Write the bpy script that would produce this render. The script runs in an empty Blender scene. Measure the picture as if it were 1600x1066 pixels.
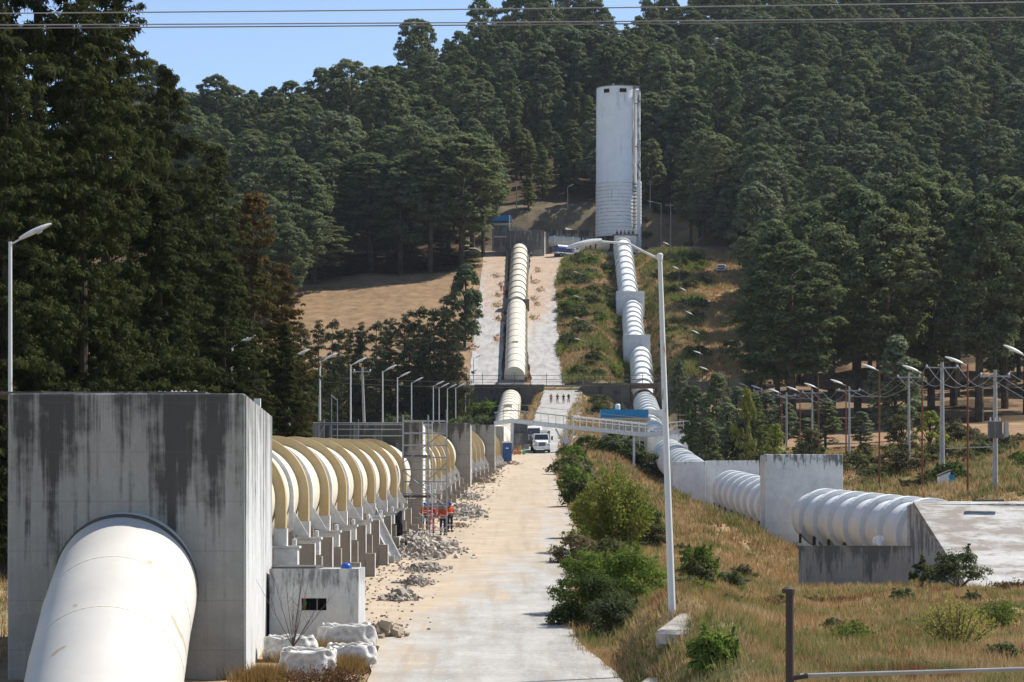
import bpy, bmesh, math, random
import numpy as np
from mathutils import Vector, Matrix
R_ = math.radians
sc = bpy.context.scene
COL = sc.collection
# ------------------------------------------------------------------ camera, sky, sun, exposure
F = 4000.0; HOR = 822.0                       # focal length and horizon in photograph pixels (1600 wide)
cam_d = bpy.data.cameras.new('camera'); cam = bpy.data.objects.new('camera', cam_d); COL.objects.link(cam)
cam_d.sensor_width = 36; cam_d.lens = 36*F/1600; cam_d.shift_y = (HOR-533)/1600
cam_d.clip_start = 0.5; cam_d.clip_end = 9000
cam.location = (0, 0, 0); cam.rotation_euler = (R_(90), 0, 0)
sc.camera = cam
SUN = Vector((0.58, 0.27, 0.77)).normalized()
EL = math.asin(SUN.z); AZ = math.atan2(SUN.x, SUN.y)
w = bpy.data.worlds.new('World'); sc.world = w; w.use_nodes = True
nt = w.node_tree; nt.nodes.clear()
sky = nt.nodes.new('ShaderNodeTexSky'); sky.sky_type = 'NISHITA'; sky.sun_disc = False
sky.sun_elevation = EL; sky.sun_rotation = AZ; sky.altitude = 2500; sky.air_density = 1.0; sky.dust_density = 0.6; sky.ozone_density = 1.5
bg = nt.nodes.new('ShaderNodeBackground'); bg.inputs[1].default_value = 0.118
wo = nt.nodes.new('ShaderNodeOutputWorld')
hs = nt.nodes.new('ShaderNodeHueSaturation'); hs.inputs['Saturation'].default_value = 0.95; nt.links.new(sky.outputs[0], hs.inputs['Color']); nt.links.new(hs.outputs[0], bg.inputs[0]); nt.links.new(bg.outputs[0], wo.inputs[0])
sl = bpy.data.lights.new('sun', 'SUN'); sl.energy = 4.8; sl.angle = R_(0.5); sl.color = (1.0, 0.95, 0.87)
so = bpy.data.objects.new('sun', sl); COL.objects.link(so); so.rotation_euler = SUN.to_track_quat('Z', 'Y').to_euler(); so.location = (50, 50, 300)
sc.view_settings.view_transform = 'Standard'; sc.view_settings.look = 'None'; sc.view_settings.gamma = 1; sc.view_settings.exposure = 0.62
sc.cycles.max_bounces = 6; sc.cycles.transparent_max_bounces = 8; sc.cycles.volume_bounces = 0
try: sc.cycles.use_denoising = True
except Exception: pass

def P(px, py, Y): return Vector(((px-800)*Y/F, Y, (HOR-py)*Y/F))
def X_(px, Y): return (px-800)*Y/F
def Z_(py, Y): return (HOR-py)*Y/F

# ------------------------------------------------------------------ materials
def new_mat(name):
    m = bpy.data.materials.new(name); m.use_nodes = True
    n = m.node_tree; n.nodes.clear()
    out = n.nodes.new('ShaderNodeOutputMaterial'); b = n.nodes.new('ShaderNodeBsdfPrincipled')
    n.links.new(b.outputs[0], out.inputs[0]); b.inputs['Roughness'].default_value = 0.85
    b.inputs['Specular IOR Level'].default_value = 0.3
    return m, n, b, out
def _c(c): return (c[0], c[1], c[2], 1)
def coords(n, scale=(1, 1, 1), kind='Object', rot=(0, 0, 0)):
    if kind == 'World':
        t = n.nodes.new('ShaderNodeNewGeometry'); o = t.outputs['Position']
    else:
        t = n.nodes.new('ShaderNodeTexCoord'); o = t.outputs[kind]
    mp = n.nodes.new('ShaderNodeMapping'); mp.inputs['Scale'].default_value = scale; mp.inputs['Rotation'].default_value = rot
    n.links.new(o, mp.inputs[0]); return mp.outputs[0]
def noise(n, vec, scale, detail=5, rough=0.55, dist=0):
    t = n.nodes.new('ShaderNodeTexNoise'); t.inputs['Scale'].default_value = scale; t.inputs['Detail'].default_value = detail
    t.inputs['Roughness'].default_value = rough; t.inputs['Distortion'].default_value = dist
    n.links.new(vec, t.inputs['Vector']); return t.outputs['Fac']
def ramp(n, fac, p0, p1, c0=(0, 0, 0), c1=(1, 1, 1)):
    r = n.nodes.new('ShaderNodeValToRGB'); r.color_ramp.elements[0].position = p0; r.color_ramp.elements[1].position = p1
    r.color_ramp.elements[0].color = _c(c0); r.color_ramp.elements[1].color = _c(c1)
    n.links.new(fac, r.inputs[0]); return r.outputs[0]
def mix(n, fac, a, b, mode='MIX'):
    m = n.nodes.new('ShaderNodeMix'); m.data_type = 'RGBA'; m.blend_type = mode
    for s, v in ((0, fac), (6, a), (7, b)):
        if isinstance(v, (int, float)): m.inputs[s].default_value = v
        elif isinstance(v, tuple): m.inputs[s].default_value = _c(v)
        else: n.links.new(v, m.inputs[s])
    return m.outputs[2]
def math_(n, op, a, b=None, clamp=False):
    m = n.nodes.new('ShaderNodeMath'); m.operation = op; m.use_clamp = clamp
    for i, v in enumerate((a, b)):
        if v is None: continue
        if isinstance(v, (int, float)): m.inputs[i].default_value = v
        else: n.links.new(v, m.inputs[i])
    return m.outputs[0]
def bump(n, b, fac, strength=0.4, dist=0.05):
    bp = n.nodes.new('ShaderNodeBump'); bp.inputs['Strength'].default_value = strength; bp.inputs['Distance'].default_value = dist
    n.links.new(fac, bp.inputs['Height']); n.links.new(bp.outputs[0], b.inputs['Normal'])
def plain(name, col, rough=0.6, metal=0.0, var=0.15, scale=3.0, spec=0.3):
    m, n, b, o = new_mat(name)
    v = coords(n)
    f = noise(n, v, scale, 4)
    dark = tuple(c*(1-var*1.6) for c in col); lite = tuple(min(1, c*(1+var*0.6)) for c in col)
    n.links.new(mix(n, ramp(n, f, 0.3, 0.7), dark, lite), b.inputs['Base Color'])
    b.inputs['Roughness'].default_value = rough; b.inputs['Metallic'].default_value = metal; b.inputs['Specular IOR Level'].default_value = spec
    return m
def concrete(name, base, stain, amount=0.5, xs=1.1, zs=0.07, top=None, topfade=4.0, rust=0.0, seams=0.0, seam_k=0.5):
    """concrete with vertical run-off stains; top = local height at which the stains start"""
    m, n, b, o = new_mat(name)
    v1 = coords(n, (xs, xs, zs)); v2 = coords(n, (1, 1, 1)); v3 = coords(n, (xs*4, xs*4, zs*3))
    a = noise(n, v1, 1.0, 4, 0.6); fine = noise(n, v3, 1.3, 6, 0.7); blot = noise(n, v2, 0.9, 6, 0.65)
    s = math_(n, 'ADD', math_(n, 'MULTIPLY', a, 0.55), math_(n, 'ADD', math_(n, 'MULTIPLY', fine, 0.2), math_(n, 'MULTIPLY', blot, 0.28)))
    if top is not None:
        sep = n.nodes.new('ShaderNodeSeparateXYZ'); n.links.new(coords(n), sep.inputs[0])
        g = n.nodes.new('ShaderNodeMapRange'); n.links.new(sep.outputs[2], g.inputs[0])
        g.inputs[1].default_value = top-topfade; g.inputs[2].default_value = top; g.inputs[3].default_value = -0.06; g.inputs[4].default_value = 0.10
        s = math_(n, 'ADD', s, g.outputs[0])
    th = 0.62-0.2*amount
    k = ramp(n, s, th, th+0.075)
    grain = noise(n, v2, 14, 5, 0.7)
    basec = mix(n, ramp(n, blot, 0.25, 0.75), tuple(c*0.72 for c in base), tuple(min(1, c*1.12) for c in base))
    basec = mix(n, math_(n, 'MULTIPLY', ramp(n, fine, 0.45, 0.7), 0.35), basec, tuple(c*0.6 for c in base))
    col = mix(n, math_(n, 'MULTIPLY', k, 0.88), basec, stain)
    if rust > 0:
        rn = noise(n, coords(n, (xs*1.7, xs*1.7, zs*1.5)), 1.7, 4); col = mix(n, math_(n, 'MULTIPLY', ramp(n, rn, 0.62, 0.75), rust), col, (0.25, 0.12, 0.05))
    if seams > 0:
        sep2 = n.nodes.new('ShaderNodeSeparateXYZ'); n.links.new(coords(n), sep2.inputs[0])
        fr = math_(n, 'FRACT', math_(n, 'MULTIPLY', sep2.outputs[2], 1/seams)); kk = math_(n, 'LESS_THAN', fr, 0.03/seams*1.2)
        col = mix(n, math_(n, 'MULTIPLY', kk, seam_k), col, tuple(c*0.35 for c in base))
    col = mix(n, math_(n, 'MULTIPLY', ramp(n, grain, 0.3, 0.75), 0.16), col, (0.02, 0.02, 0.02))
    n.links.new(col, b.inputs['Base Color']); b.inputs['Roughness'].default_value = 0.92
    bump(n, b, grain, 0.25, 0.02)
    return m
def foliage(name, c1, c2, c3=None, trans=0.25, rnd=0.35, nscale=0.35):
    """leaf material: three tones spread by noise in the crown and by the tree"""
    m = bpy.data.materials.new(name); m.use_nodes = True; n = m.node_tree; n.nodes.clear()
    out = n.nodes.new('ShaderNodeOutputMaterial')
    f = noise(n, coords(n), nscale, 4, 0.6)
    oi = n.nodes.new('ShaderNodeObjectInfo')
    col = mix(n, ramp(n, f, 0.35, 0.65), c1, c2)
    if c3: col = mix(n, math_(n, 'MULTIPLY', ramp(n, oi.outputs['Random'], 0.35, 1.0), rnd*1.8, True), col, c3)
    isl = n.nodes.new('ShaderNodeNewGeometry')
    col = mix(n, math_(n, 'MULTIPLY', isl.outputs['Random Per Island'], 0.5), col, mix(n, 1.0, col, (0.45, 0.45, 0.4), 'MULTIPLY'))
    rr_ = math_(n, 'FRACT', math_(n, 'MULTIPLY', oi.outputs['Random'], 7.31)); col = mix(n, math_(n, 'MULTIPLY', rr_, 0.75), col, mix(n, 1.0, col, (0.55, 0.60, 0.66), 'MULTIPLY'))
    d = n.nodes.new('ShaderNodeBsdfDiffuse'); t = n.nodes.new('ShaderNodeBsdfTranslucent')
    n.links.new(col, d.inputs[0]); n.links.new(mix(n, 0.35, col, (0.16, 0.17, 0.03)), t.inputs[0])
    ms = n.nodes.new('ShaderNodeMixShader'); ms.inputs[0].default_value = trans
    n.links.new(d.outputs[0], ms.inputs[1]); n.links.new(t.outputs[0], ms.inputs[2])
    n.links.new(ms.outputs[0], out.inputs[0]); return m

M = {}
M['block_dark'] = concrete('stained_concrete', (0.37, 0.36, 0.325), (0.04, 0.039, 0.036), 0.35, 1.25, 0.055, top=8.9, topfade=8.0, rust=0.25, seams=1.45, seam_k=0.22)
M['block'] = concrete('grey_concrete', (0.33, 0.31, 0.27), (0.05, 0.047, 0.043), 0.40, 1.4, 0.09, top=6.5, topfade=2.2, rust=0.08, seams=1.2)
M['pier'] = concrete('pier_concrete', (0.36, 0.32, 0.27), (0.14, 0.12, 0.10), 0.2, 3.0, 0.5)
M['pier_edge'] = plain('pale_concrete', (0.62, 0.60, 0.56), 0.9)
M['white_block'] = concrete('white_painted_concrete', (0.76, 0.76, 0.75), (0.10, 0.10, 0.10), 0.16, 2.2, 0.5, top=7.0, topfade=1.6)
M['box_white'] = concrete('weathered_white_wall', (0.60, 0.60, 0.58), (0.16, 0.16, 0.16), 0.2, 1.6, 0.4, top=2.6, topfade=2)
M['wall_grey'] = concrete('block_wall_grey', (0.30, 0.29, 0.27), (0.09, 0.09, 0.09), 0.45, 1.8, 0.2, top=3, topfade=3)
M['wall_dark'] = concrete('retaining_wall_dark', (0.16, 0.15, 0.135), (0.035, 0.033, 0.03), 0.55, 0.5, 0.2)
M['slab'] = concrete('roof_slab', (0.55, 0.54, 0.51), (0.24, 0.20, 0.165), 0.72, 0.13, 1.3)

def tower_mat():
    m, n, b, o = new_mat('tower_paint')
    v = coords(n); sep = n.nodes.new('ShaderNodeSeparateXYZ'); n.links.new(v, sep.inputs[0])
    base = mix(n, ramp(n, noise(n, v, 0.4, 5), 0.3, 0.7), (0.72, 0.72, 0.72), (0.80, 0.80, 0.80))
    st = noise(n, coords(n, (1.2, 1.2, 0.12)), 1.0, 6, 0.75)
    base = mix(n, math_(n, 'MULTIPLY', ramp(n, st, 0.60, 0.72), 0.75), base, (0.11, 0.115, 0.12))
    # a mouldy run of stain down the right flank
    gx = n.nodes.new('ShaderNodeMapRange'); n.links.new(math_(n, 'ABSOLUTE', math_(n, 'SUBTRACT', sep.outputs[0], 4.15)), gx.inputs[0])
    gx.inputs[1].default_value = 0.0; gx.inputs[2].default_value = 1.1; gx.inputs[3].default_value = 0.58; gx.inputs[4].default_value = 0.0
    st2 = noise(n, coords(n, (2.0, 2.0, 0.22)), 1.0, 6, 0.75)
    base = mix(n, math_(n, 'MULTIPLY', ramp(n, math_(n, 'ADD', st2, gx.outputs[0]), 0.72, 0.95), 0.85), base, (0.06, 0.065, 0.07))
    # horizontal lift joints on the lower part
    fr = math_(n, 'FRACT', math_(n, 'MULTIPLY', sep.outputs[2], 1/0.95)); k = math_(n, 'LESS_THAN', fr, 0.14)
    low = math_(n, 'LESS_THAN', sep.outputs[2], 14.4)
    brk = ramp(n, noise(n, v, 0.9, 5, 0.7), 0.40, 0.55)
    base = mix(n, math_(n, 'MULTIPLY', math_(n, 'MULTIPLY', k, low), math_(n, 'MULTIPLY', brk, 0.6)), base, (0.18, 0.18, 0.19))
    n.links.new(base, b.inputs['Base Color']); return m
M['tower'] = tower_mat()

def pipe_mat(name, c1, c2, stain, amt, sc_=0.6):
    m, n, b, o = new_mat(name)
    v = coords(n); f = noise(n, v, sc_, 6, 0.6); g = noise(n, coords(n, (1, 1, 0.25)), 1.1, 6, 0.7)
    col = mix(n, ramp(n, f, 0.35, 0.7), c1, c2)
    col = mix(n, math_(n, 'MULTIPLY', ramp(n, g, 0.60, 0.72), amt), col, stain)
    n.links.new(col, b.inputs['Base Color']); b.inputs['Roughness'].default_value = 0.55; b.inputs['Specular IOR Level'].default_value = 0.35
    return m
M['pipe_cream'] = pipe_mat('cream_paint', (0.60, 0.54, 0.42), (0.68, 0.62, 0.50), (0.34, 0.26, 0.16), 0.5)
def front_mat():
    m, n, b, o = new_mat('patched_cream_paint'); v = coords(n)
    f = noise(n, v, .35, 6, .6); col = mix(n, ramp(n, f, .35, .7), (0.50, 0.475, 0.43), (0.60, 0.57, 0.51))
    p1 = noise(n, v, .62, 3, .5, .6); p2 = noise(n, v, 2.3, 6, .7)
    col = mix(n, math_(n, 'MULTIPLY', ramp(n, math_(n, 'ADD', p1, math_(n, 'MULTIPLY', p2, .16)), .725, .74), .7), col, (0.36, 0.27, 0.15))
    col = mix(n, math_(n, 'MULTIPLY', ramp(n, noise(n, coords(n, (1, .5, .25)), 1.6, 6, .75), .58, .72), .35), col, (0.42, 0.40, 0.36))
    col = mix(n, math_(n, 'MULTIPLY', ramp(n, noise(n, v, 11, 4, .7), .68, .74), .6), col, (0.20, 0.13, 0.09))
    n.links.new(col, b.inputs['Base Color']); b.inputs['Roughness'].default_value = .6; bump(n, b, p2, .15, .02); return m
M['pipe_front'] = front_mat(); M['pipe_far'] = pipe_mat('pale_cream_paint', (0.66, 0.64, 0.60), (0.74, 0.71, 0.65), (0.42, 0.35, 0.22), 0.35, 0.35)
M['pipe_white'] = pipe_mat('white_pipe_paint', (0.72, 0.72, 0.70), (0.80, 0.80, 0.78), (0.38, 0.36, 0.33), 0.5)
M['ring_ochre'] = pipe_mat('ochre_ring_paint', (0.45, 0.33, 0.16), (0.53, 0.41, 0.23), (0.34, 0.19, 0.08), 0.6, 1.1)
M['ring_white'] = pipe_mat('white_ring_paint', (0.68, 0.69, 0.68), (0.76, 0.77, 0.75), (0.3, 0.28, 0.26), 0.5, 1.5)
M['ring_tan'] = plain('tan_ring_paint', (0.30, 0.27, 0.22), 0.6)
M['strap'] = plain('pale_strap_paint', (0.62, 0.62, 0.60), 0.6)
M['white'] = plain('white_paint', (0.70, 0.70, 0.69), 0.5)
M['pole_white'] = None
def pole_mat(name, base, spot, amt, p=0.58):
    m, n, b, o = new_mat(name)
    f = noise(n, coords(n, (4, 4, 0.8)), 1.2, 5, 0.65)
    n.links.new(mix(n, math_(n, 'MULTIPLY', ramp(n, f, p, p+0.08), amt), base, spot), b.inputs['Base Color']); return m
M['pole_white'] = pole_mat('white_pole_paint', (0.60, 0.60, 0.58), (0.30, 0.13, 0.06), 0.8, 0.62)
M['pole_red'] = pole_mat('rusty_pole_paint', (0.17, 0.055, 0.03), (0.55, 0.50, 0.46), 0.7, 0.60)
M['pole_dark'] = plain('dark_steel', (0.10, 0.09, 0.085), 0.6)
M['pole_grey'] = plain('grey_concrete_pole', (0.33, 0.32, 0.31), 0.9)
M['lamp'] = plain('lamp_casing', (0.62, 0.63, 0.63), 0.4)
M['lens'] = plain('lamp_glass', (0.45, 0.46, 0.45), 0.15)
M['steel'] = plain('galvanised_steel', (0.30, 0.32, 0.34), 0.45, 0.5)
M['plank'] = plain('dark_plank', (0.09, 0.08, 0.07), 0.9)
M['black'] = plain('black_rubber', (0.02, 0.02, 0.02), 0.8)
M['hole'] = plain('dark_interior', (0.012, 0.012, 0.012), 0.95)
M['glass'] = plain('dark_glass', (0.03, 0.035, 0.04), 0.08, 0, 0.1, 1, 0.6)
M['blue'] = plain('blue_plastic', (0.03, 0.09, 0.24), 0.45)
M['blue_roof'] = plain('blue_roof_paint', (0.02, 0.22, 0.42), 0.6)
M['helmet'] = plain('blue_helmet', (0.03, 0.10, 0.42), 0.3)
M['tank_blue'] = plain('tank_blue_paint', (0.06, 0.09, 0.24), 0.4)
M['orange'] = plain('orange_cloth', (0.62, 0.07, 0.02), 0.8)
M['red'] = plain('red_cloth', (0.55, 0.05, 0.03), 0.8)
M['orange_plastic'] = plain('orange_plastic', (0.70, 0.22, 0.06), 0.5)
M['green_plastic'] = plain('green_plastic', (0.10, 0.45, 0.20), 0.5)
M['reflect'] = plain('reflective_tape', (0.62, 0.62, 0.55), 0.4)
M['navy'] = plain('dark_trousers', (0.025, 0.03, 0.045), 0.85)
M['jacket_dark'] = plain('dark_jacket', (0.05, 0.03, 0.035), 0.85)
M['skin'] = plain('skin', (0.26, 0.14, 0.09), 0.6)
M['hair'] = plain('black_hair', (0.012, 0.01, 0.01), 0.6)
M['boot'] = plain('black_boot', (0.02, 0.018, 0.015), 0.6)
M['bag'] = plain('woven_sack', (0.60, 0.585, 0.55), 0.9, 0, 0.25, 6)
M['blackbag'] = plain('black_plastic_bag', (0.012, 0.012, 0.013), 0.25)
M['rock'] = plain('broken_concrete', (0.42, 0.375, 0.32), 0.95, 0, 0.45, 1.3)
M['rock_brown'] = plain('broken_brown_concrete', (0.34, 0.27, 0.20), 0.95, 0, 0.45, 1.3)
M['bark'] = plain('bark', (0.075, 0.055, 0.04), 0.95, 0, 0.4, 1.0)
M['twig'] = plain('grey_twig', (0.14, 0.11, 0.10), 0.9)
M['rust'] = plain('rusty_steel', (0.06, 0.045, 0.038), 0.7)
M['cable'] = plain('cable', (0.22, 0.22, 0.22), 0.6)
M['cable_dark'] = plain('dark_cable', (0.05, 0.05, 0.05), 0.6)
M['brown_beam'] = plain('brown_beam', (0.14, 0.10, 0.075), 0.8)
M['tan_wall'] = plain('tan_render', (0.48, 0.42, 0.32), 0.9)
M['dirt_pile'] = plain('loose_earth', (0.36, 0.24, 0.15), 0.95, 0, 0.4, 1.0)
M['culvert'] = plain('worn_concrete', (0.36, 0.33, 0.29), 0.95, 0, 0.35, 1.5)

# foliage
M['pine'] = foliage('pine_needles', (0.105, 0.135, 0.062), (0.185, 0.22, 0.105), (0.20, 0.22, 0.10), 0.28)
M['pine_light'] = foliage('young_pine_needles', (0.13, 0.16, 0.055), (0.18, 0.21, 0.075), (0.19, 0.19, 0.07), 0.3)
M['pine_grey'] = foliage('grey_green_needles', (0.13, 0.165, 0.09), (0.225, 0.26, 0.15), (0.23, 0.25, 0.14), 0.28)
M['cedar'] = foliage('cedar_sprays', (0.036, 0.044, 0.018), (0.070, 0.078, 0.030), (0.058, 0.058, 0.024), 0.15, 0.2, 0.22)
M['cedar_brown'] = foliage('browned_sprays', (0.07, 0.068, 0.025), (0.17, 0.095, 0.038), None, 0.15, 0.2, 0.12)
M['cypress'] = foliage('cypress_sprays', (0.040, 0.058, 0.028), (0.07, 0.088, 0.04), (0.08, 0.08, 0.035), 0.15)
M['bush'] = foliage('bright_leaves', (0.13, 0.20, 0.035), (0.24, 0.33, 0.06), (0.17, 0.23, 0.06), 0.3, 0.35, 0.8)
M['bush_dark'] = foliage('dark_leaves', (0.07, 0.10, 0.035), (0.12, 0.15, 0.055), (0.13, 0.14, 0.06), 0.25, 0.35, 0.8)
M['bush_yellow'] = foliage('yellow_green_leaves', (0.22, 0.27, 0.05), (0.42, 0.43, 0.10), (0.44, 0.36, 0.11), 0.38, 0.3, 0.6)
M['bush_olive'] = foliage('olive_scrub', (0.11, 0.12, 0.05), (0.17, 0.16, 0.08), (0.20, 0.16, 0.09), 0.25, 0.5, 0.8)
M['bush_sage'] = foliage('sage_scrub', (0.12, 0.15, 0.07), (0.20, 0.22, 0.12), (0.15, 0.17, 0.08), 0.25, 0.5, 0.8)
M['dry_leaf'] = foliage('dead_brown_leaves', (0.12, 0.05, 0.03), (0.24, 0.12, 0.06), (0.16, 0.08, 0.05), 0.2, 0.3, 2.0)
M['dry_orange'] = foliage('dead_orange_grass', (0.30, 0.17, 0.07), (0.46, 0.28, 0.11), (0.4, 0.24, 0.1), 0.3, 0.3, 1.5)

def grass_mat():
    m = bpy.data.materials.new('dry_grass_blades'); m.use_nodes = True; n = m.node_tree; n.nodes.clear()
    out = n.nodes.new('ShaderNodeOutputMaterial'); v = coords(n, kind='World')
    big = noise(n, v, 0.16, 4, 0.6); mid = noise(n, v, 0.6, 4, 0.6)
    col = mix(n, ramp(n, mid, 0.35, 0.65), (0.46, 0.29, 0.13), (0.54, 0.42, 0.23))
    col = mix(n, ramp(n, big, 0.54, 0.66), col, (0.24, 0.25, 0.10))
    col = mix(n, ramp(n, noise(n, v, 0.33, 4, 0.6), 0.56, 0.64), col, (0.27, 0.13, 0.06))
    isl = n.nodes.new('ShaderNodeNewGeometry')
    col = mix(n, math_(n, 'MULTIPLY', isl.outputs['Random Per Island'], 0.6), col, mix(n, 1.0, col, (0.5, 0.45, 0.4), 'MULTIPLY'))
    d = n.nodes.new('ShaderNodeBsdfDiffuse'); t = n.nodes.new('ShaderNodeBsdfTranslucent'); ms = n.nodes.new('ShaderNodeMixShader'); ms.inputs[0].default_value = 0.3
    n.links.new(col, d.inputs[0]); n.links.new(col, t.inputs[0]); n.links.new(d.outputs[0], ms.inputs[1]); n.links.new(t.outputs[0], ms.inputs[2])
    n.links.new(ms.outputs[0], out.inputs[0]); return m
M['grass'] = grass_mat()

def ground_mat():
    m, n, b, o = new_mat('terrain_soil')
    at = n.nodes.new('ShaderNodeVertexColor'); at.layer_name = 'zone'
    v = coords(n, kind='World')
    f1 = noise(n, v, 0.35, 6, 0.65); f2 = noise(n, v, 2.5, 6, 0.7); f3 = noise(n, v, 0.08, 4)
    c = mix(n, ramp(n, f1, 0.3, 0.7), mix(n, 1.0, at.outputs[0], (0.62, 0.60, 0.58), 'MULTIPLY'), mix(n, 1.0, at.outputs[0], (1.2, 1.15, 1.1), 'MULTIPLY'))
    c = mix(n, math_(n, 'MULTIPLY', ramp(n, f2, 0.5, 0.7), 0.5), c, mix(n, 1.0, c, (0.45, 0.42, 0.4), 'MULTIPLY'))
    n.links.new(c, b.inputs['Base Color']); b.inputs['Roughness'].default_value = 1.0; b.inputs['Specular IOR Level'].default_value = 0.05
    bump(n, b, f2, 0.6, 0.15)
    return m
M['ground'] = ground_mat()
def road_mat(name, near, dirt, y_lo=None):
    """worn concrete paving, partly covered by a film of tan earth (its own patches along the carriageway)"""
    m, n, b, o = new_mat(name)
    v = coords(n, kind='World'); sep = n.nodes.new('ShaderNodeSeparateXYZ'); n.links.new(v, sep.inputs[0])
    f1 = noise(n, v, 0.5, 6, 0.65); f2 = noise(n, v, 5, 6, 0.75); f3 = noise(n, coords(n, (0.9, 0.12, 1), 'World'), 0.8, 5, 0.6)
    br = n.nodes.new('ShaderNodeTexVoronoi'); br.inputs['Scale'].default_value = 2.6; br.feature = 'DISTANCE_TO_EDGE'; n.links.new(coords(n, (1, 0.5, 1), 'World'), br.inputs['Vector'])
    c = mix(n, ramp(n, f1, 0.3, 0.7), tuple(x*0.80 for x in near), tuple(x*1.08 for x in near))
    c = mix(n, math_(n, 'MULTIPLY', ramp(n, br.outputs['Distance'], 0.03, 0.0), math_(n, 'MULTIPLY', ramp(n, f3, 0.45, 0.6), 0.45)), c, tuple(x*0.45 for x in near))
    c = mix(n, math_(n, 'MULTIPLY', ramp(n, f2, 0.5, 0.68), 0.5), c, tuple(x*0.5 for x in near)); f4 = noise(n, coords(n, (1.6, .35, 1), 'World'), 3.0, 7, .8); c = mix(n, math_(n, 'MULTIPLY', ramp(n, f4, 0.5, 0.62), 0.3), c, tuple(x*0.6 for x in near))
    fy = math_(n, 'FRACT', math_(n, 'ADD', math_(n, 'MULTIPLY', sep.outputs[1], 1/5.5), math_(n, 'MULTIPLY', f1, .02)))
    c = mix(n, math_(n, 'MULTIPLY', math_(n, 'LESS_THAN', fy, .014), .45), c, tuple(x*.4 for x in near))
    c = mix(n, math_(n, 'MULTIPLY', ramp(n, noise(n, v, .22, 5, .7, .5), .56, .66), .28), c, tuple(x*.62 for x in near))
    if dirt is not None:
        at = n.nodes.new('ShaderNodeVertexColor'); at.layer_name = 'dirt'
        k = math_(n, 'ADD', math_(n, 'MULTIPLY', math_(n, 'SUBTRACT', f3, 0.5), 1.6), at.outputs[0], True)
        k = ramp(n, k, 0.25, 0.75)
        dc = mix(n, ramp(n, f1, 0.35, 0.7), tuple(x*0.85 for x in dirt), tuple(x*1.1 for x in dirt))
        c = mix(n, math_(n, 'MULTIPLY', k, 0.9), c, dc)
        tr = noise(n, coords(n, (1.9, .02, 1), 'World'), 1.0, 3, .5, .4); c = mix(n, math_(n, 'MULTIPLY', math_(n, 'MULTIPLY', ramp(n, tr, .52, .60), ramp(n, f3, .35, .6)), .28), c, tuple(x*.62 for x in dirt))
    n.links.new(c, b.inputs['Base Color']); b.inputs['Roughness'].default_value = 0.95; b.inputs['Specular IOR Level'].default_value = 0.15
    bump(n, b, f2, 0.35, 0.03)
    return m
M['road'] = road_mat('paving', (0.42, 0.405, 0.375), (0.44, 0.35, 0.25))
M['road_up'] = road_mat('upper_paving', (0.45, 0.435, 0.41), (0.42, 0.31, 0.22))
M['stone_bank'] = road_mat('stone_pitching', (0.36, 0.345, 0.31), None)

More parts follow.
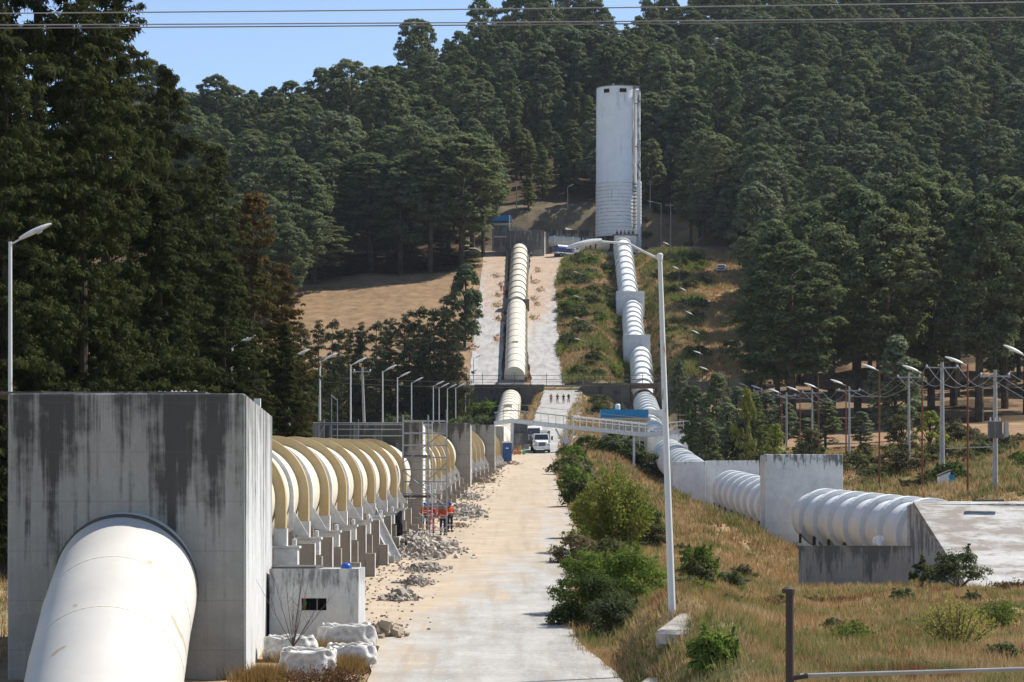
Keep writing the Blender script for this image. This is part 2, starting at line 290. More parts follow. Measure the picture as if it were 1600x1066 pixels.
# ------------------------------------------------------------------ mesh helpers
class MB:
    def __init__(s): s.v = []; s.f = []; s.m = []
    def add(s, vs, fs, mi=0):
        o = len(s.v); s.v += [tuple(p) for p in vs]; s.f += [tuple(i+o for i in f) for f in fs]; s.m += [mi]*len(fs); return s
    def box(s, c, size, rz=0, mi=0, mat=None):
        hx, hy, hz = size[0]/2, size[1]/2, size[2]/2
        vs = [Vector((x, y, z)) for x in (-hx, hx) for y in (-hy, hy) for z in (-hz, hz)]
        r = Matrix.Rotation(rz, 3, 'Z') if mat is None else mat
        vs = [r @ p + Vector(c) for p in vs]
        return s.add(vs, [(0, 1, 3, 2), (4, 6, 7, 5), (0, 4, 5, 1), (2, 3, 7, 6), (0, 2, 6, 4), (1, 5, 7, 3)], mi)
    def tube(s, path, rad, n=8, mi=0, cap=True, close=False):
        path = [Vector(p) for p in path]; k = len(path)
        if isinstance(rad, (int, float)): rad = [rad]*k
        rings = []; prev = None
        for i, p in enumerate(path):
            if close: d = (path[(i+1) % k]-path[i-1])
            else: d = path[min(i+1, k-1)]-path[max(i-1, 0)]
            d = d.normalized() if d.length > 1e-9 else Vector((0, 0, 1))
            if prev is None:
                a = Vector((0, 0, 1)) if abs(d.z) < 0.9 else Vector((1, 0, 0)); u = d.cross(a).normalized()
            else:
                u = (prev-d*prev.dot(d)).normalized()
            prev = u; w_ = d.cross(u)
            rings.append([p+(u*math.cos(2*math.pi*j/n)+w_*math.sin(2*math.pi*j/n))*rad[i] for j in range(n)])
        vs = [q for r in rings for q in r]; fs = []
        for i in range(k if close else k-1):
            a = i*n; b2 = ((i+1) % k)*n
            for j in range(n): fs.append((a+j, a+(j+1) % n, b2+(j+1) % n, b2+j))
        if cap and not close:
            fs.append(tuple(range(n-1, -1, -1))); fs.append(tuple((k-1)*n+j for j in range(n)))
        return s.add(vs, fs, mi)
    def bar(s, a, b, r=0.03, n=6, mi=0): return s.tube([a, b], r, n, mi)
    def prism(s, poly, ext, mi=0):
        """poly: 3D points of a planar outline, ext: extrusion vector"""
        e = Vector(ext); k = len(poly); a = [Vector(p) for p in poly]
        vs = a+[p+e for p in a]
        fs = [tuple(range(k-1, -1, -1)), tuple(range(k, 2*k))]+[(i, (i+1) % k, k+(i+1) % k, k+i) for i in range(k)]
        return s.add(vs, fs, mi)
    def lathe(s, prof, c=(0, 0, 0), n=24, mi=0, axis=None):
        """prof: (r, h) pairs round the axis"""
        ax = Vector(axis or (0, 0, 1)).normalized(); a = Vector((1, 0, 0)) if abs(ax.x) < 0.9 else Vector((0, 1, 0))
        u = ax.cross(a).normalized(); w_ = ax.cross(u); c = Vector(c); vs = []; fs = []
        for r, h in prof:
            for j in range(n): t = 2*math.pi*j/n; vs.append(c+ax*h+(u*math.cos(t)+w_*math.sin(t))*r)
        for i in range(len(prof)-1):
            for j in range(n): fs.append((i*n+j, i*n+(j+1) % n, (i+1)*n+(j+1) % n, (i+1)*n+j))
        return s.add(vs, fs, mi)
    def build(s, name, mat, parent=None, smooth=False, bevel=0, world=True):
        me = bpy.data.meshes.new(name); off = Vector((0, 0, 0))
        if parent is not None and world:
            q = parent
            while q is not None: off = off+q.location; q = q.parent
        me.from_pydata([tuple(Vector(p)-off) for p in s.v], [], s.f); me.update()
        for m in (mat if isinstance(mat, (list, tuple)) else [mat]): me.materials.append(m)
        if isinstance(mat, (list, tuple)): me.polygons.foreach_set('material_index', s.m)
        bm = bmesh.new(); bm.from_mesh(me); bmesh.ops.recalc_face_normals(bm, faces=bm.faces); bm.to_mesh(me); bm.free()
        if smooth:
            me.polygons.foreach_set('use_smooth', [True]*len(me.polygons))
            me.set_sharp_from_angle(angle=R_(40))
        o = bpy.data.objects.new(name, me); COL.objects.link(o)
        if parent is not None: o.parent = parent
        if bevel: b = o.modifiers.new('bevel', 'BEVEL'); b.width = bevel; b.segments = 2; b.limit_method = 'ANGLE'
        return o
def thing(name, loc, label, cat, group=None, rz=0):
    o = bpy.data.objects.new(name, None); COL.objects.link(o); o.location = loc; o.rotation_euler = (0, 0, rz); o.empty_display_size = 0.5
    return tag(o, label, cat, group)
def tag(o, label=None, cat=None, group=None, kind=None):
    if label: o['label'] = label
    if cat: o['category'] = cat
    if group: o['group'] = group
    if kind: o['kind'] = kind
    return o
def dup(o, parent=None, top=True):
    c = o.copy(); COL.objects.link(c)
    if parent is not None: c.parent = parent
    for ch in o.children: dup(ch, c, False)
    return c
def place(proto, used, loc, rz=0, scale=1.0, label=None, group=None, name=None):
    """first placement uses the prototype itself, later ones copy it with its parts"""
    o = proto if not used.get(proto.name) else dup(proto)
    used[proto.name] = True
    o.location = loc; o.rotation_euler = (0, 0, rz); o.scale = (scale,)*3 if isinstance(scale, (int, float)) else scale
    if label: o['label'] = label
    if group: o['group'] = group
    return o
USED = {}
def ordinal(i): return ['first', 'second', 'third', 'fourth', 'fifth', 'sixth', 'seventh', 'eighth', 'ninth', 'tenth', 'eleventh', 'twelfth', 'thirteenth', 'fourteenth', 'fifteenth', 'sixteenth', 'seventeenth', 'eighteenth', 'nineteenth', 'twentieth'][i]

# ------------------------------------------------------------------ terrain
PXC = np.array([-3000, -400, 0, 400, 650, 740, 850, 905, 1050, 1250, 1600, 2000, 4600.])
ROWS = [
 (-80, [-7.5]*13), (20, [-6.6]*13),
 (50, [-5.4, -5.4, -5.4, -5.4, -5.5, -5.5, -5.5, -5.2, -4.5, -4.4, -4.4, -4.4, -4.4]),
 (75, [-4.5, -4.5, -4.5, -4.5, -4.5, -4.5, -4.5, -4.3, -3.0, -3.7, -3.8, -3.8, -3.8]),
 (100, [-3.3, -3.3, -3.3, -3.3, -3.3, -3.3, -3.3, -3.1, -2.4, -3.6, -3.8, -3.8, -3.6]),
 (150, [-1, -1, -1, -.9, -.9, -.9, -.9, -.9, -1.6, -3.8, -3.4, -3.2, -3]),
 (160, [-.5, -.5, -.5, -.4, -.4, -.4, -.4, -.4, -1.4, -3.5, -2.5, -2.0, -2]),
 (190, [1, 1, 1, 1.2, 1.4, 1.4, 1.4, 1.2, 0, -.4, 2.6, 2.8, 2.8]),
 (230, [3, 3, 3, 3.2, 3.5, 3.6, 3.6, 3.2, 1.6, 1.6, 4.6, 5, 5]),
 (300, [7, 7, 7, 7, 7.2, 7.4, 7.4, 6.8, 5.0, 6.5, 8.8, 9.5, 9.5]),
 (342, [8.5, 8.5, 8.5, 8.5, 8.9, 9.4, 9.6, 9.0, 7.5, 9.8, 11.5, 12, 12]),
 (375, [10, 10, 10, 10, 10.2, 11, 12.6, 12, 9.4, 12, 14, 14.6, 14.6]),
 (440, [14, 14, 14, 14, 14.5, 15.5, 19, 18.5, 17, 19.0, 19.5, 19.8, 20]),
 (504, [19, 19, 19, 19, 20, 20.5, 25.5, 25, 25.5, 27.5, 27.5, 27.5, 27.5]),
 (507.5, [23, 23, 23, 23.5, 25, 27.7, 27.7, 27.7, 27.7, 28.2, 28.4, 28.4, 28.4]),
 (520, [30, 30, 31, 31, 31, 29.6, 29.4, 29.8, 31, 31.5, 31.8, 31.8, 31.8]),
 (645, [66, 66, 66, 67, 68, 69, 69.3, 69.3, 69.3, 68, 66, 66, 66]),
]
YR = np.array([r[0] for r in ROWS], float); TAB = np.array([r[1] for r in ROWS], float)
RIDGE_Z = np.array([120, 120, 120, 123, 136, 150, 160, 163, 169, 188, 238, 262, 262.])
def base_z(x, y):
    x = np.asarray(x, float); y = np.asarray(y, float)
    px = 800+F*x/np.maximum(y, 60); px = np.clip(px, PXC[0], PXC[-1])
    ci = np.clip(np.searchsorted(PXC, px, 'right')-1, 0, len(PXC)-2); ct = (px-PXC[ci])/(PXC[ci+1]-PXC[ci])
    ct = ct*ct*(3-2*ct)
    yy = np.minimum(y, 645); ri = np.clip(np.searchsorted(YR, yy, 'right')-1, 0, len(YR)-2); rt = np.clip((yy-YR[ri])/(YR[ri+1]-YR[ri]), 0, 1)
    a = TAB[ri, ci]*(1-ct)+TAB[ri, ci+1]*ct; b = TAB[ri+1, ci]*(1-ct)+TAB[ri+1, ci+1]*ct
    z = a*(1-rt)+b*rt
    far = y > 645
    rz = RIDGE_Z[ci]*(1-ct)+RIDGE_Z[ci+1]*ct
    up = z+0.36*np.maximum(y-645, 0)
    k = 10.0
    sm = -k*np.log(np.exp(-np.minimum(up, 600)/k)+np.exp(-rz/k))       # flattens out at the ridge
    sm = sm-0.12*np.maximum(up-rz-15, 0)*0.9
    return np.where(far, np.maximum(sm, 20), z)
def vnoise(x, y, s, seed=0):
    rs = np.random.RandomState(seed+77); g = rs.rand(64, 64); X = x/s; Y = y/s
    xi = np.floor(X).astype(int); yi = np.floor(Y).astype(int); fx = X-xi; fy = Y-yi; fx = fx*fx*(3-2*fx); fy = fy*fy*(3-2*fy)
    q = lambda a, b: g[a % 64, b % 64]
    return (q(xi, yi)*(1-fx)*(1-fy)+q(xi+1, yi)*fx*(1-fy)+q(xi, yi+1)*(1-fx)*fy+q(xi+1, yi+1)*fx*fy)-0.5

# road centre lines: (Y, left px, right px, z)
ROAD = [(20, -300, 1500, -6.35), (50, 470, 1090, -5.3), (60, 540, 1030, -5.0), (73, 575, 985, -4.46), (85, 590, 905, -3.9), (95, 600, 880, -3.4), (118, 620, 893, -2.3), (135, 655, 906, -1.43),
        (154, 690, 906, -0.5), (175, 715, 896, 0.63), (200, 740, 887, 1.98), (230, 757, 877, 3.6), (265, 772, 871, 5.5), (300, 785, 869, 7.4), (342, 812, 872, 9.66),
        (375, 822, 878, 12.8), (400, 828, 884, 15.2), (440, 836, 890, 19.1), (482, 844, 898, 23.1), (504, 849, 905, 26.2), (508, 849, 906, 27.5), (516, 845, 905, 28.4)]
UPPER = [(517, 830, 884, 28.4), (545, 825, 871, 37.2), (575, 822, 873, 46.8), (610, 825, 869, 57.9), (636, 828, 880, 66.3), (650, 829, 930, 69.6), (672, 770, 1000, 70.2)]
LEFTR = [(517, 731, 783, 28.4), (545, 738, 785, 37.2), (575, 744, 788, 46.8), (610, 750, 791, 57.9), (640, 755, 795, 67.4), (655, 757, 797, 69.7)]
CROSS = None
def strip(tab, y):
    t = np.array(tab, float); Yt = t[:, 0]
    xl = np.interp(y, Yt, (t[:, 1]-800)*Yt/F); xr = np.interp(y, Yt, (t[:, 2]-800)*Yt/F); z = np.interp(y, Yt, t[:, 3])
    return xl, xr, z, (y >= Yt[0]) & (y <= Yt[-1])
# pipe axes (x, y, z)
LPIPE = [(-11.3, 75, -1.65), (-11.1, 80, -0.4), (-10.5, 88, 0.75), (-10.15, 95, 1.1), (-8.8, 148, 2.7), (-7.9, 180, 4.0), (-7.0, 225, 6.1), (-5.0, 262, 7.7), (-3.9, 290, 8.7), (-2.6, 350, 11.4), (-1.1, 420, 15.0), (-0.45, 480, 22.0), (-0.2, 508, 25.2)]
UPIPE = [(0.5, 521, 30.4), (0.66, 527, 32.4), (0.95, 575, 47.6), (1.5, 612, 59.3), (1.9, 642, 69.0)]
RPIPE = [(27.9, 150, -1.15), (27.5, 160, -0.75), (24.4, 207, 0.75), (24.4, 230, 1.6), (24.3, 285, 3.9), (21.5, 300, 5.4), (22.7, 375, 10.4), (23.3, 400, 12.4), (24.4, 455, 16.9), (25.2, 468, 19.4), (26.3, 505, 24.0), (26.5, 517, 25.6), (26.7, 522, 28.0), (27.5, 548, 35.9), (27.6, 551, 36.9), (26.6, 554, 39.6), (27.1, 575, 45.6), (27.8, 589, 49.6), (27.8, 592, 50.4), (27.1, 595, 52.9), (27.3, 603, 55.5), (28.0, 648, 70.8)]
def axis_at(tab, y): t = np.array(tab); return np.interp(y, t[:, 1], t[:, 0]), np.interp(y, t[:, 1], t[:, 2])
def sstep(t): t = np.clip(t, 0, 1); return t*t*(3-2*t)
def height(x, y):
    x = np.asarray(x, float); y = np.asarray(y, float)
    z = base_z(x, y)
    z = z+vnoise(x, y, 3.1, 1)*0.35*np.clip((np.abs(y)-10)/60, 0, 1)+vnoise(x, y, 9.0, 2)*0.6*np.clip((y-60)/100, 0, 1)
    # bench under the right-hand pipe
    rx, rz_ = axis_at(RPIPE, y); on = (y > 150) & (y < 655); d = np.abs(x-rx)-3.2
    floor_ = rz_-np.where(y > 470, 2.2, 2.55)
    k = np.where(on, 1-sstep(d/5.0), 0); z = z*(1-k)+floor_*k
    # left pipe below the cross road: floor level with the road
    lx, lz = axis_at(LPIPE, y)
    on = (y > 380) & (y < 505.5); d = np.abs(x-lx)-2.6; k = np.where(on, 1-sstep(d/5.0), 0); z = z*(1-k)+(lz-2.4)*k
    # roads
    for tab, bl in ((UPPER, 2.5), (LEFTR, 2.5), (ROAD, 3.0)):
        xl, xr, zr, on = strip(tab, y); d = np.maximum(xl-x, x-xr)
        bw = bl
        k = np.where(on, 1-sstep((d-0.1)/bw), 0); z = z*(1-k)+(zr-0.12)*k
    # works strip between the carriageway and the piers of the left pipe
    xl, xr, zr, on = strip(ROAD, y); on = (y > 60) & (y < 345); lx, lz = axis_at(LPIPE, y)
    d = np.maximum((np.minimum(lx-6, xl-1))-x, x-xl); k = np.where(on, 1-sstep((d-0.1)/6.0), 0)
    z = z*(1-k)+(zr-0.12+vnoise(x, y, 1.1, 4)*0.06)*k
    # trench for the upper left pipe
    ux, uz = axis_at(UPIPE, y); on = (y > 519.5) & (y < 650); d = np.abs(x-ux)-2.6
    k = np.where(on, 1-sstep(d/0.8), 0); z = z*(1-k)+(uz-2.25)*k
    # cross road terrace
    k = ((y > 506.8) & (y < 516.5) & (x > -13) & (x < 60)); tz = 27.75; z = np.where(k & (np.abs(x-26.5) > 4.2), tz, z)
    # levelled pad round the tower
    kx = 1-sstep((np.maximum(-8-x, x-44))/10); ky = sstep((y-648)/6)*(1-sstep((y-671)/20)); k = kx*ky; z = z*(1-k)+(70.2)*k
    # raised mound at the foot of the near lamp post
    z = z+1.25*np.exp(-(((x-4.9)/1.8)**2+((y-75)/9.0)**2))*sstep((x-3.2)/1.2)
    return z
def H(x, y): return float(height(np.array([x]), np.array([y]))[0])
def G(px, Y, dz=0): x = X_(px, Y); return Vector((x, Y, H(x, Y)+dz))

def build_terrain():
    ys = np.concatenate([np.arange(-80, 40, 10), np.arange(40, 130, 0.75), np.arange(130, 345, 1.6), np.arange(345, 503, 2.5), np.array([504, 505.2, 506.2, 507, 508, 510, 513, 516, 517.5, 519, 520, 521, 523]), np.arange(525, 700, 2.2), np.arange(700, 1250, 8), np.arange(1260, 2600, 60)])
    ss = np.concatenate([np.arange(-3000, -300, 90), np.arange(-300, 500, 14), np.arange(500, 1250, 6), np.arange(1250, 1900, 14), np.arange(1900, 4700, 90)])
    S, Yg = np.meshgrid(ss, ys)
    Xg = (S-800)/F*np.sqrt(Yg**2+40**2) if False else (S-800)/F*np.maximum(Yg, 60)
    Zg = height(Xg, Yg)
    ny, nx = Xg.shape; co = np.stack([Xg, Yg, Zg], -1).reshape(-1, 3)
    idx = np.arange(ny*nx).reshape(ny, nx); q = np.stack([idx[:-1, :-1], idx[:-1, 1:], idx[1:, 1:], idx[1:, :-1]], -1).reshape(-1, 4)
    me = bpy.data.meshes.new('terrain'); me.vertices.add(len(co)); me.vertices.foreach_set('co', co.ravel())
    me.loops.add(q.size); me.loops.foreach_set('vertex_index', q.ravel().astype(np.int32)); me.polygons.add(len(q))
    me.polygons.foreach_set('loop_start', np.arange(0, q.size, 4, dtype=np.int32)); me.update(); me.validate()
    me.polygons.foreach_set('use_smooth', np.ones(len(me.polygons), bool))
    x = co[:, 0]; y = co[:, 1]; px = 800+F*x/np.maximum(y, 60)
    def c(*v): return np.array(v)
    grass = c(0.36, 0.265, 0.155); green = c(0.22, 0.20, 0.10); forest = c(0.085, 0.060, 0.038); field = c(0.27, 0.19, 0.115); dirt = c(0.42, 0.31, 0.205); tanf = c(0.40, 0.29, 0.15); rockc = c(0.20, 0.18, 0.155)
    colr = np.tile(grass, (len(x), 1))
    def blend(mask, cc): 
        mask = np.clip(mask, 0, 1)[:, None]; colr[:] = colr*(1-mask)+cc*mask
    n1 = vnoise(x, y, 14, 5); n2 = vnoise(x, y, 5, 6)
    blend((n1+n2*0.6 > 0.12)*0.8, green)
    blend(((y > 345) & (y < 507) & (px < 840))*0.8, green)
    blend(((y > 517) & (px > 870) & (px < 1100))*1.0, c(0.24, 0.19, 0.115)); blend(((y > 517) & (px > 870) & (px < 1100) & (n1+n2 > 0.05))*0.7, green)
    blend(sstep((y-640)/15), forest)
    blend(sstep((y-395)/10)*(px > 1165)*(y < 645), forest); blend(((y > 425) & (y < 520) & (px > 1200) & (n1 > -0.1))*0.7, field)
    blend(((y > 500) & (y < 645) & (px > 1200) & (n2 > 0.0))*0.7, field)
    blend(((y > 340) & (y < 395) & (px > 1230))*1.0, c(0.31, 0.205, 0.13))
    fl = (y > 522) & (y < 622) & (px < 735); blend(fl*1.0, field)
    blend(((y > 622) & (px < 735))*0.8, forest)
    blend(((y > 508) & (y < 522) & (px < 735))*1.0, green*0.6)
    blend(((y > 517) & (y < 637) & (px > 1093) & (px < 1160))*1.0, tanf)
    xl, xr, zr, on = strip(ROAD, y); lx, lz = axis_at(LPIPE, y)
    blend(((y > 88) & (y < 345) & (x > lx-7) & (x < xl+0.5))*1.0, dirt)
    xl2, xr2, _, _ = strip(UPPER, y); xl3, xr3, _, _ = strip(LEFTR, y)
    blend(((y > 517) & (y < 655) & (x > xl3-1) & (x < xr2+1))*0.85, c(0.28, 0.19, 0.125))
    blend((1-sstep((np.maximum(-8-x, x-44))/6))*(y > 646)*(1-sstep((y-686)/8)), c(0.40, 0.31, 0.22))
    blend((1-sstep((np.maximum(-6-x, x-50))/10))*(y > 671)*(1-sstep((y-690)/14)), c(0.17, 0.145, 0.10))
    ca = me.color_attributes.new('zone', 'FLOAT_COLOR', 'POINT'); ca.data.foreach_set('color', np.concatenate([colr, np.ones((len(x), 1))], 1).ravel())
    me.materials.append(M['ground']); o = bpy.data.objects.new('terrain', me); COL.objects.link(o); tag(o, kind='structure')
build_terrain()

def ribbon(name, tab, mat, step=2.0, dirtf=None, up=0.0, nx=10, skirt=0.8, jag=0.0):
    t = np.array(tab, float); ys = np.arange(t[0, 0], t[-1, 0]+0.01, step); xl, xr, z, _ = strip(tab, ys)
    rs = np.random.RandomState(5)
    jl = rs.randn(len(ys))*jag; jr = rs.randn(len(ys))*jag
    vs = []; fs = []; att = []
    for i, y in enumerate(ys):
        row = [(xl[i]+jl[i], y, z[i]-skirt)]+[((xl[i]+jl[i])+(xr[i]+jr[i]-xl[i]-jl[i])*j/nx, y, z[i]+up) for j in range(nx+1)]+[(xr[i]+jr[i], y, z[i]-skirt)]
        for k, p in enumerate(row): vs.append(p); att.append(dirtf(max(0, min(1, (k-1)/nx)), y) if dirtf else 0)
    w_ = nx+3
    for i in range(len(ys)-1):
        for j in range(w_-1): fs.append((i*w_+j, i*w_+j+1, (i+1)*w_+j+1, (i+1)*w_+j))
    me = bpy.data.meshes.new(name); me.from_pydata(vs, [], fs); me.update()
    ca = me.color_attributes.new('dirt', 'FLOAT_COLOR', 'POINT'); ca.data.foreach_set('color', np.array([(a, a, a, 1) for a in att]).ravel())
    me.materials.append(mat); o = bpy.data.objects.new(name, me); COL.objects.link(o); tag(o, kind='structure'); return o
def dirt_main(u, y):
    xl_, xr_, _, _ = strip(ROAD, float(y)); k_ = float(np.interp(y, [86, 90, 330, 342], [0, 1, 1, 0])); xe = float(xl_)*(1-k_)+min(float(axis_at(LPIPE, y)[0])+2.9, float(xl_))*k_
    x_ = xe+(float(xr_)-xe)*u; u = (x_-float(xl_))/(float(xr_)-float(xl_))
    a = float(np.interp(y, [60, 90, 105, 130, 160, 330, 348, 520], [-.15, 0.2, 0.55, 0.8, 0.95, 0.95, 0.05, -0.3]))
    return a+(0.42-u)*float(np.interp(y, [60, 100, 150, 300], [0.9, 1.2, 0.9, 0.5]))
ROADX = []
for (Y_, a_, b_, z_) in [(y_, 0, 0, 0) for y_ in (list(range(50, 345, 5))+list(range(345, 516, 5))+[516])]:
    xl_, xr_, zz_, _ = strip(ROAD, float(Y_)); k_ = float(np.interp(Y_, [86, 90, 330, 342], [0, 1, 1, 0])); xp_ = float(axis_at(LPIPE, Y_)[0])+2.9
    ROADX.append((Y_, 800+F*(float(xl_)*(1-k_)+min(xp_, float(xl_))*k_)/Y_, 800+F*float(xr_)/Y_, float(zz_)))
ribbon('road', ROADX, M['road'], 2.0, dirt_main, nx=20, jag=0.05)
ribbon('upper_road', UPPER, M['road_up'], 3.0, lambda u, y: float(np.interp(y, [517, 555, 580, 650], [-0.6, -0.2, 0.7, 1.3]))+(0.5-u)*0.9, jag=0.15)
ribbon('side_road', LEFTR, M['road_up'], 3.0, lambda u, y: float(np.interp(y, [517, 560, 585, 650], [-0.5, -0.2, 0.6, 1.2]))+(u-0.5)*0.7, jag=0.12)
# cross road on the terrace
mb = MB(); mb.box((4.6, 511.8, 27.45), (35.2, 8.6, 1.0)); o = mb.build('cross_road', M['road_up']); tag(o, kind='structure')

# ================================================================== STRUCTURES
def interp_axis(tab, y0, y1, step=2.0):
    n = max(2, int((y1-y0)/step)+1); out = []
    for y in np.linspace(y0, y1, n):
        x, z = axis_at(tab, y); out.append((float(x), float(y), float(z)))
    return out
def frame_at(tab, y):
    x, z = axis_at(tab, y); x2, z2 = axis_at(tab, y+1.5); x1, z1 = axis_at(tab, y-1.5)
    d = Vector((float(x2-x1), 3.0, float(z2-z1))).normalized(); u = Vector((1, 0, 0)); u = (u-d*u.dot(d)).normalized(); v = u.cross(d).normalized()
    return Vector((float(x), float(y), float(z))), d, u, (v if v.z > 0 else -v)
def flange(tab, y, r0, r1, th, n=36, legs=0.0, legw=None, gap=False):
    """a raised ring round the pipe; legs > 0 carries its two sides straight down by that much"""
    c, d, u, v = frame_at(tab, y); mb = MB(); vs = []
    if not legs:
        for r, h in ((r0, -th/2), (r1, -th/2), (r1, th/2), (r0, th/2)):
            for j in range(n):
                t = 2*math.pi*j/n; vs.append(c+d*h+(u*math.cos(t)+v*math.sin(t))*r)
        fs = []
        for k in range(4):
            for j in range(n): fs.append((k*n+j, k*n+(j+1) % n, ((k+1) % 4)*n+(j+1) % n, ((k+1) % 4)*n+j))
        return mb.add(vs, fs)
    out = [(r1, -legs)]+[(r1*math.cos(math.pi*j/n), r1*math.sin(math.pi*j/n)) for j in range(n+1)]+[(-r1, -legs)]
    inn = [(r0, -legs)]+[(r0*math.cos(math.pi*j/n), r0*math.sin(math.pi*j/n)) for j in range(n+1)]+[(-r0, -legs)]
    k = len(out)
    for h in (-th/2, th/2):
        for a, b in out: vs.append(c+Vector((a, h, b)))
        for a, b in inn: vs.append(c+Vector((a, h, b)))
    fs = []
    for i in range(k-1):
        fs += [(i, i+1, k+i+1, k+i), (2*k+i, 3*k+i, 3*k+i+1, 2*k+i+1), (i, 2*k+i, 2*k+i+1, i+1), (k+i, k+i+1, 3*k+i+1, 3*k+i)]
    fs += [(0, k, 3*k, 2*k), (k-1, 3*k-1, 4*k-1, 2*k-1)]
    return mb.add(vs, fs)
def pipe_tube(tab, y0, y1, r, step=2.0, n=48): return MB().tube(interp_axis(tab, y0, y1, step), r, n, cap=True)

def wedge_block(name, x0, x1, y0, y1, z0, z1, mat, label, cat='concrete block', rz=0.0, grp=None, x_shift=0.0, chips=True):
    """anchor block; x_shift slides its back face sideways"""
    root = thing(name, ((x0+x1)/2, y0, z0), label, cat, grp)
    mb = MB(); vs = []
    for y, s in ((y0, 0), (y1, x_shift)):
        for z in (z0, z1): vs += [(x0+s, y, z), (x1+s, y, z)]
    mb.add(vs, [(0, 1, 3, 2), (4, 6, 7, 5), (0, 2, 6, 4), (1, 5, 7, 3), (2, 3, 7, 6), (0, 4, 5, 1)])
    mb.build('block_body', mat, root, bevel=0.06)
    return root, mb

# --- the near anchor block and the pipe that dives out of it
root, _ = wedge_block('anchor_block', X_(12, 75), X_(383, 75), 75, 90, -5.1, Z_(615, 75), M['block_dark'], 'huge square concrete block with black run-off stains, pierced by the nearest pipe', x_shift=-0.62)
M['side_wash'] = concrete('whitewashed_side', (0.62, 0.62, 0.60), (0.10, 0.10, 0.10), 0.38, 2.6, 0.05, top=8.9, topfade=9)
xa_ = X_(383, 75); MB().prism([(xa_+.005-.003, 75.06, -5.1), (xa_+.005-.62*.98-.003, 89.7, -5.1), (xa_+.005-.62*.98-.003, 89.7, Z_(615, 75)-.05), (xa_+.005-.003, 75.06, Z_(615, 75)-.05)], (.02, 0, 0)).build('whitewashed_side', M['side_wash'], root)
mb = MB(); mb.box((X_(200, 82), 82.5, Z_(615, 75)+0.035), (6.6, 14.6, 0.06)); mb.build('block_cap', M['wall_grey'], root)
mb = MB(); mb.box((X_(411, 90.5), 88.5, Z_(640, 88.5)), (0.22, 0.25, 0.75)); mb.build('marker_post', M['pier_edge'], root)
root = thing('debris_heap', (X_(262, 76), 77, Z_(615, 75)+0.065), 'thin scatter of stones and litter lying on top of the huge stained block', 'rubble')
rs = random.Random(4); mb = MB()
for i in range(26):
    c = Vector((root.location.x+rs.gauss(0, .38), 77+rs.gauss(0, .3), root.location.z+0.03)); mb.lathe([(0.001, -.05), (rs.uniform(.04, .1), -.02), (rs.uniform(.03, .08), .05), (0.001, .09)], c, 5)
mb.build('stones', M['rock'], root)['kind'] = 'stuff'
front_path = [(-9.9, 57, -10.6), (-10.15, 60, -8.7), (-10.42, 63, -7.0), (-10.7, 66, -5.45), (-10.95, 69, -4.05), (-11.15, 72, -2.8), (-11.3, 75, -1.75), (-11.32, 76.5, -1.4)]
root = thing('water_pipe', (-12, 66, -8.9), 'nearest fat cream pipe diving out of the huge stained concrete block', 'pipe')
MB().tube(front_path, 2.1, 64).build('pipe_shell', M['pipe_front'], root, smooth=True)
def path_ring(path, i, r, th=0.05, w_=0.08):
    p = Vector(path[i]); d = (Vector(path[min(i+1, len(path)-1)])-Vector(path[i-1])).normalized()
    return MB().lathe([(r-.03, -w_/2), (r+th, -w_/2), (r+th, w_/2), (r-.03, w_/2)], p, 56, axis=d)
for i in (2, 4, 5): path_ring(front_path, i, 2.1, 0.008, 0.05).build('weld_seam', M['pipe_cream'], root, smooth=False)
MB().lathe([(2.08, -0.02), (2.13, -0.02), (2.13, 0.12), (2.08, 0.12)], (-11.3, 74.98, -1.72), 56, axis=(0.1, 1, 0.3)).build('collar', M['pole_dark'], root)
rs = random.Random(2)
for (px, py, sx, sy, Yt) in ((640/3.484, 760+460/3.484, .28, .12, 72.4), (556/3.484, 760+790/3.484, .17, .1, 68.9), (410/3.484, 760+632/3.484, .14, .07, 70.2), (612/3.484, 760+905/3.484, .1, .16, 67.5)):
    pass

# --- piers and rings of the left pipe
def pier(x, y, ztop, zbase, label, wdt, first_step=True):
    root = thing('pipe_pier', (x, y, zbase), label, 'pier', 'stepped concrete piers under the cream pipe')
    z0 = zbase-0.6; x0 = x-wdt; x1 = x+0.5
    zl = zbase+(ztop-zbase)*.42; poly = [(x0, y-.2, z0), (x1+.42, y-.2, z0), (x1+.42, y-.2, zl), (x1, y-.2, zl), (x1, y-.2, ztop-.35), (x1-.75, y-.2, ztop-.35), (x1-.75, y-.2, ztop), (x0, y-.2, ztop)]
    MB().prism(poly, (0, .4, 0)).build('pier_slab', M['pier'], root, bevel=0.02)
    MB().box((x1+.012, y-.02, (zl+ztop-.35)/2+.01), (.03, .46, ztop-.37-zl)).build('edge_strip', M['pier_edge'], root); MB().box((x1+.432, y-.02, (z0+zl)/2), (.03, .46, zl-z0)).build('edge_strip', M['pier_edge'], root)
    return root
